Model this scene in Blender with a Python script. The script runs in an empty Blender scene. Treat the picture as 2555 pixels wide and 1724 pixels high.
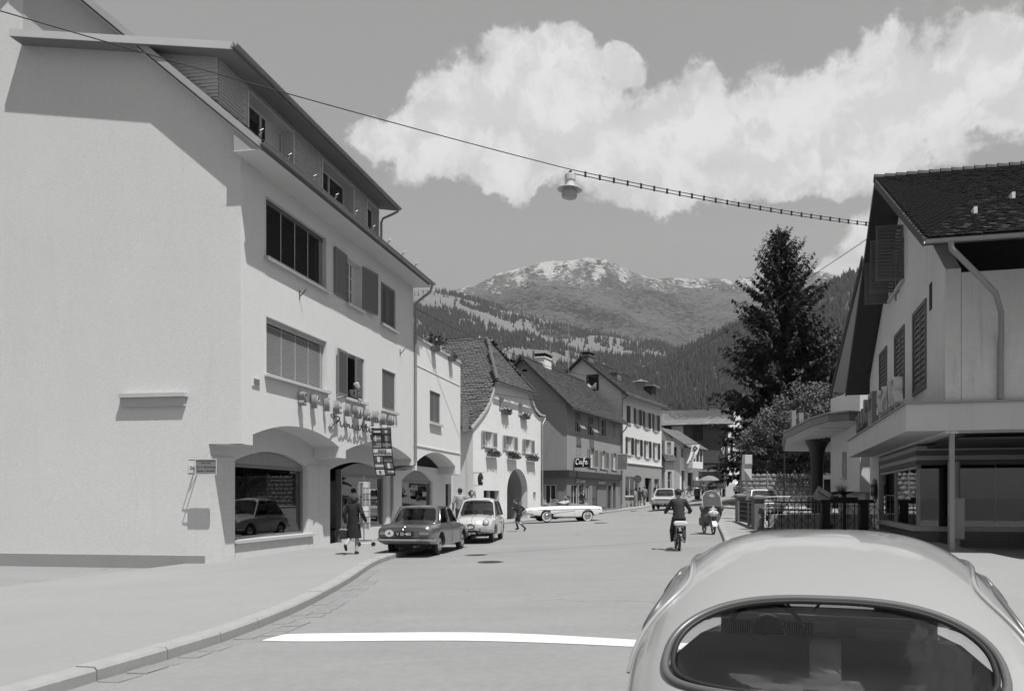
import bpy, bmesh, math, random
from math import sin, cos, pi, radians, sqrt, atan2, hypot
from mathutils import Vector as V, Matrix, geometry
import mathutils.noise as mn
random.seed(11)
sc = bpy.context.scene
COL = sc.collection

# ------------------------------------------------------------------ camera
cam_d = bpy.data.cameras.new('camera'); cam = bpy.data.objects.new('camera', cam_d); COL.objects.link(cam)
cam.location = (0, 0, 1.65); cam.rotation_euler = (pi/2, 0, 0)
cam_d.sensor_width = 36; cam_d.lens = 36*2050/2555.
cam_d.shift_x = -0.0440; cam_d.shift_y = 0.148
cam_d.clip_start = .1; cam_d.clip_end = 20000
sc.camera = cam
# ------------------------------------------------------------------ light
SUN = V((.262, -.30, .93)).normalized()
el = math.asin(SUN.z); az = atan2(SUN.x, SUN.y)
W = bpy.data.worlds.new('World'); sc.world = W; W.use_nodes = True
def nd(t, ty, **k):
    n = t.nodes.new(ty)
    for a, b in k.items(): setattr(n, a, b)
    return n
def mth(t, op, a, b=None, c=None, clamp=False):
    n = t.nodes.new('ShaderNodeMath'); n.operation = op; n.use_clamp = clamp
    for i, x in enumerate((a, b, c)):
        if x is None: continue
        if isinstance(x, (int, float)): n.inputs[i].default_value = x
        else: t.links.new(x, n.inputs[i])
    return n.outputs[0]
def sstep(t, x, a, b):
    n = t.nodes.new('ShaderNodeMapRange'); n.interpolation_type = 'SMOOTHSTEP'
    t.links.new(x, n.inputs[0]); n.inputs[1].default_value = a; n.inputs[2].default_value = b
    return n.outputs[0]
def noise(t, vec, s, det=4, rough=.55, off=None, dist=0):
    n = t.nodes.new('ShaderNodeTexNoise'); n.inputs['Scale'].default_value = s
    n.inputs['Detail'].default_value = det; n.inputs['Roughness'].default_value = rough; n.inputs['Distortion'].default_value = dist
    if vec is not None: t.links.new(vec, n.inputs['Vector'])
    return n.outputs[0]
def build_world():
    t = W.node_tree; t.nodes.clear()
    out = nd(t, 'ShaderNodeOutputWorld'); bg = nd(t, 'ShaderNodeBackground'); t.links.new(bg.outputs[0], out.inputs[0])
    sky = nd(t, 'ShaderNodeTexSky'); sky.sky_type = 'NISHITA'; sky.sun_disc = False
    sky.sun_elevation = el; sky.sun_rotation = az; sky.air_density = 1.; sky.dust_density = 2.; sky.altitude = 500
    bw = nd(t, 'ShaderNodeRGBToBW'); t.links.new(sky.outputs[0], bw.inputs[0])
    tc = nd(t, 'ShaderNodeTexCoord')
    sep = nd(t, 'ShaderNodeSeparateXYZ'); t.links.new(tc.outputs['Generated'], sep.inputs[0])
    azn = mth(t, 'ARCTAN2', sep.outputs[0], sep.outputs[1]); eln = mth(t, 'ARCSINE', sep.outputs[2])
    # cumulus: clumps in azimuth / elevation, torn by noise; one bank over the valley, others all round
    comb = nd(t, 'ShaderNodeCombineXYZ'); t.links.new(azn, comb.inputs[0]); t.links.new(eln, comb.inputs[1])
    warp = nd(t, 'ShaderNodeTexNoise'); warp.inputs['Scale'].default_value = 5.; warp.inputs['Detail'].default_value = 7; warp.inputs['Roughness'].default_value = .62
    t.links.new(comb.outputs[0], warp.inputs['Vector'])
    wm = nd(t, 'ShaderNodeVectorMath', operation='SUBTRACT'); t.links.new(warp.outputs['Color'], wm.inputs[0]); wm.inputs[1].default_value = (.5, .5, .5)
    ws = nd(t, 'ShaderNodeVectorMath', operation='SCALE'); t.links.new(wm.outputs[0], ws.inputs[0]); ws.inputs['Scale'].default_value = .13
    wv = nd(t, 'ShaderNodeVectorMath', operation='ADD'); t.links.new(comb.outputs[0], wv.inputs[0]); t.links.new(ws.outputs[0], wv.inputs[1])
    cur = None
    bl = [(-0.207,0.410,0.044,0.027),(-0.160,0.401,0.060,0.040),(-0.092,0.432,0.086,0.057),(-0.029,0.473,0.077,0.038),(0.015,0.489,0.051,0.025),(0.075,0.491,0.031,0.020),(0.029,0.418,0.133,0.063),(0.126,0.411,0.111,0.063),(0.221,0.405,0.098,0.058),(0.294,0.421,0.089,0.060),(0.376,0.422,0.097,0.071),(0.458,0.416,0.082,0.068),(0.150,0.364,0.110,0.028),(0.244,0.362,0.082,0.030),(0.329,0.358,0.037,0.022),(0.397,0.284,0.065,0.043),(0.346,0.247,0.050,0.028),(0.458,0.289,0.062,0.040),(-0.044,0.378,0.077,0.023),
          (1.3,.5,.3,.15),(1.9,.35,.4,.12),(2.7,.55,.35,.2),(-2.6,.4,.4,.13),(-1.9,.6,.3,.15),(-1.2,.33,.35,.1),(-1.5,.95,.3,.15),(.9,1.0,.3,.12)]
    for a, e, ra, re in bl:
        d = nd(t, 'ShaderNodeVectorMath', operation='SUBTRACT'); t.links.new(wv.outputs[0], d.inputs[0]); d.inputs[1].default_value = (a, e, 0)
        m = nd(t, 'ShaderNodeVectorMath', operation='MULTIPLY'); t.links.new(d.outputs[0], m.inputs[0]); m.inputs[1].default_value = (1/ra, 1/re, 0)
        l = nd(t, 'ShaderNodeVectorMath', operation='LENGTH'); t.links.new(m.outputs[0], l.inputs[0])
        f = mth(t, 'SUBTRACT', 1., l.outputs['Value'])
        cur = f if cur is None else mth(t, 'SMOOTH_MAX', cur, f, .25)
    fine = noise(t, comb.outputs[0], 15., 10, .64)
    v = mth(t, 'ADD', cur, mth(t, 'MULTIPLY', mth(t, 'SUBTRACT', fine, .5), 1.7))
    mask = sstep(t, v, -.10, .17)
    # billows: light tops, grey hollows
    b1 = noise(t, wv.outputs[0], 11., 8, .60); off = nd(t, 'ShaderNodeVectorMath', operation='ADD'); t.links.new(wv.outputs[0], off.inputs[0]); off.inputs[1].default_value = (-.012, .022, 0); b2 = noise(t, off.outputs[0], 11., 8, .60)
    rel = mth(t, 'MULTIPLY', mth(t, 'SUBTRACT', b1, b2), 9.)
    lum = mth(t, 'ADD', 4.95, mth(t, 'MULTIPLY', sstep(t, rel, -.8, .8), 1.5))
    lum = mth(t, 'ADD', lum, mth(t, 'MULTIPLY', sstep(t, v, -.05, .7), .75))
    skyl = mth(t, 'ADD', mth(t, 'MULTIPLY', bw.outputs[0], .20), 2.0)
    mix = nd(t, 'ShaderNodeMix'); mix.data_type = 'FLOAT'
    t.links.new(mask, mix.inputs[0]); t.links.new(skyl, mix.inputs[2]); t.links.new(lum, mix.inputs[3])
    t.links.new(mix.outputs[0], bg.inputs[0]); bg.inputs[1].default_value = .078
build_world()
sd = bpy.data.lights.new('sun', 'SUN'); sd.energy = 5.0; sd.angle = radians(.53); sd.color = (1, .995, .985)
so = bpy.data.objects.new('sun', sd); COL.objects.link(so); so.rotation_euler = SUN.to_track_quat('Z', 'Y').to_euler(); so.location = (10, -10, 40)
sc.view_settings.view_transform = 'Standard'; sc.view_settings.look = 'None'; sc.view_settings.gamma = 1
sc.view_settings.exposure = 0.52; sc.view_settings.use_curve_mapping = False
sc.cycles.use_denoising = True
sc.cycles.max_bounces = 6; sc.cycles.transparent_max_bounces = 12; sc.cycles.volume_bounces = 0
sc.cycles.sample_clamp_indirect = 6

# ------------------------------------------------------------------ ground height
def _ip(t, x):
    if x <= t[0][0]: return t[0][1]
    for (a, b), (c, d) in zip(t, t[1:]):
        if x <= c: return b+(d-b)*(x-a)/(c-a)
    return t[-1][1]
_B = [(-60,-.4),(0,-.14),(23,0),(46,.23),(53,.3),(59.3,.4),(71,.63),(76,.86),(90,1.9),(105,3.2),(140,6.),(200,14)]
_C = [(40,.02),(53,.07),(74,.12),(100,.12),(140,.04)]
_K = [(40,-4.),(53,.15),(59.3,2.6),(76,9.1),(100,18),(140,30)]
def g0(X, Y):
    d = max(-5., min(11., X-_ip(_K, Y)))
    if Y > 46: d = max(d, -2.5)
    return _ip(_B, Y)+_ip(_C, Y)*d
def G(X, Y):
    return (g0(X, Y-2.5)+g0(X, Y)+g0(X, Y+2.5)+g0(X-1.5, Y)+g0(X+1.5, Y))/5

# ------------------------------------------------------------------ materials (all grey: a black and white photograph)
MATS = {}
def mat(name, v, r=.85, n1=None, n2=None, bump=None, streak=0, metal=0, spec=.3, coat=0, clear=0, alpha=1, grain=None, coords='Object', bricks=None, emit=0):
    """v base grey; n1/n2 = (scale, amount) colour noise; bump = (scale, distance); streak = dark vertical runs; grain = (sx,sy,sz,amount)"""
    if name in MATS: return MATS[name]
    v *= .84
    m = bpy.data.materials.new(name); m.use_nodes = True; MATS[name] = m
    t = m.node_tree; b = t.nodes['Principled BSDF']
    b.inputs['Roughness'].default_value = r; b.inputs['Metallic'].default_value = metal
    b.inputs['Specular IOR Level'].default_value = spec; b.inputs['Coat Weight'].default_value = coat
    b.inputs['Coat Roughness'].default_value = .04
    tc = nd(t, 'ShaderNodeTexCoord'); co = tc.outputs[coords]
    x = None
    def addn(x, n, amt):
        y = mth(t, 'MULTIPLY', mth(t, 'SUBTRACT', n, .5), amt*2)
        return y if x is None else mth(t, 'ADD', x, y)
    if n1: x = addn(x, noise(t, co, n1[0], 5, .6), n1[1])
    if n2: x = addn(x, noise(t, co, n2[0], 3, .6), n2[1])
    if grain:
        mp = nd(t, 'ShaderNodeMapping'); t.links.new(co, mp.inputs[0]); mp.inputs['Scale'].default_value = grain[:3]
        x = addn(x, noise(t, mp.outputs[0], 1., 5, .6, dist=.6), grain[3])
    if streak:
        mp = nd(t, 'ShaderNodeMapping'); t.links.new(co, mp.inputs[0]); mp.inputs['Scale'].default_value = (3.2, 3.2, .22)
        s = sstep(t, noise(t, mp.outputs[0], 1.3, 5, .65), .52, .78)
        y = mth(t, 'MULTIPLY', s, -streak); x = y if x is None else mth(t, 'ADD', x, y)
    if bricks:
        bt = nd(t, 'ShaderNodeTexBrick'); t.links.new(co, bt.inputs[0])
        bt.inputs['Scale'].default_value = bricks[0]; bt.inputs['Color1'].default_value = (1, 1, 1, 1); bt.inputs['Color2'].default_value = (.8, .8, .8, 1); bt.inputs['Mortar'].default_value = (0, 0, 0, 1)
        y = mth(t, 'MULTIPLY', mth(t, 'SUBTRACT', bt.outputs[0], 1), bricks[1]); x = y if x is None else mth(t, 'ADD', x, y)
    if x is not None:
        val = mth(t, 'MULTIPLY', mth(t, 'ADD', x, 1.), v, clamp=True)
        c = nd(t, 'ShaderNodeCombineColor')
        for i in range(3): t.links.new(val, c.inputs[i])
        t.links.new(c.outputs[0], b.inputs['Base Color'])
    else: b.inputs['Base Color'].default_value = (v, v, v, 1)
    if bump:
        bn = nd(t, 'ShaderNodeBump'); bn.inputs['Strength'].default_value = 1.; bn.inputs['Distance'].default_value = bump[1]
        mp = nd(t, 'ShaderNodeMapping'); t.links.new(co, mp.inputs[0]); mp.inputs['Scale'].default_value = (bump[0],)*3 if len(bump) < 3 else bump[2]
        t.links.new(noise(t, mp.outputs[0], 1., 4, .6), bn.inputs['Height']); t.links.new(bn.outputs[0], b.inputs['Normal'])
    if emit:
        b.inputs['Emission Color'].default_value = (1, 1, 1, 1); b.inputs['Emission Strength'].default_value = emit
    return m
def glassmat(name, tint=.85, refl=1., dark=0.):
    if name in MATS: return MATS[name]
    m = bpy.data.materials.new(name); m.use_nodes = True; MATS[name] = m
    t = m.node_tree; t.nodes.clear()
    o = nd(t, 'ShaderNodeOutputMaterial'); gl = nd(t, 'ShaderNodeBsdfGlossy'); tr = nd(t, 'ShaderNodeBsdfTransparent'); mx = nd(t, 'ShaderNodeMixShader')
    gl.inputs['Roughness'].default_value = .01; gl.inputs[0].default_value = (refl,)*3+(1,); tr.inputs[0].default_value = (tint,)*3+(1,)
    fr = nd(t, 'ShaderNodeFresnel'); fr.inputs[0].default_value = 1.6
    t.links.new(mth(t, 'ADD', mth(t, 'MULTIPLY', fr.outputs[0], 1.25), .02, clamp=True), mx.inputs[0]); t.links.new(tr.outputs[0], mx.inputs[1]); t.links.new(gl.outputs[0], mx.inputs[2]); t.links.new(mx.outputs[0], o.inputs[0])
    return m

# ------------------------------------------------------------------ mesh builder
class MB:
    def __init__(s): s.v = []; s.f = []; s.mi = []; s.m = 0
    def add(s, vs, fs):
        n = len(s.v); s.v += [tuple(x) for x in vs]
        for f in fs: s.f.append(tuple(n+i for i in f)); s.mi.append(s.m)
        return s
    def box(s, x0, x1, y0, y1, z0, z1):
        return s.add([(x0,y0,z0),(x1,y0,z0),(x1,y1,z0),(x0,y1,z0),(x0,y0,z1),(x1,y0,z1),(x1,y1,z1),(x0,y1,z1)],
                     [(0,3,2,1),(4,5,6,7),(0,1,5,4),(1,2,6,5),(2,3,7,6),(3,0,4,7)])
    def bbox(s, x0, x1, y0, y1, z0, z1, c=.01):     # box with chamfered long edges (8-gon section in xz)
        p = [(x0+c,z0),(x1-c,z0),(x1,z0+c),(x1,z1-c),(x1-c,z1),(x0+c,z1),(x0,z1-c),(x0,z0+c)]
        return s.prism(p, y0, y1)
    def quad(s, a, b, c, d): return s.add([a,b,c,d], [(0,1,2,3)])
    def prism(s, p, y0, y1):                          # polygon in xz, extruded along y
        n = len(p)
        return s.add([(x,y0,z) for x,z in p]+[(x,y1,z) for x,z in p],
                     [tuple(range(n)), tuple(range(2*n-1, n-1, -1))]+[(i,i+n,(i+1)%n+n,(i+1)%n) for i in range(n)])
    def tube(s, path, r, n=6, cap=True, closed=False):
        path = [V(p) for p in path]; rs = r if isinstance(r, (list, tuple)) else [r]*len(path)
        up = V((0,0,1)); vs = []; L = len(path); prev = None
        for i, p in enumerate(path):
            a = path[(i-1) % L] if (i > 0 or closed) else p
            b = path[(i+1) % L] if (i < L-1 or closed) else p
            d = (b-a)
            if d.length < 1e-9: d = V((0,0,1))
            d.normalize()
            if prev is None:
                q = d.cross(up)
                if q.length < 1e-3: q = d.cross(V((1,0,0)))
            else: q = prev - d*prev.dot(d)
            if q.length < 1e-6: q = d.cross(V((.3,.9,.1)))
            q.normalize(); prev = q; w = d.cross(q)
            for k in range(n):
                t = 2*pi*k/n; vs.append(p+(q*cos(t)+w*sin(t))*rs[i])
        fs = []
        for i in range(L if closed else L-1):
            j = (i+1) % L
            for k in range(n): fs.append((i*n+k, i*n+(k+1)%n, j*n+(k+1)%n, j*n+k))
        if cap and not closed: fs += [tuple(range(n-1,-1,-1)), tuple((L-1)*n+k for k in range(n))]
        return s.add(vs, fs)
    def cyl(s, p0, p1, r0, r1=None, n=12): return s.tube([p0, p1], [r0, r0 if r1 is None else r1], n)
    def lathe(s, prof, n=20, c=(0,0,0), axis='z', cap=True):
        vs = []; P = len(prof)
        for r, z in prof:
            for k in range(n):
                t = 2*pi*k/n; x, y = r*cos(t), r*sin(t)
                vs.append((c[0]+x, c[1]+y, c[2]+z) if axis == 'z' else ((c[0]+x, c[1]+z, c[2]+y) if axis == 'y' else (c[0]+z, c[1]+x, c[2]+y)))
        fs = [(i*n+k, i*n+(k+1)%n, (i+1)*n+(k+1)%n, (i+1)*n+k) for i in range(P-1) for k in range(n)]
        if cap: fs += [tuple(range(n-1,-1,-1)), tuple((P-1)*n+k for k in range(n))]
        return s.add(vs, fs)
    def ball(s, c, rx, ry=None, rz=None, n=10, m=7):
        ry = rx if ry is None else ry; rz = rx if rz is None else rz
        vs = [(c[0], c[1], c[2]-rz)]
        for j in range(1, m):
            a = -pi/2+pi*j/m
            for k in range(n): t = 2*pi*k/n; vs.append((c[0]+rx*cos(a)*cos(t), c[1]+ry*cos(a)*sin(t), c[2]+rz*sin(a)))
        vs.append((c[0], c[1], c[2]+rz)); T = len(vs)-1; fs = []
        for k in range(n): fs += [(0, 1+(k+1)%n, 1+k), (T, T-n+k, T-n+(k+1)%n)]
        for j in range(m-2):
            for k in range(n): fs.append((1+j*n+k, 1+j*n+(k+1)%n, 1+(j+1)*n+(k+1)%n, 1+(j+1)*n+k))
        return s.add(vs, fs)
    def grid(s, fn, nu, nv, keep=None):
        vs = [fn(i/nu, j/nv) for i in range(nu+1) for j in range(nv+1)]
        fs = [(i*(nv+1)+j, (i+1)*(nv+1)+j, (i+1)*(nv+1)+j+1, i*(nv+1)+j+1) for i in range(nu) for j in range(nv) if keep is None or keep((i+.5)/nu, (j+.5)/nv)]
        return s.add(vs, fs)
    def loft(s, rings, cap=True, closed=True):
        n = len(rings[0]); vs = [p for r in rings for p in r]; fs = []
        for i in range(len(rings)-1):
            for k in range(n if closed else n-1): fs.append((i*n+k, i*n+(k+1)%n, (i+1)*n+(k+1)%n, (i+1)*n+k))
        if cap: fs += [tuple(range(n-1,-1,-1)), tuple((len(rings)-1)*n+k for k in range(n))]
        return s.add(vs, fs)
    def wall(s, outer, holes, y0, y1, back=False):   # polygon with holes in xz; front at y0, reveals back to y1
        pts = []; edges = []; loops = []
        for lp in [outer]+holes:
            n = len(pts); k = len(lp); pts += [V(p) for p in lp]; edges += [(n+i, n+(i+1)%k) for i in range(k)]; loops.append((n, k))
        vv, ee, ff, *_ = geometry.delaunay_2d_cdt(pts, edges, [], 1, 1e-5)
        def inside(p, lp):
            c = False; j = len(lp)-1
            for i in range(len(lp)):
                (xi, zi), (xj, zj) = lp[i], lp[j]
                if (zi > p[1]) != (zj > p[1]) and p[0] < (xj-xi)*(p[1]-zi)/(zj-zi)+xi: c = not c
                j = i
            return c
        tri = []
        for f in ff:
            c = [sum(vv[i][a] for i in f)/len(f) for a in (0, 1)]
            if inside(c, outer) and not any(inside(c, h) for h in holes): tri.append(tuple(f))
        s.add([(p[0], y0, p[1]) for p in vv], tri)
        if back: s.add([(p[0], y1, p[1]) for p in vv], [f[::-1] for f in tri])
        for lp in [outer]+holes:
            k = len(lp); s.add([(x, y0, z) for x, z in lp]+[(x, y1, z) for x, z in lp], [(i, i+k, (i+1)%k+k, (i+1)%k) for i in range(k)])
        return s
    def xf(s, M): s.v = [tuple(M @ V(p)) for p in s.v]; return s
    def mesh(s, name, mats, smooth=None, recalc=True, weld=False):
        me = bpy.data.meshes.new(name); me.from_pydata(s.v, [], s.f)
        if not isinstance(mats, (list, tuple)): mats = [mats]
        for m in mats: me.materials.append(m)
        me.polygons.foreach_set('material_index', s.mi)
        if recalc or weld:
            bm = bmesh.new(); bm.from_mesh(me)
            if weld: bmesh.ops.remove_doubles(bm, verts=bm.verts, dist=1e-4)
            if recalc: bmesh.ops.recalc_face_normals(bm, faces=bm.faces)
            if smooth:
                for f in bm.faces: f.smooth = True
                for e in bm.edges:
                    if len(e.link_faces) == 2 and e.calc_face_angle(0) > radians(smooth): e.smooth = False
            bm.to_mesh(me); bm.free()
        me.update(); return me
    def build(s, name, mats, parent=None, T=None, **k):
        if T is not None: s.xf(T)
        kk = {a: k.pop(a) for a in ('smooth', 'recalc', 'weld') if a in k}
        return put(name, s.mesh(name, mats, **kk), parent, **k)
def put(name, me, parent=None, loc=None, rot=None, label=None, cat=None, group=None, kind=None):
    o = bpy.data.objects.new(name, me); COL.objects.link(o)
    if parent is not None: o.parent = parent
    if loc is not None: o.location = loc
    if rot is not None: o.rotation_euler = rot
    return tag(o, label, cat, group, kind)
def tag(o, label=None, cat=None, group=None, kind=None):
    for a, b in (('label', label), ('category', cat), ('group', group), ('kind', kind)):
        if b: o[a] = b
    return o
def thing(name, label, cat, loc=(0,0,0), rz=0, group=None):
    return put(name, None, None, loc, (0, 0, rz), label, cat, group)
def copy_tree(o, parent=None):
    kids = list(o.children); c = o.copy(); COL.objects.link(c); c.parent = parent
    for k in kids: copy_tree(k, c)
    return c
def Rz(a): return Matrix.Rotation(a, 4, 'Z')
def Rx(a): return Matrix.Rotation(a, 4, 'X')
def Ry(a): return Matrix.Rotation(a, 4, 'Y')
def Tr(x, y, z): return Matrix.Translation((x, y, z))
SIDE = Matrix(((0,1,0,0),(-1,0,0,0),(0,0,1,0),(0,0,0,1)))
# SIDE maps wall coords (x along, y depth, z) to the plane at local x=0 facing -x: x->-y , y->x  (along runs from inside to the street corner)
def text_mesh(txt, size, mats, depth=.0, bold=0., align='CENTER', name='text', T=None, shear=0, space=1.):
    cu = bpy.data.curves.new('t', 'FONT'); cu.body = txt; cu.size = size; cu.extrude = depth; cu.offset = bold; cu.align_x = align; cu.align_y = 'CENTER'; cu.shear = shear; cu.space_character = space
    cu.resolution_u = 3
    o = bpy.data.objects.new('t', cu); COL.objects.link(o)
    dg = bpy.context.evaluated_depsgraph_get(); me = bpy.data.meshes.new_from_object(o.evaluated_get(dg))
    bpy.data.objects.remove(o); bpy.data.curves.remove(cu)
    M = Rx(pi/2)                        # letters stand upright, readable from -y
    if T is not None: M = T @ M
    me.transform(M); me.name = name; me.materials.clear(); me.materials.append(mats); return me
# ------------------------------------------------------------------ ground, road, pavements
M_ASPH = mat('asphalt_worn', .24, .88, (.35,.15), (9.,.16), (220,.0035), grain=(.25,1.6,1,.10), spec=.25)
def road_marks(m):      # tyre polish, faint cracks and patches
    t = m.node_tree; b = t.nodes['Principled BSDF']; old = b.inputs['Base Color'].links[0].from_socket
    tc = nd(t, 'ShaderNodeTexCoord')
    vo = nd(t, 'ShaderNodeTexVoronoi'); vo.feature = 'DISTANCE_TO_EDGE'; vo.inputs['Scale'].default_value = .22
    wn = nd(t, 'ShaderNodeTexNoise'); wn.inputs['Scale'].default_value = 1.2; wn.inputs['Detail'].default_value = 6; t.links.new(tc.outputs['Object'], wn.inputs[0])
    ad = nd(t, 'ShaderNodeVectorMath', operation='ADD'); t.links.new(tc.outputs['Object'], ad.inputs[0]); t.links.new(wn.outputs['Color'], ad.inputs[1]); t.links.new(ad.outputs[0], vo.inputs['Vector'])
    cr = mth(t, 'MULTIPLY', mth(t, 'SUBTRACT', 1., sstep(t, vo.outputs['Distance'], .0, .012)), sstep(t, noise(t, tc.outputs['Object'], .12, 2), .52, .62))
    sp = sstep(t, noise(t, tc.outputs['Object'], 26., 2, .7), .70, .78)
    k = mth(t, 'SUBTRACT', 1., mth(t, 'ADD', mth(t, 'MULTIPLY', cr, .30), mth(t, 'MULTIPLY', sp, .22)))
    vm = nd(t, 'ShaderNodeVectorMath', operation='SCALE'); t.links.new(old, vm.inputs[0]); t.links.new(k, vm.inputs['Scale']); t.links.new(vm.outputs[0], b.inputs['Base Color'])
road_marks(M_ASPH)
M_PAVE = mat('pavement_asphalt', .275, .9, (.5,.10), (11.,.12), (260,.003), spec=.2)
M_KERB = mat('kerb_granite', .31, .8, (6,.16), (60,.14), (120,.004))
M_SETT = mat('sett_stone', .225, .8, (5,.2), (70,.12), (90,.006))
M_WHITE = mat('road_paint', .62, .7, (3.5,.22), (45,.30), (150,.002))
M_IRON = mat('cast_iron', .05, .6, (8,.3), None, (40,.004))
M_MEADOW = mat('meadow', .10, .95, (.02,.3), (.2,.2))
MB().grid(lambda u, v: (-16+u*66, -14+v*160, G(-16+u*66, -14+v*160)), 66, 160).build('road', M_ASPH, smooth=60, kind='structure', label='pale worn asphalt street running uphill between the houses')
def big(u, v):
    X = -3000+6000*u; Y = -1500+v*3000; X = 3000*(2*u-1)**3; Y = 60+1500*(2*v-1)**3
    return (X, Y, G(X, min(Y, 200))-.35)
MB().grid(big, 60, 60).build('ground', M_MEADOW, smooth=60, kind='structure')

def catmull(P, n=8):
    out = []
    Q = [P[0]]+list(P)+[P[-1]]
    for i in range(1, len(Q)-2):
        a, b, c, d = (V(q) for q in Q[i-1:i+3])
        for k in range(n):
            t = k/n; out.append(tuple(.5*((2*b)+(c-a)*t+(2*a-5*b+4*c-d)*t*t+(3*b-a-3*c+d)*t**3)))
    out.append(tuple(P[-1])); return out
def resample(P, step):
    P = [V(p) for p in P]; out = [P[0]]; acc = 0
    for a, b in zip(P, P[1:]):
        L = (b-a).length; t = step-acc
        while t < L: out.append(a+(b-a)*(t/L)); t += step
        acc = (acc+L) % step
    return out
KH = .13
def pavement(name, kerb, inner, kerb_to=None, label=None):
    kerb = resample(kerb, .5); n = len(kerb)
    cum = [0]
    for a, b in zip(inner, inner[1:]): cum.append(cum[-1]+(V(b)-V(a)).length)
    def inn(t):
        s = t*cum[-1]
        for i in range(len(cum)-1):
            if s <= cum[i+1]+1e-9: q = (s-cum[i])/(cum[i+1]-cum[i]); return V(inner[i]).lerp(V(inner[i+1]), q)
        return V(inner[-1])
    m = MB()
    def f(u, v):
        a = kerb[min(n-1, round(u*(n-1)))]; b = inn(u); d = (b-a).normalized(); a = a+d*.245; p = a.lerp(b, v)
        return (p.x, p.y, G(p.x, p.y)+KH)
    m.grid(f, n-1, 8); o = m.build(name, M_PAVE, smooth=50, kind='structure', label=label)
    # kerb stones, one by one
    me = MB(); c = .025; L = .985
    me.add([(0,0,-.2),(0,0,KH-c),(0,c,KH+.004),(0,.24,KH+.004),(0,.24,-.2),(L,0,-.2),(L,0,KH-c),(L,c,KH+.004),(L,.24,KH+.004),(L,.24,-.2)],
           [(0,1,2,3,4),(9,8,7,6,5)]+[(i,i+5,(i+1)%5+5,(i+1)%5) for i in range(5)])
    mesh = me.mesh('kerb_stone', M_KERB)
    for i in range(0, n-2, 2):
        a, b = kerb[i], kerb[i+2]; w = inn(i/(n-1))-a
        ang = atan2(b.y-a.y, b.x-a.x); za, zb = G(a.x, a.y), G(b.x, b.y)
        k = put('kerb_stone', mesh, o, (a.x, a.y, za+random.uniform(-.004,.004)), (0, -atan2(zb-za, (b-a).length), ang))
        dl = (b-a).length/1.0
        k.scale = (dl, 1 if (V((-sin(ang), cos(ang)))).dot(w) > 0 else -1, 1)
    return o, kerb
KL = catmull([(-6.6,-8),(-5.6,2),(-4.55,7),(-4.06,9.35),(-3.91,10.9),(-3.9,12.9),(-4.08,16.05),(-4.45,20.),(-4.4,22.5),(-4.0,26),(-3.3,30),(-2.9,33.0),(-3.4,34.6),(-5.0,36.0)], 6)
IL = [(-13,-8),(-12,8),(-10.2,16),(-9.2,20),(-8.,27),(-6.,36),(-6,36.6)]
pv1, kerbL = pavement('pavement', KL, IL, label='pale pavement in front of the shop with arched windows')
KF = catmull([(-4.6,43.0),(-2.6,44.3),(.3,51.5),(2.9,58.6),(5.,64.7),(7.4,71.8),(10.3,79.),(13.2,85),(15,89)], 6)
IF_ = [(-6.5,45),(-4.5,47.),(-1.,57.2),(.9,60),(5.5,73),(11,86),(13,90)]
pv2, _ = pavement('pavement', KF, IF_, label='pavement in front of the old town houses on the left')
KR = catmull([(7.9,42.6),(7.6,39.5),(7.05,36.),(6.38,32.2),(5.67,28.1),(4.6,22),(3.2,12),(2.2,4),(1.2,-6)], 6)
IR = [(12.5,44),(12.6,38),(13.2,34),(12.6,31),(11,24),(10,18),(9,8),(8,-6)]
pv3, _ = pavement('pavement', KR, IR, label='pavement on the right beside the iron railing and shop')
KI = catmull([(11.7,49.6),(10.9,50.4),(10.5,52.0),(11.6,53.4),(13.5,54.8),(18,58.5),(23,65)], 6)
# gutter setts along the near kerb
se = MB(); se.bbox(-.17,.17,-.115,.115,-.1,.010,.008); sm = se.mesh('sett', M_SETT)
setts = [p for p in resample(kerbL, .375) if 7.6 < p.y < 19.5]
for row in (0, 1):
    for a, b in zip(setts, setts[1:]):
        d = (b-a).normalized(); nrm = V((d.y, -d.x)); off = .15+row*.26
        p = a+nrm*off+d*(row*.18)
        if row == 1 and (p.y < 9.6 or p.y > 16.5 or random.random() < .18): continue
        o = put('sett', sm, bpy.data.objects['road'], (p.x, p.y, G(p.x, p.y)+random.uniform(-.006,.006)), (0, 0, atan2(d.y, d.x)+random.uniform(-.06,.06)))
        o.scale = (random.uniform(.9,1.03), random.uniform(.9,1.05), 1)
# white band across the road
st = MB()
top = catmull([(-3.42,10.27,0),(-2.8,10.27,0),(-.9,10.1,0),(.8,9.45,0),(2.5,8.6,0)], 8)
bot = catmull([(-3.55,9.84,0),(-2.9,9.72,0),(-1.,9.55,0),(.8,9.0,0),(2.5,8.2,0)], 8)
st.loft([[(p[0], p[1], G(p[0], p[1])+.006) for p in q] for q in (top, bot)], cap=False, closed=False)
st.build('stop_line', M_WHITE, bpy.data.objects['road'], smooth=60)
for (x, y, r) in ((-1.65,20.5,.33),(2.28,41.8,.4),(5.6,58,.4)):
    m = MB(); m.lathe([(0,.006),(r*.84,.006),(r*.85,.002),(r*.88,.002),(r*.89,.008),(r,.008),(r*1.01,-.03)], 28)
    for k in range(6): m.box(-r*.7, r*.7, -r*.6+k*r*.24-.012, -r*.6+k*r*.24+.012, .004, .0095)
    m.build('manhole_cover', M_IRON, bpy.data.objects['road'], loc=(x, y, G(x, y)))
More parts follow.
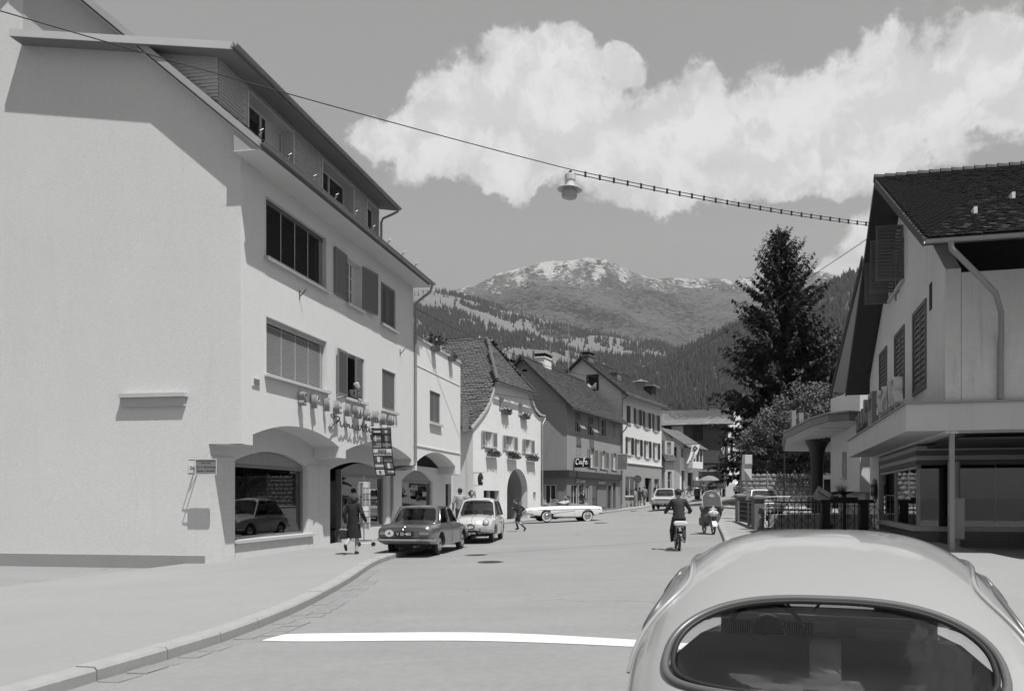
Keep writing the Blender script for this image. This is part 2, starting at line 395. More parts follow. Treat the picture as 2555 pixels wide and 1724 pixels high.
# forecourt verge between the road and the stone wall: the car park kerb island
m = MB(); KI2 = [(p[0], p[1]) for p in KI]
inn = [(p[0]+4+1.0*i/len(KI2), p[1]-1.5) for i, p in enumerate(KI2)]
m.loft([[(p[0], p[1], G(*p)-.1) for p in KI2], [(p[0], p[1], G(*p)+.1) for p in KI2], [(p[0], p[1], G(*p)+.12) for p in inn], [(p[0]+1, p[1], G(*p)-.2) for p in inn]], cap=False, closed=False)
m.build('traffic_island', M_KERB, None, kind='structure')

# ------------------------------------------------------------------ hills
def pw(P, x): return _ip(P, x)
def px2(P, Yc): return [((a*1.0994-1390)/2050*Yc, 1.65+(1240-b*1.0994)/2050*Yc) for a, b in P]
def fbm(x, y, o=4):
    s = 0; a = 1; n = 0
    for i in range(o): s += a*mn.noise(V((x, y, 3.7+i))); n += a; a *= .5; x *= 2.03; y *= 2.03
    return s/n
TERR = {}
def terrain(name, crest, Yc, Yb, zb, pw_, amp, sc_, nx, ny, back, mats, label):
    C = px2(crest, Yc); x0, x1 = C[0][0], C[-1][0]
    def H_(X, Y):
        zc = pw(C, X)
        if Y > Yc: return zc-(Y-Yc)*.45+fbm(X/sc_, Y/sc_)*amp*min(1, (Y-Yc)/300)
        v = (Yc-Y)/(Yc-Yb); e = (1-v)**pw_
        return zb+(zc-zb)*e+amp*fbm(X/sc_, Y/sc_, 5)*min(1, v*6)*(1-.4*v)+amp*.25*fbm(X/sc_*4, Y/sc_*.8+5, 3)*min(1, v*10)+amp*.05*fbm(X/sc_*9, 7., 3)
    def f(u, v):
        X = x0+(x1-x0)*u
        Y = Yc+back*(1-v/.12) if v < .12 else Yc-(Yc-Yb)*(v-.12)/.88
        return (X, Y, H_(X, Y))
    m = MB(); m.grid(f, nx, ny); o = m.build(name, mats, smooth=180, recalc=True, kind='structure', label=label)
    TERR[len(TERR)] = (H_, x0, x1, Yc, Yb); return o
def mountain_mat():
    m = bpy.data.materials.new('mountain'); m.use_nodes = True; t = m.node_tree; b = t.nodes['Principled BSDF']; b.inputs['Roughness'].default_value = 1; b.inputs['Specular IOR Level'].default_value = 0
    tc = nd(t, 'ShaderNodeTexCoord'); co = tc.outputs['Object']; sp = nd(t, 'ShaderNodeSeparateXYZ'); t.links.new(co, sp.inputs[0])
    big = noise(t, co, .0022, 5, .6); fine = noise(t, co, .034, 5, .8); mid = noise(t, co, .006, 5, .65)
    mp = nd(t, 'ShaderNodeMapping'); t.links.new(co, mp.inputs[0]); mp.inputs['Rotation'].default_value = (0, 0, .5); mp.inputs['Scale'].default_value = (.012, .0016, .0016)
    gul = noise(t, mp.outputs[0], 1., 5, .6)
    hgt = sstep(t, sp.outputs[2], 820., 1620.)
    # snow lies high up, in gullies and thin patches between trees
    sn = mth(t, 'ADD', mth(t, 'ADD', mth(t, 'MULTIPLY', gul, .9), mth(t, 'MULTIPLY', mid, .55)), mth(t, 'MULTIPLY', hgt, .46))
    sn = mth(t, 'ADD', sn, mth(t, 'MULTIPLY', mth(t, 'SUBTRACT', fine, .5), 1.15))
    snow = mth(t, 'MULTIPLY', sstep(t, sn, 1.10, 1.17), sstep(t, sp.outputs[2], 780., 1000.))
    forest = sstep(t, mth(t, 'ADD', fine, mth(t, 'MULTIPLY', big, .5)), .62, .84)
    base = mth(t, 'ADD', .012, mth(t, 'MULTIPLY', forest, .16))
    v = mth(t, 'ADD', mth(t, 'MULTIPLY', base, mth(t, 'SUBTRACT', 1., snow)), mth(t, 'MULTIPLY', snow, .62))
    c = nd(t, 'ShaderNodeCombineColor')
    for i in range(3): t.links.new(v, c.inputs[i])
    t.links.new(c.outputs[0], b.inputs[0])
    bn = nd(t, 'ShaderNodeBump'); bn.inputs['Distance'].default_value = 70; t.links.new(fine, bn.inputs['Height']); t.links.new(bn.outputs[0], b.inputs['Normal'])
    return m
terrain('mountain', [(200,760),(500,740),(800,705),(940,685),(1025,660),(1080,646),(1130,622),(1190,606),(1250,592),(1300,592),(1335,584),(1380,590),(1420,611),(1480,632),(1560,631),(1640,634),(1660,640),(1700,628),(1800,610),(2000,640),(2300,600),(2700,640)],
        5600, 2200, 150, .95, 170, 650, 260, 150, 900, mountain_mat(), 'distant bald mountain with thin patches of snow')
terrain('hill', [(-100,640),(300,632),(700,640),(900,652),(1000,662),(1060,678),(1150,705),(1230,724),(1300,748),(1400,765),(1480,782),(1560,812),(1640,850),(1800,900),(2000,960)],
        2000, 700, 20, .9, 42, 210, 150, 100, 300, mat('hill_meadow', .15, 1, (.012,.25), (.08,.15), spec=0), 'wooded hillside with pale meadow clearings behind the town')
terrain('hill', [(1000,1010),(1250,950),(1380,900),(1440,866),(1500,828),(1560,792),(1640,755),(1700,732),(1780,700),(1850,662),(1900,638),(1960,612),(2100,556),(2300,512),(2700,450)],
        1300, 420, 10, .85, 26, 150, 130, 90, 250, mat('hill_forest_floor', .075, 1, (.03,.3), spec=0), 'dark forested hillside rising behind the spruce on the right')
def forest(H_, x0, x1, Yc, Yb, n, hmin, hmax, dens, mt, label, zmin_px, xr):
    rnd = random.Random(5); m = MB(); k = 0; tries = 0
    while k < n and tries < n*14:
        tries += 1
        Y = Yc+40-(Yc+40-Yb)*rnd.random()**1.25; X = rnd.uniform(max(x0, xr[0]*Y), min(x1, xr[1]*Y)); Z = H_(X, Y)
        yp = 1240-2050*(Z-1.65)/Y
        if yp > zmin_px: continue
        if dens(X, Y) < rnd.random(): continue
        h = rnd.uniform(hmin, hmax)*(.75+.5*rnd.random()); w = h*rnd.uniform(.14,.21); z0 = Z-1.; a0 = rnd.random()*6
        tip = (X+rnd.uniform(-.05,.05)*h, Y, z0+h); ns = 5
        r1 = [(X+w*cos(a0+i*2*pi/ns)*rnd.uniform(.8,1.2), Y+w*sin(a0+i*2*pi/ns)*rnd.uniform(.8,1.2), z0+h*rnd.uniform(.05,.16)) for i in range(ns)]
        r2 = [(X+w*.62*cos(a0+.6+i*2*pi/ns)*rnd.uniform(.8,1.2), Y+w*.62*sin(a0+.6+i*2*pi/ns), z0+h*rnd.uniform(.40,.50)) for i in range(ns)]
        m.add([tip]+r2, [(0, 1+i, 1+(i+1) % ns) for i in range(ns)])
        m.add([(X, Y, z0+h*.72)]+r1, [(0, 1+i, 1+(i+1) % ns) for i in range(ns)])
        k += 1
    return m.build('forest', mt, recalc=False, kind='stuff', label=label)
M_FAR = mat('far_conifer', .062, 1, (.05,.45), spec=0)
def d2(X, Y):
    q = fbm(X/170+3, Y/110, 4)
    return 1. if q > .02 else (.06 if q > -.16 else .012)
forest(*TERR[1], 15000, 9, 16, d2, M_FAR, 'conifer woods scattered over the hillside meadows', 1010, (-.40, .30))
forest(*TERR[2], 16000, 8, 15, lambda X, Y: 1, M_FAR, 'dense dark conifer forest covering the right hillside', 1080, (-.02, .60))
# far mountain forest texture is in its material; clear valley air between
def haze_box():
    m = bpy.data.materials.new('haze'); m.use_nodes = True; t = m.node_tree; t.nodes.clear()
    o = nd(t, 'ShaderNodeOutputMaterial'); v = nd(t, 'ShaderNodeVolumePrincipled')
    v.inputs['Color'].default_value = (.92, .92, .92, 1); v.inputs['Density'].default_value = HAZE; v.inputs['Anisotropy'].default_value = .2
    t.links.new(v.outputs[0], o.inputs['Volume'])
    b = MB(); b.box(-4200, 5200, -1600, 6800, -330, 2150); b.build('haze', m, kind='stuff', label='thin pale haze in the valley air')
HAZE = 6e-5
haze_box()
# ------------------------------------------------------------------ shared building helpers
M_PANE = mat('window_glass_dark', .018, .04, spec=.7, n1=(1.2,.5))
M_SHOPG = glassmat('shop_glass', .8)
M_FRAME = mat('window_frame_white', .66, .5, (3,.08))
M_CURT = mat('net_curtain', .55, .9, grain=(30,30,1.5,.25))
M_SILL = mat('stone_sill', .50, .8, (4,.12), None, (60,.003))
M_SHUT = mat('shutter_grey', .19, .55, (5,.12), (40,.08))
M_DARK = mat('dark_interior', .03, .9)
M_ZINC = mat('zinc_gutter', .30, .45, (2.5,.2), (20,.08), metal=.35, spec=.5)
M_TILE = mat('roof_tile', .085, .85, (1.1,.35), (9,.35), (30,.006))
M_TILE2 = mat('roof_tile_weathered', .11, .85, (.8,.35), (7,.35), (30,.006))
M_WOODD = mat('wood_dark', .05, .75, (2,.25), None, None, grain=(30,30,1.2,.35))
M_BRICKC = mat('chimney_brick', .16, .9, (4,.2), (25,.15), (40,.008), bricks=(4.5,.35))
def frame_of(ox, oy, ux, uy): return atan2(uy, ux)
def obj_at(name, me, root, M):
    o = bpy.data.objects.new(name, me); COL.objects.link(o); o.parent = root; o.matrix_basis = M; return o
I4 = Matrix.Identity(4)
def win(root, x0, x1, z0, z1, T=I4, dep=.13, nv=2, nh=1, fw=.055, glass=None, fr=None, sill=(.06,.10,.07), curtain=None, name='window', trim=0):
    glass = glass or M_PANE; fr = fr or M_FRAME
    m = MB(); a, b = dep, dep+.06
    m.box(x0,x0+fw,a,b,z0,z1).box(x1-fw,x1,a,b,z0,z1).box(x0+fw,x1-fw,a,b,z1-fw,z1).box(x0+fw,x1-fw,a,b,z0,z0+fw)
    w = (x1-x0-2*fw)/nv; g = .028
    for i in range(1, nv): x = x0+fw+w*i; m.box(x-.035,x+.035,a-.012,b,z0+fw,z1-fw)
    for i in range(nv):
        for j in range(1, nh+1):
            z = z0+fw+(z1-z0-2*fw)*j/(nh+1); m.box(x0+fw+w*i+.036, x0+fw+w*(i+1)-.036, a+.008, b-.012, z-g/2, z+g/2)
    if trim:
        c = trim; m.box(x0-c,x0-.001,-.02,.05,z0-.02,z1+c).box(x1+.001,x1+c,-.02,.05,z0-.02,z1+c).box(x0,x1,-.02,.05,z1+.001,z1+c)
    wo = m.build(name, fr, root, T=T)
    for i in range(nv):
        p = MB(); p.box(x0+fw+w*i+.01, x0+fw+w*(i+1)-.01, a+.028, a+.034, z0+fw, z1-fw); p.build('pane', glass, wo, T=T)
    if sill: e, pr, h = sill; s = MB(); s.bbox(x0-e, x1+e, -pr, dep+.02, z0-h, z0-.002, .012); s.build('sill', M_SILL, wo, T=T)
    if curtain:
        c = MB()
        for (ca, cb) in curtain:
            xa, xb = x0+fw+(x1-x0-2*fw)*ca, x0+fw+(x1-x0-2*fw)*cb; n = 10
            c.loft([[(xa+(xb-xa)*k/n, dep+.02+.008*(k % 2), z) for k in range(n+1)] for z in (z0+fw, z1-fw)], cap=False, closed=False)
        c.build('curtain', M_CURT, wo, T=T)
    return wo
SLAT = {}
def shutter(root, hx, z0, z1, w, side, ang, T=I4, y=-.03, mt=None, n=14, separate=True, split=1, thick=.035, name='shutter'):
    mt = mt or M_SHUT; h = z1-z0; sw = .055 if w > .35 else .04
    sgn = side
    M = T @ Tr(hx, y, z0) @ Rz(-radians(ang)*sgn)
    m = MB(); X = lambda a, b: (min(a*sgn, b*sgn), max(a*sgn, b*sgn))
    for a, b in ((0, sw), (w-sw, w)): xa, xb = X(a, b); m.box(xa, xb, -thick/2, thick/2, 0, h)
    xa, xb = X(sw, w-sw)
    for a, b in [(0, .07), (h-.07, h)]+[(h*i/split-.035, h*i/split+.035) for i in range(1, split)]: m.box(xa, xb, -thick/2, thick/2, a, b)
    pan = [(.07, h-.07)] if split == 1 else [(h*i/split+(.07 if i == 0 else .035), h*(i+1)/split-(.07 if i == split-1 else .035)) for i in range(split)]
    sl = []
    for a, b in pan:
        k = max(3, round(n/split))
        for i in range(k): sl.append(a+(b-a)*(i+.5)/k)
    pitch = (pan[0][1]-pan[0][0])/max(3, round(n/split))
    def slat(mm, z): mm.add([(xa, -thick*.5, z-pitch*.42), (xb, -thick*.5, z-pitch*.42), (xb, thick*.5, z+pitch*.38), (xa, thick*.5, z+pitch*.38),
                             (xa, -thick*.5, z-pitch*.28), (xb, -thick*.5, z-pitch*.28), (xb, thick*.5, z+pitch*.52), (xa, thick*.5, z+pitch*.52)],
                            [(0,3,2,1),(4,5,6,7),(0,1,5,4),(1,2,6,5),(2,3,7,6),(3,0,4,7)])
    if not separate:
        for z in sl: slat(m, z)
    key = (round(w,3), round(h,3), sgn, n, split, mt.name, separate)
    me = SLAT.get(('f',)+key)
    if me is None: me = SLAT[('f',)+key] = m.mesh(name, mt)
    o = obj_at(name, me, root, M)
    if separate:
        sm = SLAT.get(key)
        if sm is None: q = MB(); slat(q, 0); sm = SLAT[key] = q.mesh('slat', mt)
        for z in sl: put('slat', sm, o, (0, 0, z))
    return o
def arc(x0, x1, z0, zp, n=14, pw_=2.):          # segmental arch from (x0,z0) over peak zp to (x1,z0)
    return [(x0+(x1-x0)*k/n, z0+(zp-z0)*(1-abs(2*k/n-1)**pw_)) for k in range(n+1)]
def rect(x0, x1, z0, z1): return [(x0,z0),(x1,z0),(x1,z1),(x0,z1)]
def tiled(P, A, B, w, h, mt=None, parent=None, name='tiles', clip=None, jit=.012, thick=.018, rounded=True, sep=0, near=None, rnd=random.Random(3), stuff=True):
    """tiles over the plane P + a*A^ + b*B^ ; sep = how many of the nearest become objects of their own"""
    P, A, B = V(P), V(A), V(B); La, Lb = A.length, B.length; a_, b_ = A/La, B/Lb; nrm = a_.cross(b_).normalized()
    if nrm.z < 0: nrm = -nrm
    nr = int(Lb/h)+1; nc = int(La/w)+2; tiles = []
    for r in range(nr):
        off = (r % 2)*w/2
        for c in range(nc):
            a = c*w-off
            if a < -w*.3 or a+w > La+w*.3: continue
            if clip and not clip(a+w/2, r*h): continue
            tiles.append((a, r*h))
    def geo(m, a, b, loc=False):
        j = 0 if loc else rnd.uniform(-jit, jit); k = 0 if loc else rnd.uniform(-jit*.5, jit*.8); s = 0 if loc else rnd.uniform(-.006, .006)
        g = w*.035; L = h*1.35; up = thick*1.9+k; dn = thick*.35
        if rounded: pts = [(g, .28*w), (.28*w, .04*w), (.5*w, 0), (.72*w, .04*w), (w-g, .28*w), (w-g, L), (g, L)]
        else: pts = [(g, 0), (w-g, 0), (w-g, L), (g, L)]
        o = P*(0 if loc else 1)+a_*(a+s)+b_*(b+j)
        top = [o+a_*x+b_*y+nrm*(up+(dn-up)*y/L) for x, y in pts]; lo = [p-nrm*thick for p in top]
        n = len(pts); m.add(top+lo, [tuple(range(n))]+[(i, i+n, (i+1) % n+n, (i+1) % n) for i in range(n)])
    mt = mt or M_TILE
    if sep:
        tiles.sort(key=lambda t: near(t[0], t[1])); one = MB(); geo(one, 0, 0, True); me = one.mesh('roof_tile', mt)
        for a, b in tiles[:sep]:
            p = P+a_*(a+rnd.uniform(-.006,.006))+b_*(b+rnd.uniform(-jit,jit))+nrm*rnd.uniform(-.002,.006)
            put('roof_tile', me, parent, p)
        tiles = tiles[sep:]
    m = MB()
    for a, b in tiles: geo(m, a, b)
    return m.build(name, mt, parent, recalc=False, kind='stuff' if stuff else None)
def slab(pts, t, mt, name, parent, **k):           # thin plate from a planar polygon, thickened downwards
    p = [V(q) for q in pts]; n = (p[1]-p[0]).cross(p[2]-p[0]).normalized()
    if n.z < 0: n = -n
    q = [x-n*t for x in p]; c = len(p); m = MB()
    m.add(p+q, [tuple(range(c)), tuple(range(2*c-1, c-1, -1))]+[(i, i+c, (i+1) % c+c, (i+1) % c) for i in range(c)])
    return m.build(name, mt, parent, **k)
def gutter(path, r, parent, name='gutter', n=8):     # open half round gutter
    P = [V(p) for p in path]; d = (P[-1]-P[0]).normalized(); s = d.cross(V((0,0,1))).normalized(); rings = []
    for p in P: rings.append([p+s*(r*cos(pi+pi*k/n))+V((0,0,r*sin(pi+pi*k/n))) for k in range(n+1)]+[p+s*(r*.92*cos(2*pi-pi*k/n))+V((0,0,r*.92*sin(2*pi-pi*k/n))) for k in range(n+1)])
    m = MB(); m.loft(rings)
    L = (P[-1]-P[0]).length
    for i in range(1, int(L/1.05)):                   # brackets and lap joints
        p = P[0]+d*(i*1.05); m.tube([p+s*(r*1.04*cos(pi+pi*k/8))+V((0,0,r*1.04*sin(pi+pi*k/8))) for k in range(9)], .012, 4)
    return m.build(name, M_ZINC, parent, smooth=50)
def hide_pipe(): pass

# ------------------------------------------------------------------ left corner house with the toy shop
RZ1 = atan2(.9871, .1603)
h1 = thing('corner_house', 'tall cream plastered house with toy shop, arched ground floor and shingled dormer', 'house', (-7.71, 20.04, 0), RZ1)
M_PL1 = mat('plaster_cream', .69, .92, (.30,.07), (22,.10), (55,.012,(30,30,110)), streak=.05, grain=(7,7,55,.16))
M_TRAV = mat('travertine', .62, .65, (1.3,.07), (8,.06), None, grain=(2,2,34,.14), spec=.35)
M_SOF = mat('soffit_plaster', .66, .92, (.6,.05), (20,.03), (70,.006))
M_DADO = mat('dado_cement', .30, .95, (.6,.12), (14,.08), (80,.006))
win_u = [(1.17,4.74,7.86,9.42),(6.22,7.42,7.86,9.30),(9.16,10.62,7.82,9.30)]
win_m = [(1.19,4.76,4.84,6.32),(6.20,7.66,4.82,6.26),(9.27,10.62,4.78,6.22)]
arc1 = arc(.55,5.66,3.22,3.62); arc2 = arc(6.18,12.4,3.14,3.57)
outer = [(0,2.95),(.55,2.95)]+arc1+[(5.66,2.88),(6.18,2.88)]+arc2+[(12.4,2.9),(12.62,2.9),(12.62,10.05),(0,10.05)]
m = MB(); m.wall(outer, [rect(*q) for q in win_u+win_m], 0, .34); m.build('wall', M_PL1, h1)
# arcade vaults between the upper wall and the set-back shop front
m = MB()
bot = [(0,2.95),(.55,2.95)]+arc1+[(5.66,2.88),(6.18,2.88)]+arc2+[(12.4,2.9),(12.62,2.9)]
n = len(bot); m.add([(x,.34,z) for x,z in bot]+[(x,.848,z-.02) for x,z in bot], [(i,i+1,i+1+n,i+n) for i in range(n-1)])
m.build('arcade_soffit', M_SOF, h1)
# shop front wall
w1a = arc(1.15,5.22,2.60,2.93,10); d2a = arc(6.84,11.93,2.55,2.90,12)
m = MB(); m.wall(rect(0,12.62,-.5,3.66), [[(1.15,.54)]+[(5.22,.54)]+w1a[::-1], [(6.84,-.5),(7.9,-.5),(7.9,.52),(11.93,.52)]+d2a[::-1]], .85, 1.15); m.build('shop_front', M_TRAV, h1)
# gable wall towards the camera (plane x=0)
gp = [(-.854,-.5),(-.854,2.95),(-.004,2.95),(-.004,10.56),(-6.,15.6),(-12,10.5),(-12,-.5)]
m = MB(); m.wall(gp, [], -.006, .3); m.build('gable_wall', M_PL1, h1, T=SIDE)
m = MB(); m.box(-12, -.95, -.025, -.002, -.5, .21); m.build('dado', M_DADO, h1, T=SIDE)
m = MB(); m.box(0.02,12.6,11.7,12,-.5,10.1); m.box(12.3,12.6,1.2,11.7,-.5,10.1); m.build('back_wall', M_PL1, h1)
# stone slabs of the shop front, joints recessed
m = MB()
for x0, x1 in ((.0,.62),(.62,1.13),(5.26,6.0),(6.0,6.82),(11.97,12.6)): m.bbox(x0+.004, x1-.004, .825, .852, -.4, 2.66, .004)
for x0, x1 in ((1.15,2.5),(2.5,3.9),(3.9,5.24)): m.bbox(x0+.004, x1-.004, .82, .852, -.4, .44, .004)
me = None
for i in range(len(m.f)//10):
    q = MB(); q.add(m.v[i*16:i*16+16], [tuple(k for k in f) for f in m.f[:10]]); q.build('stone_slab', M_TRAV, h1)
m = MB(); m.bbox(1.08,5.55,.74,.9,.445,.53,.015); m.build('shop_sill', M_SILL, h1)
# shop windows: fluted arch panel, frame, glass
def shop_window(x0, x1, z0, zt, za, y, root, nm='shop_window'):
    m = MB(); f = .07
    m.box(x0,x0+f,y,y+.1,z0,zt).box(x1-f,x1,y,y+.1,z0,zt).box(x0+f,x1-f,y,y+.1,zt-f,zt).box(x0+f,x1-f,y,y+.1,z0,z0+f)
    o = m.build(nm, mat('bronze_frame', .33, .35, metal=.6, spec=.5), root)
    p = MB(); p.box(x0+f,x1-f,y+.05,y+.058,z0+f,zt-f); p.build('pane', M_SHOPG, o)
    if za:
        q = MB(); n = int((x1-x0)/.085)
        for k in range(n):
            xa = x0+(x1-x0)*(k+.1)/n; xb = x0+(x1-x0)*(k+.9)/n; c = 2*((xa+xb)/2-x0)/(x1-x0)-1
            q.box(xa,xb,y+.02,y+.05,zt+.01,za[0]+(za[1]-za[0])*(1-c*c)-.01)
        q.box(x0+.01,x1-.01,y+.055,y+.06,zt,za[0]); q.build('fluted_panel', mat('fluted_panel', .34, .6), o, kind='stuff')
    return o
shop_window(1.17,5.20,.545,2.52,(2.6,2.92),.98,h1)
shop_window(7.93,11.91,.53,2.42,(2.55,2.88),.98,h1)
m = MB(); m.box(6.85,7.2,1.02,1.08,-.1,2.5).box(7.85,7.93,.9,1.1,-.1,2.6); m.build('door_frame', mat('bronze_frame',.3), h1)
m = MB(); m.box(7.22,7.84,1.30,1.35,-.05,2.4); d = m.build('door', M_DARK, h1)
m = MB(); m.tube([(7.32,1.27,.95),(7.32,1.25,1.0),(7.32,1.25,1.25),(7.32,1.27,1.3)], .012, 5); m.build('handle', M_ZINC, d)
# shop interior
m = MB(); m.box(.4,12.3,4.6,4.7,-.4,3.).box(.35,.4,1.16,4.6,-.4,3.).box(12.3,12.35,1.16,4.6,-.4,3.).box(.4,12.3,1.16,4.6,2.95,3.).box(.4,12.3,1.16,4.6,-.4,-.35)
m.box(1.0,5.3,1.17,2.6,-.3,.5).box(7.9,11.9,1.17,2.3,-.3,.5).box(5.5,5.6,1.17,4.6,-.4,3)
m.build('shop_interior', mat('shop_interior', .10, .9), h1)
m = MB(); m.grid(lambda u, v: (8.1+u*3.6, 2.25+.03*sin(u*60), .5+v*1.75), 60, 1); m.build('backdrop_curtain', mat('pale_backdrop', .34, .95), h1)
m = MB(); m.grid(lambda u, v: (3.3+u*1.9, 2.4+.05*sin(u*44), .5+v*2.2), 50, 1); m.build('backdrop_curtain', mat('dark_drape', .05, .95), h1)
# venetian blinds in the two wide windows
def blind(x0, x1, z0, z1, dark, nm):
    mt = mat('blind_'+nm, .10 if dark else .44, .5, (2,.1))
    r = put('venetian_blind', MB().box(x0+.02,x1-.02,.09,.16,z1-.12,z1-.005).mesh('venetian_blind', mt), h1)
    n = int((z1-z0-.14)/.047); s = MB(); L = x1-x0-.06; tl = .023 if not dark else .020
    s.add([(0,-.02,-tl),(L,-.02,-tl),(L,.02,tl),(0,.02,tl),(0,-.02,-tl+.003),(L,-.02,-tl+.003),(L,.02,tl+.003),(0,.02,tl+.003)], [(0,3,2,1),(4,5,6,7),(0,1,5,4),(1,2,6,5),(2,3,7,6),(3,0,4,7)])
    me = s.mesh('slat', mt)
    for k in range(n): put('slat', me, r, (x0+.03+random.uniform(-.004,.004), .125, z0+.03+k*.047))
    m = MB()
    for k in range(5): x = x0+.2+(x1-x0-.4)*k/4; m.box(x-.012,x+.012,.098,.102,z0+.02,z1-.1)
    m.build('ladder_tape', M_FRAME, r, kind='stuff'); m = MB(); m.box(x0+.01,x1-.01,.24,.25,z0,z1); m.build('pane', M_PANE, r)
blind(*win_u[0], True, 'dark'); blind(*win_m[0], False, 'pale')
def trim1(x0, x1, z0, z1):
    m = MB(); c = .05; m.box(x0-c,x0-.001,-.012,.02,z0,z1+c).box(x1+.001,x1+c,-.012,.02,z0,z1+c).box(x0,x1,-.012,.02,z1+.001,z1+c); m.build('window_trim', M_FRAME, h1)
    s = MB(); s.bbox(x0-.08,x1+.1,-.13,.12,z0-.09,z0-.002,.012); s.build('sill', M_SILL, h1)
for q in win_u+win_m: trim1(*q)
win(h1, *win_u[1], dep=.16, nv=2, nh=2, sill=None, curtain=[(0,.3),(.68,1)])
win(h1, win_u[2][0], win_u[2][1], win_u[2][2], win_u[2][3], dep=.22, nv=2, nh=0, sill=None)
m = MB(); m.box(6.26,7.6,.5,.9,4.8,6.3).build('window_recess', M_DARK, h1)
win(h1, win_m[2][0], win_m[2][1], win_m[2][2], win_m[2][3], dep=.22, nv=2, nh=0, sill=None)
# shutters
shutter(h1, 6.20, 7.90, 9.34, .95, 1, 178, n=17); shutter(h1, 7.47, 7.90, 9.34, 1.0, -1, 172, n=17)
for a in (win_u[2], win_m[2]):
    shutter(h1, a[0]+.02, a[2]+.02, a[3]-.02, .69, 1, 0, y=.05, n=17); shutter(h1, a[1]-.02, a[2]+.02, a[3]-.02, .69, -1, 0, y=.05, n=17)
shutter(h1, 6.20, 4.84, 6.26, .80, 1, 176, n=15); shutter(h1, 7.62, 4.84, 6.24, .74, -1, 6, y=.05, n=15)
# main roof: lower slope, verge board, gutter
k40 = .84
def roof_line(y): return 10.14+k40*(y+.72)
slab([(-.33,-.72,roof_line(-.72)),(12.75,-.72,roof_line(-.72)),(12.75,6,roof_line(6)),(-.33,6,roof_line(6))], .16, mat('eave_paint', .26, .8, (2,.15)), 'roof', h1)
slab([(-.33,6,roof_line(6)),(12.75,6,roof_line(6)),(12.75,12.7,roof_line(-.7)),(-.33,12.7,roof_line(-.7))], .16, M_WOODD, 'roof', h1)
tiled((-.35,-.8,roof_line(-.8)+.02), (13.4,0,0), (0,1.45,1.45*k40), .21, .17, M_TILE, h1)
slab([(-.33,-.7,9.955),(12.7,-.7,9.955),(12.7,.0,9.955),(-.33,.0,9.955)], .02, M_SOF, 'eave_soffit', h1)
m = MB(); m.prism([(-.72,9.97),(-.72,10.16),(6,15.8),(6,15.6)], 0, .035); m.build('verge_board', mat('verge_paint', .38, .6, (3,.1)), h1, T=Matrix(((0,-1,0,-.33),(1,0,0,0),(0,0,1,0),(0,0,0,1))))
slab([(-.33,-.7,9.93),(-.01,-.7,9.93),(-.01,5.9,15.45),(-.33,5.9,15.45)], .02, M_SOF, 'verge_soffit', h1)
gutter([(-.46,-.80,10.10),(12.7,-.80,10.07)], .085, h1)
m = MB(); m.prism([(-.70,9.935),(-.002,9.935),(-.002,10.55),(-.70,9.99)], .012, .05); m.build('eave_box_end', mat('verge_paint', .38), h1, T=Matrix(((0,1,0,-.33),(1,0,0,0),(0,0,1,0),(0,0,0,1))))
m = MB()
for k in range(9): x = .2+k*1.45; m.tube([(x,-.35,10.52),(x-.05,-.42,10.62),(x,-.47,10.68),(x+.05,-.42,10.62)], .012, 5, closed=True)
m.build('snow_hooks', M_ZINC, h1, kind='stuff')
m = MB(); m.tube([(12.52,-.80,10.04),(12.52,-.80,9.9),(12.6,-.70,9.72),(12.68,-.25,9.45),(12.68,-.09,9.3),(12.68,-.08,9.0),(12.68,-.08,3.15),(12.66,-.06,2.95),(12.50,.3,2.82),(12.35,.62,2.74),(12.30,.74,2.6),(12.3,.75,-.1)], .05, 10); m.build('downpipe', M_ZINC, h1, smooth=60)
# dormer clad with fibre shingles
M_SHG = mat('shingle_grey', .50, .75, (1.5,.06), (9,.05))
m = MB(); m.wall(rect(0,10.5,10.9,12.42), [rect(1.33,3.82,11.12,12.26), rect(5.7,8.15,11.12,12.26), rect(9.31,10.42,11.12,12.26)], .6, .75); m.build('dormer_wall', M_SHG, h1)
gpoly = [(-.6,10.9),(-.6,12.42),(-3.0,12.86),(-6,12.86),(-6,15.2)]
m = MB(); m.wall([(-.6,11.05),(-.6,12.45),(-6.,13.3),(-6.,15.6)], [], -.02, .05); m.build('dormer_cheek', M_SHG, h1, T=SIDE)
m = MB(); m.box(10.42,10.5,.76,5.,11.2,12.9); m.build('dormer_cheek', M_SHG, h1)
dcount = 0; sh_all = []
def shingles(T, x0, x1, z0f, z1f, w, h, holes, y, tilt=.010):
    rows = int((13.4-10.9)/h); out = []
    for r in range(rows):
        z = 10.92+r*h; off = (r % 2)*w/2; x = x0-off
        while x < x1:
            xa, xb = max(x, x0), min(x+w, x1); xm = (xa+xb)/2
            if xb-xa > .03 and z > z0f(xm)-h*.6 and z+h < z1f(xm)+.02 and not any(hx0 < xb-.01 and hx1 > xa+.01 and hz0 < z+h and hz1 > z for hx0, hx1, hz0, hz1 in holes): out.append((T, xa, xb, z, h, y, tilt))
            x += w
    return out
front = shingles(I4, 0, 10.5, lambda x: 10.95, lambda x: 12.42, .20, .088, [(1.28,3.87,11,12.3),(5.65,8.2,11,12.3),(9.26,10.5,11,12.3)], .6)
cheek = shingles(SIDE, -5.4, -.58, lambda s: roof_line(-s)+.05, lambda s: 12.43+(-s-.6)*.155, .30, .088, [], -.02)
SG = {}
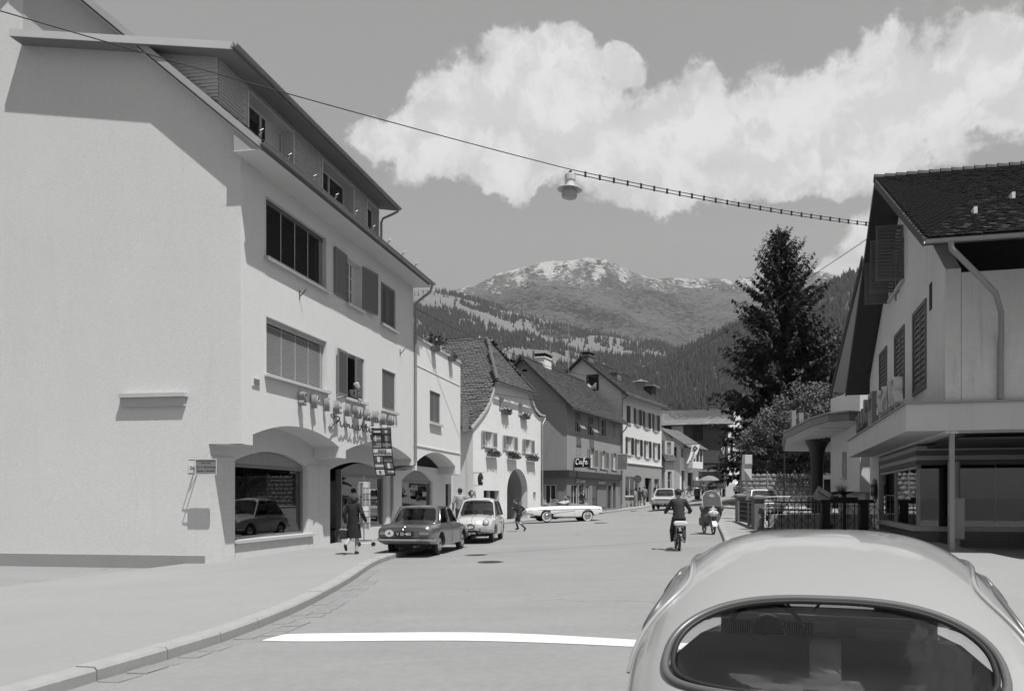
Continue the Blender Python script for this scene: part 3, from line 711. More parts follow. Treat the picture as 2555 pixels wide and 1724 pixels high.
def shingle_obj(T, xa, xb, z, h, y, tilt):
    w = round(xb-xa, 3); me = SG.get((w, T is SIDE))
    if me is None:
        q = MB(); g = .004; q.add([(g,-.026,0),(w-g,-.026,0),(w-g,-.003,h*1.05),(g,-.003,h*1.05),(g,0,0),(w-g,0,0)], [(0,1,2,3),(4,5,1,0),(0,3,4),(1,5,2)]); me = SG[(w, T is SIDE)] = q.mesh('shingle', M_SHG)
    obj_at('shingle', me, h1, T @ Tr(xa, y, z))
cheek.sort(key=lambda c: c[1]*-1); allsh = cheek[:190]+front[:110]
for c in allsh: shingle_obj(*c)
q = MB()
for T, xa, xb, z, h, y, tilt in cheek[190:]+front[110:]:
    g = .004; w = xb-xa; q.add([tuple(T @ V((xa+a, y+b, z+c))) for a, b, c in [(g,-.026,0),(w-g,-.026,0),(w-g,-.003,h*1.05),(g,-.003,h*1.05),(g,0,0),(w-g,0,0)]], [(0,1,2,3),(4,5,1,0)])
q.build('shingles', M_SHG, h1, recalc=False, kind='stuff')
for (a, b) in ((1.33,3.82),(5.7,8.15),(9.31,10.42)):
    win(h1, a+.03, b-.03, 11.12, 12.24, T=Tr(0,.6,0), dep=.32 if b < 9 else .2, nv=2, nh=0, sill=None, curtain=[(.62,.98)] if a < 2 else None)
    m = MB(); m.box(a-.03,a+.03,.56,.95,11.1,12.28).box(b-.03,b+.03,.56,.95,11.1,12.28).box(a+.03,b-.03,.56,.95,12.24,12.28); m.build('window_reveal', M_FRAME, h1)
slab([(-.42,-.02,12.42),(10.75,-.02,12.42),(10.75,6,13.28),(-.42,6,13.28)], .1, mat('eave_paint', .26, .8, (2,.15)), 'dormer_roof', h1)
slab([(-.45,-.05,12.50),(10.8,-.05,12.50),(10.8,6,13.36),(-.45,6,13.36)], .06, M_ZINC, 'dormer_covering', h1)
gutter([(-.48,-.10,12.44),(10.8,-.10,12.42)], .085, h1)
m = MB(); m.prism([(-.04,12.32),(-.04,12.50),(6,13.36),(6,13.18)], 0, .03); m.build('verge_board', mat('verge_pale', .55, .6, (3,.08)), h1, T=Matrix(((0,-1,0,-.43),(1,0,0,0),(0,0,1,0),(0,0,0,1))))
m = MB(); m.tube([(10.65,-.1,12.36),(10.65,-.08,12.25),(10.62,.2,12.12),(10.56,.45,12.0),(10.55,.52,11.85),(10.55,.52,11.0)], .045, 8); m.build('downpipe', M_ZINC, h1, smooth=60)
# ridge side above dormer keeps the outline: small wall brackets, lamps hooks
for (x, z) in ((3.03,7.42),(11.1,7.2)):
    m = MB(); m.tube([(x,-.01,z+.02),(x,-.01,z-.24)], .016, 6); m.tube([(x,-.01,z-.16),(x,-.17,z)], .014, 6); m.tube([(x,-.17,z),(x,-.2,z+.05)], .014, 6); m.build('flag_bracket', M_IRON, h1)
m = MB(); m.box(.5,.86,-.03,.0,4.44,4.66); v_ = m.build('wall_vent', M_FRAME, h1); m = MB()
for k in range(5): m.box(.55,.81,-.045,-.031,4.48+k*.032,4.495+k*.032)
m.build('vent_grille', M_ZINC, v_)
m = MB(); m.box(-3.2,-1.40,-.16,.0,4.12,4.22); m.box(-3.2,-1.46,-.10,-.0,3.9,4.118); m.build('porch_cornice', mat('cornice_cement', .5, .9, (3,.06)), h1, T=SIDE)

# shop lettering: deep channel letters on the wall
sg = thing('shop_sign', 'raised channel letters spelling a shop name in capitals above the arches', 'sign', (-7.71, 20.04, 0), RZ1)
M_LET = mat('letter_sheet', .26, .45, (4,.06), metal=.2); M_NEON = mat('neon_tube', .8, .25)
xs = 2.95; i = 0
for ch in 'SPIELWAREN':
    x = 2.98+i*.765; i += 1
    me = text_mesh(ch, .50, M_LET, .075, .012, name='letter'); put('letter', me, sg, (x, -.14, 4.38)).scale = (1, 1, 1.06)
    lo = sg.children[-1] if False else bpy.data.objects[-1] if False else None
    me2 = text_mesh(ch, .50, M_NEON, .004, -.024, name='letter_face'); o2 = put('letter_face', me2, sg, (x, -.222, 4.38)); o2.scale = (1, 1, 1.06)
ss = thing('neon_script', 'thin dark cursive neon script mounted below the capital letters', 'sign', (-7.71, 20.04, 0), RZ1)
def stroke(pts, n=5): return [tuple(p) for p in catmull([(x, -.13, z) for x, z in pts], n)]
S = [[(4.80,3.72),(5.1,3.93),(5.42,4.06),(5.28,4.13),(4.95,4.05),(4.80,4.12),(4.95,4.16),(5.1,4.08)],[(5.18,3.92),(5.42,4.0),(5.5,3.86),(5.62,3.84),(5.74,3.96),(5.76,3.86),(5.86,3.86),(5.98,3.97),(6.02,3.90),(6.14,3.96),(6.18,3.86),(6.30,3.87),(6.4,3.98),(6.42,3.86),(6.52,3.86)],
     [(6.86,3.97),(6.68,3.96),(6.64,3.85),(6.78,3.84),(6.88,3.97),(6.9,3.85),(7.05,3.88),(7.22,4.1),(7.22,3.86),(7.34,3.86),(7.52,4.08),(7.54,3.86),(7.66,3.86),(7.8,3.96),(7.82,3.86),(7.95,3.85),(8.25,3.90),(8.6,3.88)],[(7.02,3.99),(7.75,3.99)],[(6.40,4.07),(6.42,4.09)],[(7.84,4.05),(7.86,4.07)],[(8.0,3.6),(7.9,3.75),(8.05,3.72),(8.5,3.70)]]
m = MB()
for s_ in S: m.tube(stroke(s_), .02, 6)
m.build('script_tube', mat('neon_dark', .05, .4), ss)
m = MB()
for x in (5.0,5.6,6.2,6.9,7.5,8.0): m.tube([(x,-.13,3.88),(x,.0,3.88)], .008, 4)
m.build('standoff', M_ZINC, ss, kind='stuff')
# banner with little flags
bn = thing('flag_banner', 'long dark hanging banner with rows of little flags and the words REISE ANDENKEN', 'banner', (-7.71+.1603*8.15, 20.04+.9871*8.15, 0), RZ1)
m = MB(); m.tube([(0,.0,4.03),(0,-.86,4.06)], .016, 8); m.ball((0,-.88,4.06), .035); m.build('pole', M_FRAME, bn, smooth=40)
def bp(u, v, o=0): return (.02*sin(v*5)+o+.05*v*v, -.06-.70*u-.16*v*v, 4.0-1.62*v)       # u across (wall->street), v down
MBK = mat('banner_cloth', .025, .9)
m = MB(); m.grid(lambda u, v: bp(u, v), 4, 18); m.grid(lambda u, v: bp(u, v, .006), 4, 18); m.build('cloth', MBK, bn, smooth=60)
GL = {k: mat('flag_'+k, v, .85, (30,.06)) for k, v in dict(w=.70, g=.30, d=.10, k=.035, m=.18).items()}
def cell(u0, u1, v0, v1, rects):
    for i, (a, b, c, d, k) in enumerate(rects):
        m = MB(); o = -.004-.0015*i; U = lambda t: u0+(u1-u0)*t; Vv = lambda t: v0+(v1-v0)*t
        m.grid(lambda p, q: bp(U(a+(b-a)*p), Vv(c+(d-c)*q), o), 2, 2); m.build('flag_panel', GL[k], bn)
rows = [(.02,.125),(.155,.275),(.30,.41),None,(.60,.71),(.735,.845),(.87,.98)]
H3s = lambda a, b, c: [(0,1,0,.34,a),(0,1,.34,.66,b),(0,1,.66,1,c)]
V3s = lambda a, b, c: [(0,.34,0,1,a),(.34,.66,0,1,b),(.66,1,0,1,c)]
fl = [(H3s('d','w','k'), [(0,1,0,1,'d'),(.42,.58,.2,.8,'w'),(.3,.7,.42,.58,'w')]), ([(0,1,0,1,'m'),(.28,.42,0,1,'w'),(0,1,.42,.58,'w')], V3s('k','g','d')),
      ([(0,1,k/9,(k+1)/9,'gm'[k % 2]) for k in range(9)]+[(.0,.4,0,.5,'d')], [(0,1,0,1,'d'),(.42,.58,0,1,'w'),(0,1,.4,.6,'w'),(.46,.54,0,1,'m'),(0,1,.46,.54,'m')]), None,
      (V3s('d','w','m'), H3s('k','d','m')), (H3s('m','w','m'), V3s('d','w','m')), ([(0,1,0,1,'w'),(.35,.6,.2,.85,'d')], [(0,1,0,1,'d'),(.3,1,.25,.6,'w'),(.45,.7,.35,.5,'k')])]
for r, f in zip(rows, fl):
    if r: cell(.05,.47,r[0],r[1],f[0]); cell(.53,.95,r[0],r[1],f[1])
cell(.04,.96,.435,.575,[(0,1,0,1,'w')])
for tx, v in (('REISE',.478),('ANDENKEN',.533)):
    me = text_mesh(tx, .125 if tx == 'REISE' else .115, MBK, 0, .004, name='lettering', space=1.05); p = bp(.5, v, -.014)
    put('lettering', me, bn, p, (0, .03, -pi/2))
# doctor's sign and house number
M_ENAM = mat('enamel_white', .62, .3); M_INK = mat('ink', .03, .6)
dsn = thing('door_plate', 'rectangular grey practice sign on a scroll bracket at the house corner', 'sign', (-7.71, 20.04, 0), RZ1)
m = MB(); m.bbox(-.98,-.42,-.36,-.33,2.19,2.57,.008); p_ = m.build('plate', mat('plate_grey', .22, .4), dsn, T=SIDE)
m = MB(); m.box(-.98,-.42,-.372,-.361,2.55,2.57).box(-.98,-.42,-.372,-.361,2.19,2.21).box(-.98,-.965,-.372,-.361,2.21,2.55).box(-.435,-.42,-.372,-.361,2.21,2.55); m.build('plate_rim', M_ENAM, dsn, T=SIDE)
for tx, z, s in (('Univ. med.', 2.48,.06),('Dr. A. Rhomberg', 2.375,.072),('Facharzt f. Augenheilk.', 2.285,.052)): put('lettering', text_mesh(tx, s, M_INK, 0, .001, name='lettering', T=SIDE @ Tr(-.70,-.362,z)), dsn)
m = MB(); m.tube([(-1.16,-.0,2.55),(-1.16,-.34,2.55),(-.98,-.345,2.55)], .014, 6); m.tube([(-1.16,0,2.22),(-1.16,-.34,2.22),(-.98,-.345,2.22)], .014, 6); m.tube([(-1.16,-.0,2.55),(-1.18,-.17,2.38),(-1.16,-.0,2.22)], .01, 6); m.build('bracket', M_ZINC, dsn, T=SIDE)
hn = thing('house_number', 'small white enamel plate reading 20 on the plastered wall', 'sign', (-7.71, 20.04, 0), RZ1)
m = MB(); m.bbox(-1.40,-1.18,-.018,-.001,2.25,2.44,.01); m.build('plate', M_ENAM, hn, T=SIDE); put('lettering', text_mesh('20', .12, M_INK, 0, .002, name='lettering', T=SIDE @ Tr(-1.29,-.02,2.365)), hn)
# things shown in the toy shop window
def wloc(x, y, z): return (-7.71+.1603*x-.9871*y, 20.04+.9871*x+.1603*y, z)
m = MB(); m.tube([(.62*cos(t*pi/12), 0, .62*sin(t*pi/12)) for t in range(24)], .17, 12, closed=True); m.build('swim_ring', mat('vinyl_grey', .5, .35), None, loc=wloc(3.05,1.72,1.15), rot=(0,0,RZ1+.2), smooth=80, label='large pale inflatable ring at the left of the toy shop window', cat='swim ring')
m = MB(); m.tube([(.21*cos(t*pi/10), 0, .26*sin(t*pi/10)) for t in range(20)], .075, 10, closed=True); m.build('swim_ring', mat('vinyl_pale', .8, .35), None, loc=wloc(3.95,1.55,1.0), rot=(0,.4,RZ1), smooth=80, label='small pale inflatable ring leaning in the middle of the toy shop window', cat='swim ring')
def plush(loc, s, v, lab):
    r = thing('plush_toy', lab, 'toy', loc, RZ1+.3); mt = mat('plush_%d' % int(v*100), v, 1, (14,.4), None, (60,.02))
    m = MB(); m.ball((0,0,.2*s), .2*s, .17*s, .2*s).ball((0,-.03*s,.48*s), .15*s, .14*s, .14*s).ball((-.11*s,0,.6*s), .05*s).ball((.11*s,0,.6*s), .05*s); m.build('body', mt, r, smooth=60)
    for q in (-1, 1):
        m = MB(); m.tube([(q*.1*s,-.1*s,.08*s),(q*.2*s,-.3*s,.05*s)], [.085*s,.075*s], 8); m.build('leg', mt, r, smooth=60)
        m = MB(); m.tube([(q*.15*s,0,.32*s),(q*.26*s,-.14*s,.2*s)], [.065*s,.055*s], 8); m.build('arm', mt, r, smooth=60)
plush(wloc(3.35,1.42,.5), .8, .5, 'fluffy plush toy sitting on the floor of the toy shop window')
plush(wloc(4.35,1.42,.5), .95, .65, 'pale plush toy lounging beside the small ring in the shop window')
pst = thing('poster', 'dark poster with pale train-maker lettering inside the toy shop window', 'poster', wloc(4.15,2.28,0), RZ1)
m = MB(); m.box(-.7,.7,0,.02,.9,2.5); m.build('sheet', mat('poster_dark', .05, .5), pst); put('lettering', text_mesh('MÄRKLIN', .27, M_FRAME, 0, .004, name='lettering', T=Tr(0,-.012,2.34)), pst)
# postcard rack outside the door
pr = thing('postcard_rack', 'tall revolving rack of postcards beside the shop door', 'postcard rack', wloc(8.25,.25,KH+G(-6.6,28)), RZ1)
m = MB(); m.tube([(0,0,0),(0,0,2.25)], .018, 8); m.lathe([(.02,.03),(.28,.02),(.28,0),(.0,0)], 16); m.build('stand', M_ZINC, pr, smooth=40)
for s in (-1, 0, 1):
    for r_ in range(8):
        m = MB(); m.box(-.10,.10,-.2,-.19,.45+r_*.2,.62+r_*.2); m.xf(Rz(s*1.0+.15)); mt = mat('postcard_%d' % ((r_*3+s) % 5), [.5,.25,.36,.6,.2][(r_*3+s) % 5], .4, (28,.7)); m.build('postcard', mt, pr)
m = MB()
for k in range(6): a = k*pi/3+.15+pi/6; m.tube([(.2*cos(a),.2*sin(a),.4),(.2*cos(a),.2*sin(a),2.05)], .008, 4)
for z in (.42,1.2,2.03): m.tube([(.2*cos(t*pi/6),.2*sin(t*pi/6),z) for t in range(12)], .007, 4, closed=True)
m.build('wire_frame', M_FRAME, pr)
# ------------------------------------------------------------------ annex with terrace
def flower_box(root_fr, x, y, z, w, lab, grp='window boxes on the old house', T=None, rz=0, dens=70, name='flower_box'):
    X, Y = root_fr(x, y); r = thing(name, lab, 'flower box', (X, Y, z), rz, grp)
    m = MB(); m.add([(-w/2,-.2,0),(w/2,-.2,0),(w/2,0,0),(-w/2,0,0),(-w/2-.02,-.24,.17),(w/2+.02,-.24,.17),(w/2+.02,0,.17),(-w/2-.02,0,.17)], [(0,3,2,1),(0,1,5,4),(1,2,6,5),(2,3,7,6),(3,0,4,7),(4,5,6,7)]); m.build('trough', mat('trough_wood', .16, .8, (5,.2)), r)
    q = MB(); rn = random.Random(int(x*77+z*13))
    for k in range(int(dens*w)):
        c = V((rn.uniform(-w/2,w/2), rn.uniform(-.32,-.02), .17+abs(rn.gauss(0,.10))-.10*(rn.random() < .35))); d = V((rn.uniform(-1,1), rn.uniform(-1,.4), rn.uniform(-.3,1))).normalized()*.07; e = d.cross(V((rn.random(), rn.random(), rn.random()))).normalized()*.045
        q.add([c-d, c+e, c+d, c-e], [(0,1,2,3)])
    q.build('plants', mat('box_plants', .09, .8, (9,.7)), r, recalc=False)
    return r
def frf(ox, oy, ux, uy):
    l = hypot(ux, uy); ux /= l; uy /= l
    return lambda x, y: (ox+ux*x-uy*y, oy+uy*x+ux*y)
F1 = frf(-7.71, 20.04, .1624, 1)
M_PL2 = mat('plaster_white', .74, .92, (.5,.05), (3,.04), (60,.008), streak=.04)
an = thing('annex', 'low white annex with roof terrace, rounded corner and one arch', 'house', (-7.71, 20.04, 0), RZ1)
aw = (14.71,16.2,4.82,6.16); archA = arc(13.06,18.5,3.08,3.58)
outer = [(12.63,2.72),(13.06,2.72)]+archA+[(18.52,2.72),(19.02,2.72),(19.3,2.72),(19.3,8.0),(12.63,8.0)]
m = MB(); m.wall(outer, [rect(*aw)], 0, .3)
ring = [[(19.3+.55*sin(a), .55-.55*cos(a), z) for a in [k*pi/12 for k in range(7)]] for z in (2.72, 8.0)]
m.loft(ring, cap=False, closed=False); m.add([(19.85,.55,2.72),(19.85,4.,2.72),(19.85,4.,8.),(19.85,.55,8.)], [(0,1,2,3)]); m.add([(19.85,4,-.3),(12.6,4,-.3),(12.6,4,8),(19.85,4,8)], [(0,1,2,3)])
m.build('wall', M_PL2, an, smooth=35)
m = MB(); b_ = [(12.63,2.72),(13.06,2.72)]+archA+[(18.52,2.72),(19.3,2.72),(19.84,2.72)]; n = len(b_); m.add([(x,.3,z) for x,z in b_]+[(x,.846,z-.02) for x,z in b_], [(i,i+1,i+1+n,i+n) for i in range(n-1)]); m.build('arcade_soffit', M_SOF, an)
m = MB(); m.wall([(12.63,-.3),(20.9,-.3),(20.9,3.0),(12.63,3.0)], [[(13.66,1.0),(17.73,1.0)]+arc(13.66,17.73,2.35,2.8,10)[::-1], rect(19.75,20.65,-.29,2.3)], .85, 1.1); m.build('shop_front', M_PL2, an)
m = MB(); m.box(19.76,20.64,1.0,1.05,-.2,2.29); dd = m.build('door', M_DARK, an); m = MB(); m.ball((19.85,.98,1.05),.03); m.build('handle', M_ZINC, dd)
so_ = shop_window(13.68,17.71,1.02,2.33,(2.35,2.78),.95,an)
bl = put('roller_blind', MB().box(13.8,17.6,1.10,1.14,2.2,2.28).mesh('roller_blind', M_FRAME), an)
for k in range(14): put('slat', MB().box(13.8,17.6,1.1,1.103,1.5+k*.05,1.535+k*.05).mesh('slat', mat('blind_pale', .44)) if k == 0 else bl.children[0].data, bl, (0,0,0 if k == 0 else k*.05))
put('lettering', text_mesh('ADLER', .30, M_FRAME, 0, .002, name='lettering', T=Tr(15.6,.985,2.05)), an)
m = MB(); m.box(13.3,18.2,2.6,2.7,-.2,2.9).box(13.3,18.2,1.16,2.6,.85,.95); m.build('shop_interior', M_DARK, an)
m = MB(); m.box(12.64,19.3,-.035,-.001,3.70,3.74); m.loft([[(19.3+.585*sin(a), .55-.585*cos(a), z) for a in [k*pi/12 for k in range(7)]] for z in (3.70,3.74)], cap=False, closed=False); m.build('string_course', M_PL2, an, smooth=35)
m = MB(); m.box(12.64,19.3,-.02,-.001,6.92,6.96); m.build('string_course', M_PL2, an)
cap_ = [(12.64,-.06),(19.3,-.06)]+[(19.3+.61*sin(a), .55-.61*cos(a)) for a in [k*pi/12 for k in range(1,7)]]+[(19.91,4.),(12.64,4.)]
m = MB(); n = len(cap_); m.add([(x,y,8.0) for x,y in cap_]+[(x,y,8.10) for x,y in cap_], [tuple(range(n)), tuple(range(2*n-1,n-1,-1))]+[(i,(i+1)%n,(i+1)%n+n,i+n) for i in range(n)]); m.build('coping', mat('coping_stone', .45, .85, (3,.1)), an)
win(an, *aw, dep=.2, nv=2, nh=0, sill=(.06,.12,.1))
shutter(an, aw[0]+.02, aw[2]+.01, aw[3]-.01, .72, 1, 0, y=.06, n=17); shutter(an, aw[1]-.02, aw[2]+.01, aw[3]-.01, .72, -1, 0, y=.06, n=17)
shutter(an, 19.35, 4.75, 6.08, .5, 1, 20, y=-.10, n=15)
for x, lab in ((15.1,'flower box hanging on the terrace parapet nearest the tall house'),(17.6,'flower box in the middle of the terrace parapet'),(19.7,'flower box at the rounded corner of the terrace parapet')):
    flower_box(F1, x, -.03 if x < 19 else .2, 7.86, .5, lab, 'terrace flower boxes', rz=RZ1 if x < 19 else RZ1+.7, dens=60)
flower_box(F1, 19.98, 1.2, 4.05, .6, 'flower box on the side wall below the terrace corner', 'terrace flower boxes', rz=RZ1+pi/2, dens=60)
X_, Y_ = F1(16.3, .35); pl = thing('potted_plant', 'leafy potted plant beside white laundry on the terrace', 'plant', (X_, Y_, 8.05))
m = MB(); m.lathe([(.14,0),(.19,.3),(.17,.3)], 12); m.build('pot', M_SILL, pl)
q = MB(); rn = random.Random(4)
for k in range(160):
    c = V((rn.gauss(0,.25), rn.gauss(0,.2), .35+abs(rn.gauss(0,.2)))); d = V((rn.uniform(-1,1), rn.uniform(-1,1), rn.uniform(0,1))).normalized()*.1; e = d.cross(V((0,.3,1))).normalized()*.05; q.add([c-d,c+e,c+d,c-e], [(0,1,2,3)])
q.build('foliage', MATS['box_plants'], pl, recalc=False)
X_, Y_ = F1(17.0, .5); m = MB(); m.grid(lambda u, v: (u*.8, .05*sin(u*9+v*3), .1+v*(.55+.1*sin(u*7))), 10, 5); m.build('laundry', mat('linen', .75, .9), None, loc=(X_, Y_, 8.08), rot=(0,0,RZ1), label='white laundry hung on the annex terrace', cat='laundry', smooth=60)

# ------------------------------------------------------------------ old house with swept gable
RZ3 = atan2(1, .365); F3 = frf(-4.81, 47, .365, 1)
h3 = thing('gabled_house', 'old white house with swept gable, half-hipped tiled roof and arched gateway', 'house', (-4.81, 47, 0), RZ3)
M_PL3 = mat('plaster_old', .74, .95, (.5,.11), (3,.08), (40,.010), streak=.16)
att = [(3.67,4.37,7.12,7.75),(6.72,7.4,7.05,7.72)]; wm = [(1.59,2.70,4.64,5.56),(4.68,5.93,4.6,5.52),(7.85,8.88,4.56,5.5)]
def arched(x0, x1, z0, z1, n=12, r=1.): return [(x0,z0),(x1,z0)]+[( (x0+x1)/2+(x1-x0)/2*cos(pi*k/n), z1-(z1-(z0+(z1-z0)*(1-r)))+ ((z1-z0)*r)*sin(pi*k/n)) for k in range(n+1)]
def rtop(x0, x1, z0, zs, zt, n=12): return [(x0,z0),(x1,z0)]+[((x0+x1)/2+(x1-x0)/2*cos(pi*k/n), zs+(zt-zs)*sin(pi*k/n)) for k in range(n+1)]
gate = rtop(4.87,8.3,.0,2.0,3.5)
body = [(0,-.3),(10.72,-.3),(10.72,7.1),(9.9,7.32),(9.47,7.5),(8.92,7.9),(8.45,8.45),(8.3,8.72),(2.96,8.68),(2.53,7.96),(1.93,7.1),(1.26,6.6),(.5,6.1),(0,5.85)]
door3 = rect(1.43,3.67,-.2,2.05); slit = rect(9.31,9.8,1.37,2.0)
m = MB(); m.wall(body, [rtop(a,b,c,d,d+.14,6) for a,b,c,d in att]+[rect(*q) for q in wm]+[gate, door3, slit], 0, .42); m.build('wall', M_PL3, h3)
m = MB(); m.box(.02,.4,.43,9.5,-.3,5.85).box(10.3,10.7,.43,9.5,-.3,7.1).box(.02,10.7,9.3,9.6,-.3,8.6); m.build('side_wall', M_PL3, h3)
# vaulted passage behind the gateway
m = MB(); pts = rtop(4.87,8.3,.0,2.0,3.5)[1:]; pts = [(8.3,-.1)]+pts[1:]+[(4.87,-.1)]
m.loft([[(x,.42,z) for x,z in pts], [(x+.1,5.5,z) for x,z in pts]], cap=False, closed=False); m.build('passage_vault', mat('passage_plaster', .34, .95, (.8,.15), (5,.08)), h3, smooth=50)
m = MB(); m.box(4.9,8.4,5.45,5.5,-.1,3.6); m.build('passage_door', M_WOODD, h3)
m = MB(); m.box(1.5,2.5,.3,.36,-.2,2.03).box(2.6,3.6,.3,.36,-.2,2.03); m.build('shutter_door', M_DARK, h3, kind=None); m = MB(); m.box(2.5,2.6,.15,.4,-.2,2.04); m.build('door_post', M_PL3, h3)
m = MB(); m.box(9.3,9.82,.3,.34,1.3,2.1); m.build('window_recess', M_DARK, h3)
for q in att: m = MB(); m.box(q[0]-.05,q[1]+.05,.36,.4,q[2]-.1,q[3]+.2); m.build('window_recess', M_PL3 if q[0] > 9 else mat('attic_shutter', .42, .9), h3); s = MB(); s.box(q[0]-.04,q[1]+.04,-.06,.1,q[2]-.06,q[2]-.002); s.build('sill', M_SILL, h3)
M_SHW = mat('shutter_pale', .40, .6, (3,.1))
for i, q in enumerate(wm):
    win(h3, *q, dep=.18, nv=2, nh=2, curtain=[(.02,.3),(.7,.98)], fr=mat('frame_grey', .5, .6))
    shutter(h3, q[0]-.01, q[2]+.0, q[3]+.0, .52, 1, 176, mt=M_SHW, n=10, separate=False, y=-.03); shutter(h3, q[1]+.01, q[2], q[3], .52, -1, 176, mt=M_SHW, n=10, separate=False, y=-.03)
nm3 = ['leftmost','middle','rightmost']
for i, (a, b) in enumerate(((1.66,3.4),(4.75,6.5),(7.95,9.7))): flower_box(F3, (a+b)/2-.1, -.08, 4.08, (b-a)*.85, '%s flower trough under the first floor windows of the gabled house' % nm3[i], rz=RZ3, dens=130)
for i, (a, b) in enumerate(((3.8,5.1),(6.85,8.2))): flower_box(F3, (a+b)/2, -.04, 6.80, 1.05, ['left','right'][i]+' flower box below the attic windows in the swept gable', rz=RZ3, dens=110)
# roof: left side flared, right side flared, half hip in front
ZR = 11.85; XR = 5.67; YH = 1.72
profL = [(-.5,5.62),(.5,6.22),(1.3,6.75),(1.97,7.3),(2.5,8.05),(2.9,8.72),(XR,ZR)]
profR = [(11.35,7.38),(10.4,7.4),(9.6,7.66),(9.0,8.1),(8.45,8.72),(XR,ZR)]
def prof_tiles(prof, y0, y1, hip_from, mt):
    for (xa, za), (xb, zb) in zip(prof, prof[1:]):
        L = hypot(xb-xa, zb-za); last = (xb == XR)
        def clip(a, b, L=L, last=last):
            return (not last) or a > YH*b/L-.1 if prof is profL else ((not last) or (y1-y0-a) > YH*b/L-.1)
        if prof is profL: P = (xa, y0, za); A = (0, y1-y0, 0)
        else: P = (xa, y1, za); A = (0, y0-y1, 0)
        tiled(P, A, (xb-xa, 0, zb-za), .25, .2, mt, h3, clip=clip, jit=.035, thick=.034)
        slab([(xa,y0,za),(xa,y1,za),(xb,y1,zb),(xb,y0+(YH if last else 0),zb)], .1, M_WOODD, 'roof', h3)
prof_tiles(profL, -.12, 9.4, 0, M_TILE2); prof_tiles(profR, -.12, 9.4, 0, M_TILE2)
P0, P1, AP = V((2.55,-.32,8.62)), V((8.85,-.32,8.62)), V((XR,YH,ZR))
Lh = (AP-(P0+P1)/2).length
tiled(P0, P1-P0, AP-V((XR,-.32,8.62)), .25, .2, M_TILE2, h3, jit=.035, thick=.034, clip=lambda a, b: (XR-2.55)*b/Lh-.1 < a < 6.3-(8.85-XR)*b/Lh+.1)
slab([tuple(P0),tuple(P1),tuple(AP)], .08, M_WOODD, 'roof', h3)
m = MB()
def ridge(m, a, b, r=.10):
    a, b = V(a), V(b); n = max(2, int((b-a).length/.32))
    for k in range(n): p, q = a.lerp(b, k/n), a.lerp(b, (k+.93)/n); m.tube([p+V((0,0,.015)), q], [r*1.12, r*.95], 8)
ridge(m, AP, (XR,9.4,ZR)); ridge(m, AP, P0+V((.1,0,.12))); ridge(m, AP, P1+V((-.1,0,.12))); m.build('ridge_tiles', M_TILE2, h3, kind='stuff')
m = MB(); m.prism([(x,z) for x,z in profL[:6]]+[(x+.16,z-.10) for x,z in profL[:6]][::-1], -.15, -.02); m.build('verge_moulding', mat('verge_plaster', .46, .9, (2,.15)), h3)
m = MB(); m.prism([(x,z) for x,z in profR[:5]]+[(x-.16,z-.10) for x,z in profR[:5]][::-1], -.15, -.02); m.build('verge_moulding', mat('verge_plaster', .46, .9, (2,.15)), h3)
gutter([(2.5,-.42,8.56),(8.9,-.42,8.56)], .07, h3)
m = MB(); m.tube([(11.35,-.1,7.2),(11.2,-.1,7.0),(10.85,-.1,6.75),(10.8,-.1,6.5),(10.8,-.1,.3)], .05, 8); m.build('downpipe', M_ZINC, h3, smooth=60)
def chimney(root, x, y, z0, z1, w=.7, d=.55, lab=None, cap=True, mt=None):
    m = MB(); m.box(x-w/2,x+w/2,y-d/2,y+d/2,z0,z1-.35); m.box(x-w/2-.06,x+w/2+.06,y-d/2-.06,y+d/2+.06,z1-.35,z1-.25); c = m.build('chimney', mt or M_BRICKC, root)
    if cap:
        m = MB(); m.box(x-w/2-.1,x+w/2+.1,y-d/2-.1,y+d/2+.1,z1-.06,z1)
        for sx in (-1, 1):
            for sy in (-1, 1): m.box(x+sx*(w/2-.06)-.05,x+sx*(w/2-.06)+.05,y+sy*(d/2-.06)-.05,y+sy*(d/2-.06)+.05,z1-.25,z1-.06)
        m.build('chimney_cap', M_DARK, c)
    return c
def loc3(F, X, Y, ox, oy, ux, uy):
    l = hypot(ux, uy); ux /= l; uy /= l; dx, dy = X-ox, Y-oy; return dx*ux+dy*uy, -dx*uy+dy*ux
x_, y_ = loc3(0, -7.1, 58.2, -4.81, 47, .365, 1); chimney(h3, x_, y_, 8., 12.75, 1.05, .8)
m = MB(); m.tube([(x_-.9,y_-2.2,9),(x_-.9,y_-2.2,12.75)], .05, 6); m.build('vent_pipe', M_FRAME, h3)
sgn = thing('wall_lantern', 'small lantern sign on a bracket beside the gabled house', 'lantern', (*F3(.05,-.3), 2.3), RZ3)
m = MB(); m.tube([(0,.3,.75),(0,-.35,.75)], .02, 6); m.tube([(0,.3,.02),(0,-.3,.02)], .015, 6); m.build('bracket', M_IRON, sgn); m = MB(); m.lathe([(.13,.05),(.16,.3),(.16,.5),(.10,.68),(.02,.74)], 10, (0,-.15,0)); m.build('lantern_body', M_DARK, sgn); m = MB(); m.box(-.16,.16,-.33,-.31,.2,.36); m.build('panel', M_FRAME, sgn)

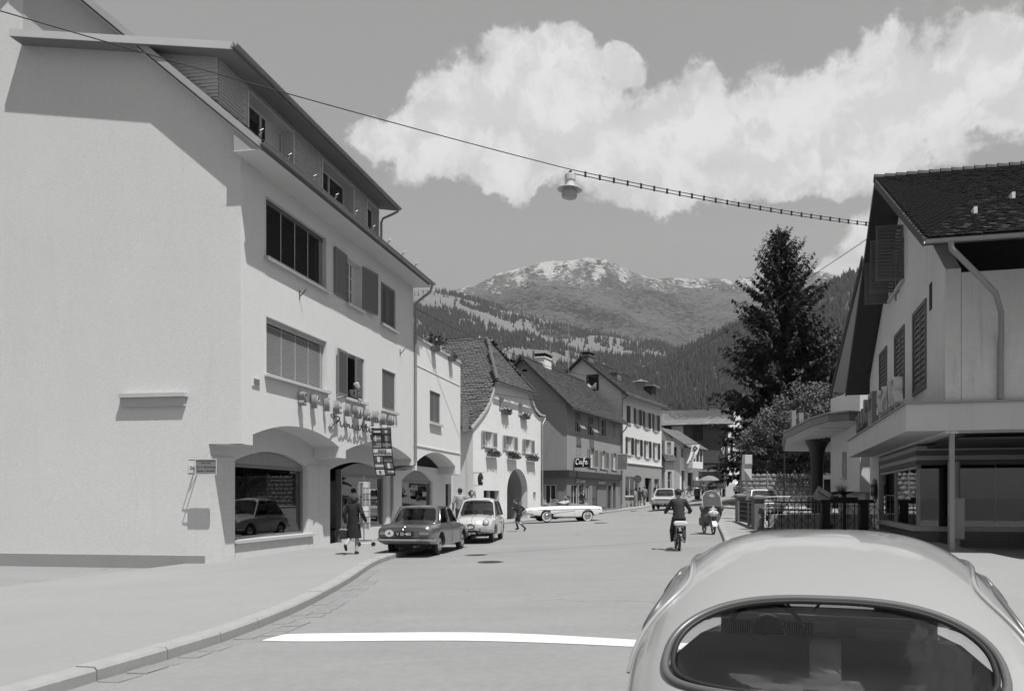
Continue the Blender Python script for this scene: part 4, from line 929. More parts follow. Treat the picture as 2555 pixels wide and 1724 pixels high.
# ------------------------------------------------------------------ cafe house
RZ4 = atan2(1, .38); F4 = frf(.73, 60, .38, 1)
h4 = thing('cafe_house', 'grey rough-plastered house with steep gable, tiled roof and ground floor cafe', 'house', (.73, 60, 0), RZ4)
M_PL4 = mat('plaster_grey', .31, .95, (.8,.10), (9,.10), (30,.014), streak=.10)
M_PL4b = mat('cafe_front', .22, .8, (.8,.06), (12,.04))
E4 = 8.55; R4 = 11.95; Y4 = 3.57
w2 = [(1.80,2.95,6.6,8.15),(4.85,6.1,6.55,8.12),(7.95,9.35,6.72,8.14),(11.26,12.25,6.70,8.14)]
w1 = [(1.85,3.2,4.3,5.6),(5.26,6.32,4.02,5.5),(8.38,9.3,4.0,5.48),(11.5,12.5,4.0,5.46)]
sh4 = [(.92,2.35,1.12,2.6),(2.55,3.8,.7,2.62),(4.0,5.11,1.12,2.6),(5.86,11.1,.7,2.62),(11.55,12.35,.7,2.9)]
m = MB(); m.wall(rect(0,13.9,3.2,E4), [rect(*q) for q in w2+w1], 0, .3); m.build('wall', M_PL4, h4)
m = MB(); m.wall(rect(0,13.9,.0,3.2), [rect(*q) for q in sh4], .0, .3); m.build('shop_front', M_PL4b, h4)
side4 = [(-7.14,3.2),(-.004,3.2),(-.004,E4),(-Y4,R4-.05),(-7.14,E4)]
vent = rtop(-3.6,-3.15,11.0,11.02,11.2,6); gw = (-3.9,-3.1,9.75,10.45); sw4 = (-1.9,-.75,1.15,2.58)
m = MB(); m.wall(side4, [vent, rect(*gw)], -.005, .3); m.build('gable_wall', M_PL4, h4, T=SIDE)
m = MB(); m.wall(rect(-7.14,-.004,.0,3.2), [rect(*sw4)], -.005, .3); m.build('shop_front', M_PL4b, h4, T=SIDE)
m = MB(); m.box(.3,13.9,6.9,7.14,0,E4).box(13.6,13.9,.3,6.9,0,E4); m.build('back_wall', M_PL4, h4)
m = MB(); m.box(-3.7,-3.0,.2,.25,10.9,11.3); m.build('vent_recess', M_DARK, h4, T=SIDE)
win(h4, *gw, T=SIDE, nv=2, nh=1, sill=None, dep=.1); win(h4, *sw4, T=SIDE, nv=2, nh=0, dep=.1, curtain=[(.03,.16),(.84,.97)])
M_BAND = mat('fascia_dark', .045, .5, grain=(30,30,1,.3))
m = MB(); m.box(0.02,13.6,-.22,-.001,3.14,3.62); m.build('fascia', M_BAND, h4); m = MB(); m.box(-2.6,.22,-.22,-.006,3.14,3.62); m.build('fascia', M_BAND, h4, T=SIDE)
win(h4, *sh4[0], nv=2, nh=0, sill=None, dep=.08); win(h4, *sh4[1], nv=2, nh=0, sill=None, dep=.2, name='door'); win(h4, *sh4[2], nv=2, nh=0, sill=None, dep=.08)
m = MB(); m.box(5.9,7.4,.15,.2,.7,2.6).box(10.1,11.05,.15,.2,.7,2.6); m.build('shop_glazing', M_PANE, h4); m = MB(); m.box(7.5,10.0,.12,.16,.72,2.6).box(7.7,9.8,.09,.12,.8,1.1); m.build('roller_shutter', mat('roller_grey', .19, .7, grain=(1,1,60,.2)), h4); m = MB(); m.box(11.6,12.3,.15,.2,.7,2.88); m.build('door', M_DARK, h4)
cs = thing('shop_lettering', 'two lines of pale script lettering on the cafe front', 'sign', (.73, 60, 0), RZ4)
put('lettering', text_mesh('Café Gebäck', .42, M_ENAM, .01, .006, name='lettering', T=Tr(2.9,-.05,2.87), shear=.2), cs); put('lettering', text_mesh('Konditorei', .42, M_ENAM, .01, .006, name='lettering', T=Tr(8.2,-.05,2.87), shear=.2), cs)
M_SHB = mat('shutter_beige', .34, .65, (3,.1))
for q in w2: win(h4, *q, nv=2, nh=1, dep=.12, sill=(.04,.06,.05))
for q in w1: win(h4, *q, nv=2, nh=1, dep=.12, sill=(.04,.06,.05), curtain=[(.05,.4),(.6,.95)])
S4 = lambda *a, **k: shutter(h4, *a, mt=M_SHB, n=12, separate=False, **k)
S4(1.87,4.3,5.6,.66,1,0,y=.03); S4(3.18,4.3,5.6,.66,-1,0,y=.03)
for q in w1[1:3]: S4(q[0],q[2],q[3],.62,1,176); S4(q[1],q[2],q[3],.72,-1,172)
S4(w1[3][0],4.,5.46,.6,1,176); S4(w1[3][1]+.05,4.0,5.46,.95,-1,120)
q = w2[2]; S4(q[0],q[2],q[3],.5,1,176); S4(q[1],q[2],q[3],.62,-1,172); q = w2[3]; S4(q[0]+.02,q[2]+.02,q[3]-.02,.47,1,0,y=.03); S4(q[1]-.02,q[2]+.02,q[3]-.02,.47,-1,0,y=.03)
for q in w2[:2]:                       # shutters pushed out at the bottom
    S4(q[0]+.02,q[2]+.8,q[3]-.02,.56,1,0,y=.03); S4(q[1]-.02,q[2]+.8,q[3]-.02,.56,-1,0,y=.03)
    for sx in (0, 1):
        w_ = (q[1]-q[0])/2-.04; M_ = Tr(q[0]+.03+sx*(w_+.03),-.03,q[2]+.80) @ Rx(radians(-38)); mm = MB()
        mm.box(0,.05,-.03,0,-.75,0).box(w_-.05,w_,-.03,0,-.75,0).box(.05,w_-.05,-.03,0,-.06,0).box(.05,w_-.05,-.03,0,-.75,-.69)
        for k in range(8): mm.box(.05,w_-.05,-.028,-.004,-.66+k*.075,-.625+k*.075)
        mm.build('awning_shutter', M_SHB, h4, T=M_)
def gable_roof(root, L, E, Rz_, Yr, over=.5, x0=-.35, mt=None, w=.24, h=.2, tilesback=False, t=.14, eave_drop=True):
    k = (Rz_-E)/Yr; z0 = E-k*over+.12
    slab([(x0,-over,z0),(L,-over,z0),(L,Yr,Rz_+.12),(x0,Yr,Rz_+.12)], t, M_WOODD, 'roof', root)
    slab([(x0,Yr,Rz_+.12),(L,Yr,Rz_+.12),(L,2*Yr+over,z0),(x0,2*Yr+over,z0)], t, M_WOODD, 'roof', root)
    tiled((x0-.03,-over-.06,z0-.03), (L-x0+.06,0,0), (0,Yr+over,Rz_+.12-z0), w, h, mt, root, jit=.025, thick=.028)
    m = MB(); ridge(m, (x0-.05,Yr,Rz_+.18), (L+.05,Yr,Rz_+.18)); m.build('ridge_tiles', mt, root, kind='stuff')
    gutter([(x0,-over-.09,z0-.05),(L,-over-.09,z0-.05)], .075, root)
gable_roof(h4, 14.2, E4, R4, Y4, .55, -.4, M_TILE)
m = MB(); m.box(-.2,13.9,-.28,-.001,E4-.42,E4-.12); m.build('cornice', mat('cornice_wood', .12, .8, (3,.2)), h4)
chimney(h4, 4.6, 3.7, 11.4, 13.0, 1.5, .8, mt=M_PL3); x_, y_ = loc3(0, -3.6, 62.6, .73, 60, .38, 1); chimney(h4, x_, y_, 8.5, 12.05, .8, .6)
cf = thing('cafe_sign', 'dark rectangular sign with white cursive word Cafe projecting from grey house', 'sign', (*F4(1.35,0), 0), RZ4)
m = MB(); m.bbox(-.1,.1,-1.34,-.12,3.86,4.56,.03); b_ = m.build('sign_box', M_DARK, cf); m = MB(); m.tube([(0,-.12,4.3),(0,.0,4.3)], .03, 6); m.tube([(0,-.12,4.0),(0,.0,4.0)], .03, 6); m.build('bracket', M_IRON, cf)
def script_cafe(sz, ox, oz):
    st_ = [[(.42,.62),(.30,.72),(.12,.6),(.08,.3),(.2,.12),(.38,.2)],[(.72,.42),(.55,.44),(.48,.28),(.56,.16),(.68,.28),(.74,.44),(.72,.2),(.82,.16)],[(.82,.16),(1.0,.4),(1.12,.78),(1.02,.8),(.98,.5),(.94,0),(.9,-.12)],[(.88,.42),(1.15,.46)],[(1.15,.3),(1.36,.36),(1.34,.46),(1.22,.42),(1.2,.22),(1.32,.14),(1.5,.26)]]
    m = MB()
    for s_ in st_: m.tube(catmull([(x*sz+ox, 0, z*sz+oz) for x, z in s_], 6), .034, 6)
    return m
script_cafe(.66, .2, 4.0).build('lettering', M_NEON, cf, T=Tr(-.125,0,0) @ SIDE)
# antennas
for (x, top, els, lab) in ((9.5,17.1,((16.9,.9),(15.7,4.8)),'tall antenna mast with a long boom standing on the cafe roof'),(14.,17.9,((17.8,2.4),(16.9,1.6),(16.2,1.2)),'second antenna mast on the roof, further from the cafe gable')):
    a = thing('television_antenna', lab, 'antenna', (*F4(x,5.), 0), RZ4); m = MB(); m.tube([(0,0,9.5),(0,0,top)], .03, 6); m.build('mast', M_ZINC, a)
    for (z, L) in els:
        m = MB(); m.tube([(-L,0,z),(L*.35,0,z)], .018, 5)
        for k in range(7): xx = -L+1.35*L*k/6; m.tube([(xx,-.5,z),(xx,.5,z)], .012, 4)
        m.build('boom', M_ZINC, a)

# ------------------------------------------------------------------ tall pale house beyond
RZ5 = atan2(1, .45); F5 = frf(5.81, 74, .45, 1)
h5 = thing('shuttered_house', 'tall pale house with rows of dark shutters and shop windows below', 'house', (5.81, 74, 0), RZ5)
M_PL5 = mat('plaster_pale', .68, .93, (.5,.06), (3,.04), (40,.015), streak=.05); M_PL5b = mat('plaster_base', .30, .93, (.6,.07), (5,.05))
E5 = 11.25; R5 = 14.4; Y5 = 3.84
w5b = [(1.35,2.52,8.45,10.08),(3.9,4.97,8.48,10.0),(6.6,7.85,8.40,9.97),(9.6,10.75,8.35,9.99)]; w5a = [(1.52,2.62,5.58,7.18),(4.1,5.22,5.55,7.15),(6.85,8.0,5.5,7.16),(9.7,10.9,5.48,7.15)]
s5 = [(1.02,5.15,1.75,3.57),(6.7,8.8,1.2,3.54),(9.71,11.34,1.4,3.52)]
m = MB(); m.wall(rect(0,12.25,4.8,E5), [rect(*q) for q in w5a+w5b], 0, .3); m.build('wall', M_PL5, h5)
m = MB(); m.wall(rect(0,12.25,.2,4.8), [rect(*q) for q in s5], .0, .3); m.build('shop_front', M_PL5b, h5)
gw5 = (-3.3,-2.3,11.5,12.76); M_SIDE5 = M_PL5
m = MB(); m.wall([(-7.68,.2),(-.004,.2),(-.004,E5),(-Y5,R5-.05),(-7.68,E5)], [rect(*gw5)], -.005, .3); m.build('gable_wall', M_PL5, h5, T=SIDE)
m = MB(); m.box(.3,12.25,7.4,7.68,.2,E5).box(11.95,12.25,.3,7.4,.2,E5); m.build('back_wall', M_PL5, h5)
m = MB(); m.box(0,12.25,-.1,-.001,4.76,4.86); m.build('string_course', M_PL5, h5)
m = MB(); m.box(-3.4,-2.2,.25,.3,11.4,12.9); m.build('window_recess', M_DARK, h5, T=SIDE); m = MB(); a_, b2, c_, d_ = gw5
m.box(a_-.1,a_,-.05,.1,c_-.1,d_+.1).box(b2,b2+.1,-.05,.1,c_-.1,d_+.1).box(a_,b2,-.05,.1,d_,d_+.1).box(a_,b2,-.05,.1,c_-.1,c_).box(a_,b2,.06,.1,12.1,12.16); m.build('window_frame', M_WOODD, h5, T=SIDE)
bed = MB(); rn = random.Random(9)
bed.grid(lambda u, v: (-3.25+u*.9, -.12-.1*sin(v*pi)*(1+.4*sin(u*9)), 11.5+v*(.45+.14*sin(u*8+1))), 14, 6); o_ = bed.build('bedding', mat('linen', .75), None, T=SIDE, loc=(5.81,74,0), rot=(0,0,RZ5), smooth=80, label='white bedding airing in the dark gable window', cat='bedding')
M_SHD = mat('shutter_dark', .055, .6, (4,.2))
for q in w5a+w5b[1:]:
    win(h5, *q, nv=2, nh=1, dep=.14, sill=(.05,.1,.08), curtain=[(.03,.3),(.7,.97)]); w_ = .56
    shutter(h5, q[0], q[2], q[3], w_, 1, 174, mt=M_SHD, n=14, separate=False); shutter(h5, q[1], q[2], q[3], w_, -1, 174, mt=M_SHD, n=14, separate=False)
q = w5b[0]; win(h5, *q, nv=2, nh=0, dep=.2, sill=(.05,.1,.08)); shutter(h5, q[0]+.02, q[2]+.02, q[3]-.02, .56, 1, 0, y=.05, mt=M_SHD, n=14, separate=False); shutter(h5, q[1]-.02, q[2]+.02, q[3]-.02, .56, -1, 0, y=.05, mt=M_SHD, n=14, separate=False)
win(h5, *s5[0], nv=3, nh=0, dep=.08, sill=(.1,.12,.1), name='shop_window'); win(h5, *s5[1], nv=2, nh=0, dep=.6, sill=None, name='door'); win(h5, *s5[2], nv=2, nh=0, dep=.2, sill=None, name='shop_window')
gable_roof(h5, 13.1, E5, R5, Y5, .7, -.45, M_TILE)
m = MB(); m.box(-.2,12.3,-.5,-.001,E5-.35,E5-.2); m.build('cornice', M_PL5b, h5)
chimney(h5, .8, 3.6, 13.6, 15.0, 1.3, .7); chimney(h5, 3.7, 1.9, 12.3, 13.75, 1.1, .7, cap=False)
m = MB(); m.box(11.4,12.9,.8,2.6,12.0,13.1); dm = m.build('roof_dormer', M_WOODD, h5); m = MB(); m.box(11.1,13.2,.5,2.8,13.1,13.22); m.build('dormer_roof', M_ZINC, dm)
m = MB(); m.tube([(.15,-.75,11.0),(.15,-.7,10.8),(-.05,-.15,10.5),(-.05,-.1,10.2),(-.05,-.1,1)], .06, 8); m.build('downpipe', M_ZINC, h5, smooth=60)
m = MB(); m.tube([(13.7,-.62,7.9),(13.75,-.5,7.7),(13.85,-.1,7.3),(13.85,-.1,1)], .06, 8); m.build('downpipe', M_ZINC, h4, smooth=60)

# ------------------------------------------------------------------ small houses at the bend
h6 = thing('narrow_house', 'narrow grey house with a dark sloping bargeboard squeezed behind the shuttered house', 'house', (11.35, 86.6, 0), RZ5-.25)
M_PL6 = mat('plaster_mid', .40, .93, (.6,.08), (5,.05), streak=.08)
m = MB(); m.wall(rect(0,1.9,.5,7.6), [rect(.5,1.3,6.2,7.5), rect(.6,1.4,1.6,4.4)], 0, .3); m.build('wall', M_PL6, h6)
m = MB(); m.wall([(-5,.5),(-.004,.5),(-.004,5.9),(-1.8,9.1),(-3.,9.9),(-5,8.4)], [rect(-1.3,-.55,6.2,7.5), rect(-1.1,-.5,2.6,4.9)], -.005, .3); m.build('gable_wall', M_PL6, h6, T=SIDE)
m = MB(); m.box(-1.4,-.45,.15,.2,6.1,7.6).box(-1.2,-.4,.15,.2,2.5,5.0); m.build('window_pane', M_PANE, h6, T=SIDE, kind=None)
win(h6, .5,1.3,6.2,7.5, nv=2, nh=1); win(h6, .6,1.4,1.6,4.4, nv=1, nh=2, sill=None, name='door')
m = MB(); m.prism([(.45,5.4),(-1.8,9.5),(-3.,10.3),(-3.,10.0),(-1.95,9.3),(.1,5.4)], -.5, .1); m.build('bargeboard', M_WOODD, h6, T=SIDE)
slab([(-.5,-.4,5.5),(2.0,-.4,5.5),(2.0,1.8,9.3),(-.5,1.8,9.3)], .12, M_TILE, 'roof', h6); slab([(-.5,1.8,9.3),(2.0,1.8,9.3),(2.0,3.,10.1),(-.5,3.,10.1)], .12, M_TILE, 'roof', h6); slab([(-.5,3.,10.1),(2.0,3.,10.1),(2.0,5.4,8.2),(-.5,5.4,8.2)], .12, M_TILE, 'roof', h6)
h6b = thing('bay_window_house', 'small pale house with an overhanging bay window above the street bend', 'house', (13.9, 93.0, 0), RZ5-.1)
m = MB(); m.wall(rect(0,6,1,7.5), [rect(.3,1.3,6.2,7.3), rect(.5,1.6,2.2,4.7), rect(2.4,4.2,2.2,4.7)], 0, .3); m.build('wall', M_PL5, h6b)
m = MB(); m.wall([(-5,1),(-.004,1),(-.004,7.5),(-2.5,9.6),(-5,7.5)], [rect(-1.1,-.4,6.1,7.4)], -.005, .3); m.build('gable_wall', M_PL5, h6b, T=SIDE); win(h6b, -1.1,-.4,6.1,7.4, T=SIDE, nv=1, nh=1)
win(h6b, .3,1.3,6.2,7.3, nv=2, nh=1); m = MB(); m.box(.4,1.7,.2,.25,2.1,4.8).box(2.3,4.3,.2,.25,2.1,4.8); m.build('shop_glazing', M_PANE, h6b)
m = MB(); m.box(1.4,4.8,-1.0,-.001,5.0,5.75); m.add([(1.4,-1,5),(4.8,-1,5),(4.8,0,5),(1.4,0,5),(1.9,-.25,4.5),(4.3,-.25,4.5),(4.3,0,4.5),(1.9,0,4.5)], [(0,1,5,4),(1,2,6,5),(3,0,4,7),(4,5,6,7)]); m.box(1.4,1.55,-1.0,-.001,5.75,7.3).box(4.65,4.8,-1.,-.001,5.75,7.3).box(2.4,2.55,-1.,-.85,5.75,7.3).box(3.6,3.75,-1,-.85,5.75,7.3); m.build('bay', M_PL5, h6b)
m = MB(); m.box(1.56,4.64,-.92,-.9,5.75,7.3).box(1.45,1.5,-.9,-.1,5.76,7.3); m.build('bay_glazing', M_PANE, h6b); slab([(-.4,-1.3,7.25),(6,-1.3,7.25),(6,2.5,9.65),(-.4,2.5,9.65)], .12, M_TILE2, 'roof', h6b); slab([(-.4,2.5,9.65),(6,2.5,9.65),(6,5.4,7.4),(-.4,5.4,7.4)], .12, M_TILE2, 'roof', h6b)
# ------------------------------------------------------------------ wooden barn closing the street
bnh = thing('barn', 'weathered wooden barn with white plastered side closing the end of the street', 'barn', (11.6, 101.2, 0), -.10)
M_BRN = mat('barn_board', .085, .85, (1,.25), None, None, grain=(12,12,.6,.45)); 
m = MB(); m.box(0,3.9,0,.3,2,10.5); m.build('wall', M_PL5, bnh); m = MB(); m.box(1.6,2.5,-.06,-.001,8.9,10.4); m.build('shutter', M_SHD, bnh)
m = MB(); m.box(3.9,9.2,.1,.3,2,10.8); m.build('board_backing', M_DARK, bnh)
rn = random.Random(2); x = 3.92
bd = {}
while x < 9.0:
    w = rn.choice((.17,.2,.23)); 
    for (za, zb) in ((2.6,5.85),(5.95,8.45),(8.55,10.6)):
        if 5.0 < x < 6.3 and za > 8: continue
        key = (w, za); me = bd.get(key)
        if me is None: me = bd[key] = MB().bbox(.008,w-.008,0,.035,0,zb-za,.006).mesh('board', M_BRN)
        put('board', me, bnh, (x, .06+rn.uniform(-.012,.012), za+rn.uniform(-.04,.04)))
    x += w
m = MB(); m.box(3.9,9.2,-.02,.06,5.84,5.96).box(3.9,9.2,-.02,.06,8.44,8.56).box(9.05,9.25,-.05,.1,2,10.8).box(4.95,5.05,-.03,.08,8.5,10.6).box(6.28,6.38,-.03,.08,8.5,10.6); m.build('beams', M_BRN, bnh, kind='stuff')
m = MB(); m.wall([(0,2),(6.5,2),(6.5,10.6),(3.2,12.4),(0,10.6)], [rect(.9,1.7,6.7,8.2), rect(3.6,4.4,6.7,8.2), rect(1.6,2.4,3.9,5.2)], 0, .2); m.build('side_wall', M_PL5, bnh, T=Tr(9.22,.02,0) @ Rz(radians(62)))
m = MB()
for q in ((0,.15),(1.6,1.75),(3.2,3.35),(4.8,4.95)): m.box(q[0],q[1],-.05,-.002,5.4,10.4)
m.box(0,6.4,-.07,-.051,8.4,8.55).box(0,6.4,-.07,-.051,5.4,5.55); m.build('timber_frame', M_BRN, bnh, T=Tr(9.22,.02,0) @ Rz(radians(62)), kind='stuff'); m = MB(); m.box(.8,1.8,.1,.15,6.6,8.3).box(3.5,4.5,.1,.15,6.6,8.3).box(1.5,2.5,.1,.15,3.8,5.3); m.build('window_panes', M_PANE, bnh, T=Tr(9.22,.02,0) @ Rz(radians(62)), kind='stuff')
slab([(-2,-.8,10.35),(9.9,-.8,10.55),(9.7,2.6,12.7),(-2,2.6,12.4)], .14, M_WOODD, 'roof', bnh); slab([(-2,2.6,12.4),(9.7,2.6,12.7),(11.5,6.,10.4),(-2,6.,10.3)], .14, M_WOODD, 'roof', bnh)
tiled((-2,-.86,10.34), (11.9,0,.2), (0,3.45,2.05), .34, .24, mat('barn_tile', .20, .9, (1.,.3), (6,.3)), bnh, jit=.03, rounded=False)
chimney(bnh, 7.6, 2.6, 12.3, 13.3, .8, .6); m = MB(); m.tube([(8.6,-.1,7.6+.5*0),(8.9,-.2,8.2),(8.75,-.25,6.9),(8.5,-.2,7.5)], .05, 6, closed=True); m.build('hanging_coil', M_FRAME, bnh)
wh6 = thing('white_house', 'plain white house glimpsed between the barn and the spruce', 'house', (22.2, 108, 0), .3)
m = MB(); m.wall([(0,2.5),(8,2.5),(8,10),(4,13),(0,10)], [rect(1,2,6,7.5), rect(3.2,4.2,6,7.5)], 0, .3); m.box(0,.3,.3,8,2.5,10).box(7.7,8,.3,8,2.5,10); m.build('wall', M_PL5, wh6); win(wh6, 1,2,6,7.5); win(wh6, 3.2,4.2,6,7.5); slab([(-.4,-.4,9.8),(-.4,8,9.8),(4,8,13.1),(4,-.4,13.1)], .12, M_TILE, 'roof', wh6); slab([(8.4,-.4,9.8),(8.4,8,9.8),(4,8,13.1),(4,-.4,13.1)], .12, M_TILE, 'roof', wh6)
# ------------------------------------------------------------------ right corner shop house (gable to the street)
OX9, OY9 = 4.48+.249*34, 34.; RZ9 = atan2(-1, -.249); F9 = frf(OX9, OY9, -.249, -1)
h9 = thing('shop_house', 'gabled house with weathered plaster, dark shutters and a grocery shop under a canopy', 'house', (OX9, OY9, 0), RZ9)
M_PL9 = mat('plaster_weathered', .68, .95, (.6,.14), (5,.10), (45,.02), streak=.34)
LW = 14.40; ZE = 7.35; XA = 8.3; ZA = 11.35
def lw(x): return x
sw9 = [(3.05,4.75,4.95,6.95),(6.7,8.45,4.85,6.95),(10.15,11.95,4.72,6.94)]
tw9 = [(4.9,8.6,8.45,10.3)]
gable9 = [(0,3.2),(LW,3.2),(LW,7.2),(XA,ZA),(0,6.55)]
m = MB(); m.wall(gable9, [rect(*q) for q in sw9]+[rect(5.5,8.4,8.5,10.25)], 0, .35); m.build('wall', M_PL9, h9)
m = MB(); m.box(LW-.3,LW,.36,9,3.2,7.1).box(LW-.3,LW,4.2,9,-.3,3.2).box(0,.3,.36,9,-.3,6.6).box(.3,LW-.3,8.7,9,-.3,7.); m.build('side_wall', M_PL9, h9)
# ground floor: tiled plinth, shop window, recessed corner with a column
M_PLN = mat('plinth_tile', .085, .35, (2,.15), spec=.5)
m = MB(); m.box(0,2.75,.0,.3,-.2,3.2); m.build('pier', M_PL9, h9)
m = MB(); m.box(2.85,10.44,.06,.3,.0,.66).box(10.2,10.44,.3,4.0,.0,.66).box(10.44,LW-.3,3.9,4.0,-.2,3.2); m.build('plinth', M_DARK, h9)
tl = MB().bbox(.006,.594,-.012,0,.004,.086,.004).mesh('plinth_tile', M_PLN)
for r_ in range(7):
    for c_ in range(13): put('plinth_tile', tl, h9, (2.85+c_*.585-(r_ % 2)*.0, .058, .03+r_*.09)).scale = (.975,1,1)
    for c_ in range(6): obj_at('plinth_tile', tl, h9, Tr(10.443+0,.06+c_*.6,.03+r_*.09) @ Rz(pi/2))
m = MB(); m.bbox(2.8,10.5,-.06,.3,.66,.80,.015); m.bbox(10.2,10.5,.3,4.,.66,.8,.015); m.build('shop_sill', mat('sill_light', .40, .5, (3,.1)), h9)
m = MB(); m.box(2.75,2.85,-.02,.2,-.2,3.0).box(6.35,6.42,.02,.12,.8,2.55).box(10.36,10.44,.02,.12,.8,2.6).box(2.85,10.44,.02,.14,2.48,2.56); swd = m.build('shop_window', M_ZINC, h9)
m = MB(); m.box(2.85,10.36,.07,.078,.8,2.48); m.build('pane', glassmat('shop_glass_right', .72), swd); m = MB(); m.box(10.392,10.40,.12,3.9,.8,2.48); m.build('pane', MATS['shop_glass_right'], swd)
for k, z in enumerate((2.58,2.72,2.86,3.0)):
    m = MB(); m.box(2.85,10.46,.0+.01*(k % 2),.14,z,z+.13); m.box(10.3,10.46+(.01*(k % 2)),.14,3.9,z,z+.13); m.build('striped_fascia', mat('stripe_pale', .36, .6) if k in (1,3) else mat('stripe_dark', .10, .6), h9)
m = MB(); m.lathe([(.16,.0),(.16,2.65)], 18, (11.0,.9,.0)); m.build('column', mat('column_pale', .36, .6, (2,.06)), h9, smooth=50)
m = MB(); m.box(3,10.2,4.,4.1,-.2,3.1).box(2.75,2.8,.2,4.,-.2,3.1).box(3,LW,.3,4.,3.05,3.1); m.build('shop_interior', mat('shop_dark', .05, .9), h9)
m = MB(); m.box(13.72,14.08,.2,.5,.62,1.62).box(13.86,13.94,.3,.38,.1,.62); ve = m.build('vending_machine', mat('vending_grey', .22, .5), None, loc=(OX9, OY9, 0), rot=(0,0,RZ9), label='small grey vending box on a post under the shop canopy', cat='vending machine'); m = MB(); m.box(13.8,13.98,.185,.199,1.2,1.5); m.build('notice', M_ENAM, ve)
# canopy
can = [(.75,-.9),(14.45,-.9),(14.45,-.001),(.75,-.001)]
m = MB(); m.box(.75,14.47,-.9,-.005,3.27,3.93).box(14.42,14.47,-.005,8.8,3.27,3.93); m.build('canopy', mat('canopy_render', .56, .9, (.8,.09), (30,.10), streak=.15), h9)
m = MB(); m.box(.70,14.53,-.96,-.003,3.932,3.975).box(14.40,14.53,-.003,8.8,3.932,3.975); m.build('canopy_flashing', M_ZINC, h9)
m = MB(); m.box(14.28,14.39,.1,.21,-.2,3.26); m.build('canopy_post', M_ZINC, h9); m = MB(); m.box(2.85,14.4,.3,4.,3.2,3.26); m.build('shop_ceiling', M_SOF, h9)
# shutters
M_SH9 = mat('shutter_brown', .14, .65, (3,.2), grain=(2,2,30,.15))
for q in sw9:
    win(h9, *q, nv=2, nh=0, dep=.25, sill=None, fr=M_SH9); m = MB(); c = .11
    m.box(q[0]-c,q[0],-.04,.1,q[2]-c,q[3]+c).box(q[1],q[1]+c,-.04,.1,q[2]-c,q[3]+c).box(q[0],q[1],-.04,.1,q[3],q[3]+c).box(q[0],q[1],-.04,.1,q[2]-c,q[2]); m.build('window_surround', M_SH9, h9)
    w_ = (q[1]-q[0])/2-.02; shutter(h9, q[0]+.01, q[2]+.01, q[3]-.01, w_, 1, 0, y=.02, mt=M_SH9, n=12, split=1); shutter(h9, q[1]-.01, q[2]+.01, q[3]-.01, w_, -1, 0, y=.02, mt=M_SH9, n=12)
q = (5.5,8.4,8.5,10.25); win(h9, *q, nv=3, nh=1, dep=.2, sill=(.08,.1,.1), fr=M_SH9)
shutter(h9, 8.45, 8.45, 10.2, .8, -1, 96, mt=M_SH9, n=15, y=-.05); shutter(h9, 8.42, 8.3, 10.05, .75, -1, 80, mt=M_SH9, n=15, y=-.75) if False else None
shutter(h9, 6.95, 8.45, 10.2, .78, -1, 90, mt=M_SH9, n=15, y=-.05); shutter(h9, 5.5, 8.4, 10.15, .78, 1, 92, mt=M_SH9, n=15, y=-.05)
m = MB(); m.tube([(7.6,-.02,8.35),(7.6,-.12,8.2),(7.6,-.12,8.0)], .02, 6); m.build('stay_hook', M_IRON, h9)
# roof: near slope (x > XA) and far slope, overhanging the street by .8
ov = .82; nE = (16.35, 7.42); fE = (-1.15, 6.15); AZ = ZA+.36
slab([(XA,-ov,AZ),(XA,9.5,AZ),(nE[0],9.5,nE[1]),(nE[0],-ov,nE[1])], .16, M_WOODD, 'roof', h9)
slab([(XA,-ov,AZ),(XA,9.5,AZ),(fE[0],9.5,fE[1]),(fE[0],-ov,fE[1])], .16, M_WOODD, 'roof', h9)
Ls = hypot(nE[0]-XA, AZ-nE[1])
tiled((nE[0]+.06,9.5,nE[1]-.01), (0,-9.5-ov-.05,0), (XA-nE[0],0,AZ-nE[1]), .19, .165, mat('roof_tile_moss', .085, .9, (1.2,.35), (9,.5), (30,.008)), h9, jit=.03, thick=.03, sep=290, near=lambda a, b: (9.5+ov-a)*1.0+abs(b-Ls*.5)*.35)
m = MB(); ridge(m, (XA,-ov-.06,AZ+.06), (XA,9.5,AZ+.06), .13); m.build('ridge_tiles', MATS['roof_tile_moss'], h9, kind='stuff')
m = MB()
for (a, b) in ((1.4,2.0),(2.6,3.6),(3.6,3.0),(4.4,4.6)):
    p = V((nE[0],0,nE[1])).lerp(V((XA,0,AZ)), b/Ls); m.box(p.x-.18,p.x+.1,a-.03-.8,a+.05-.8,p.z+.06,p.z+.22)
m.build('snow_guards', M_FRAME, h9, kind='stuff')
m = MB(); m.prism([(nE[0],nE[1]-.18),(nE[0],nE[1]+.03),(XA,AZ+.05),(fE[0],fE[1]+.03),(fE[0],fE[1]-.18),(XA,AZ-.2)], -ov-.04, -ov+.005); m.build('bargeboard', mat('bargeboard_dark', .06, .7, (2,.2)), h9)
gutter([(nE[0]+.12,9.5,nE[1]-.08),(nE[0]+.12,-ov-.02,nE[1]-.08)], .08, h9)
m = MB(); m.tube([(nE[0]+.1,-.3,nE[1]-.15),(nE[0]+.1,-.28,nE[1]-.3),(nE[0]-.1,.2,nE[1]-.75),(nE[0]-.5,.75,nE[1]-1.2),(LW+.9,1.0,nE[1]-1.5),(LW+.15,1.2,nE[1]-1.9),(LW+.08,1.2,nE[1]-2.2),(LW+.08,1.2,4.0)], .065, 10); m.build('downpipe', mat('pipe_pale', .28, .5, metal=.2), h9, smooth=60)
m = MB(); m.box(XA+4.2,XA+4.5,-.02,-.001,6.6,7.3); m.build('wall_plate', M_DARK, h9)
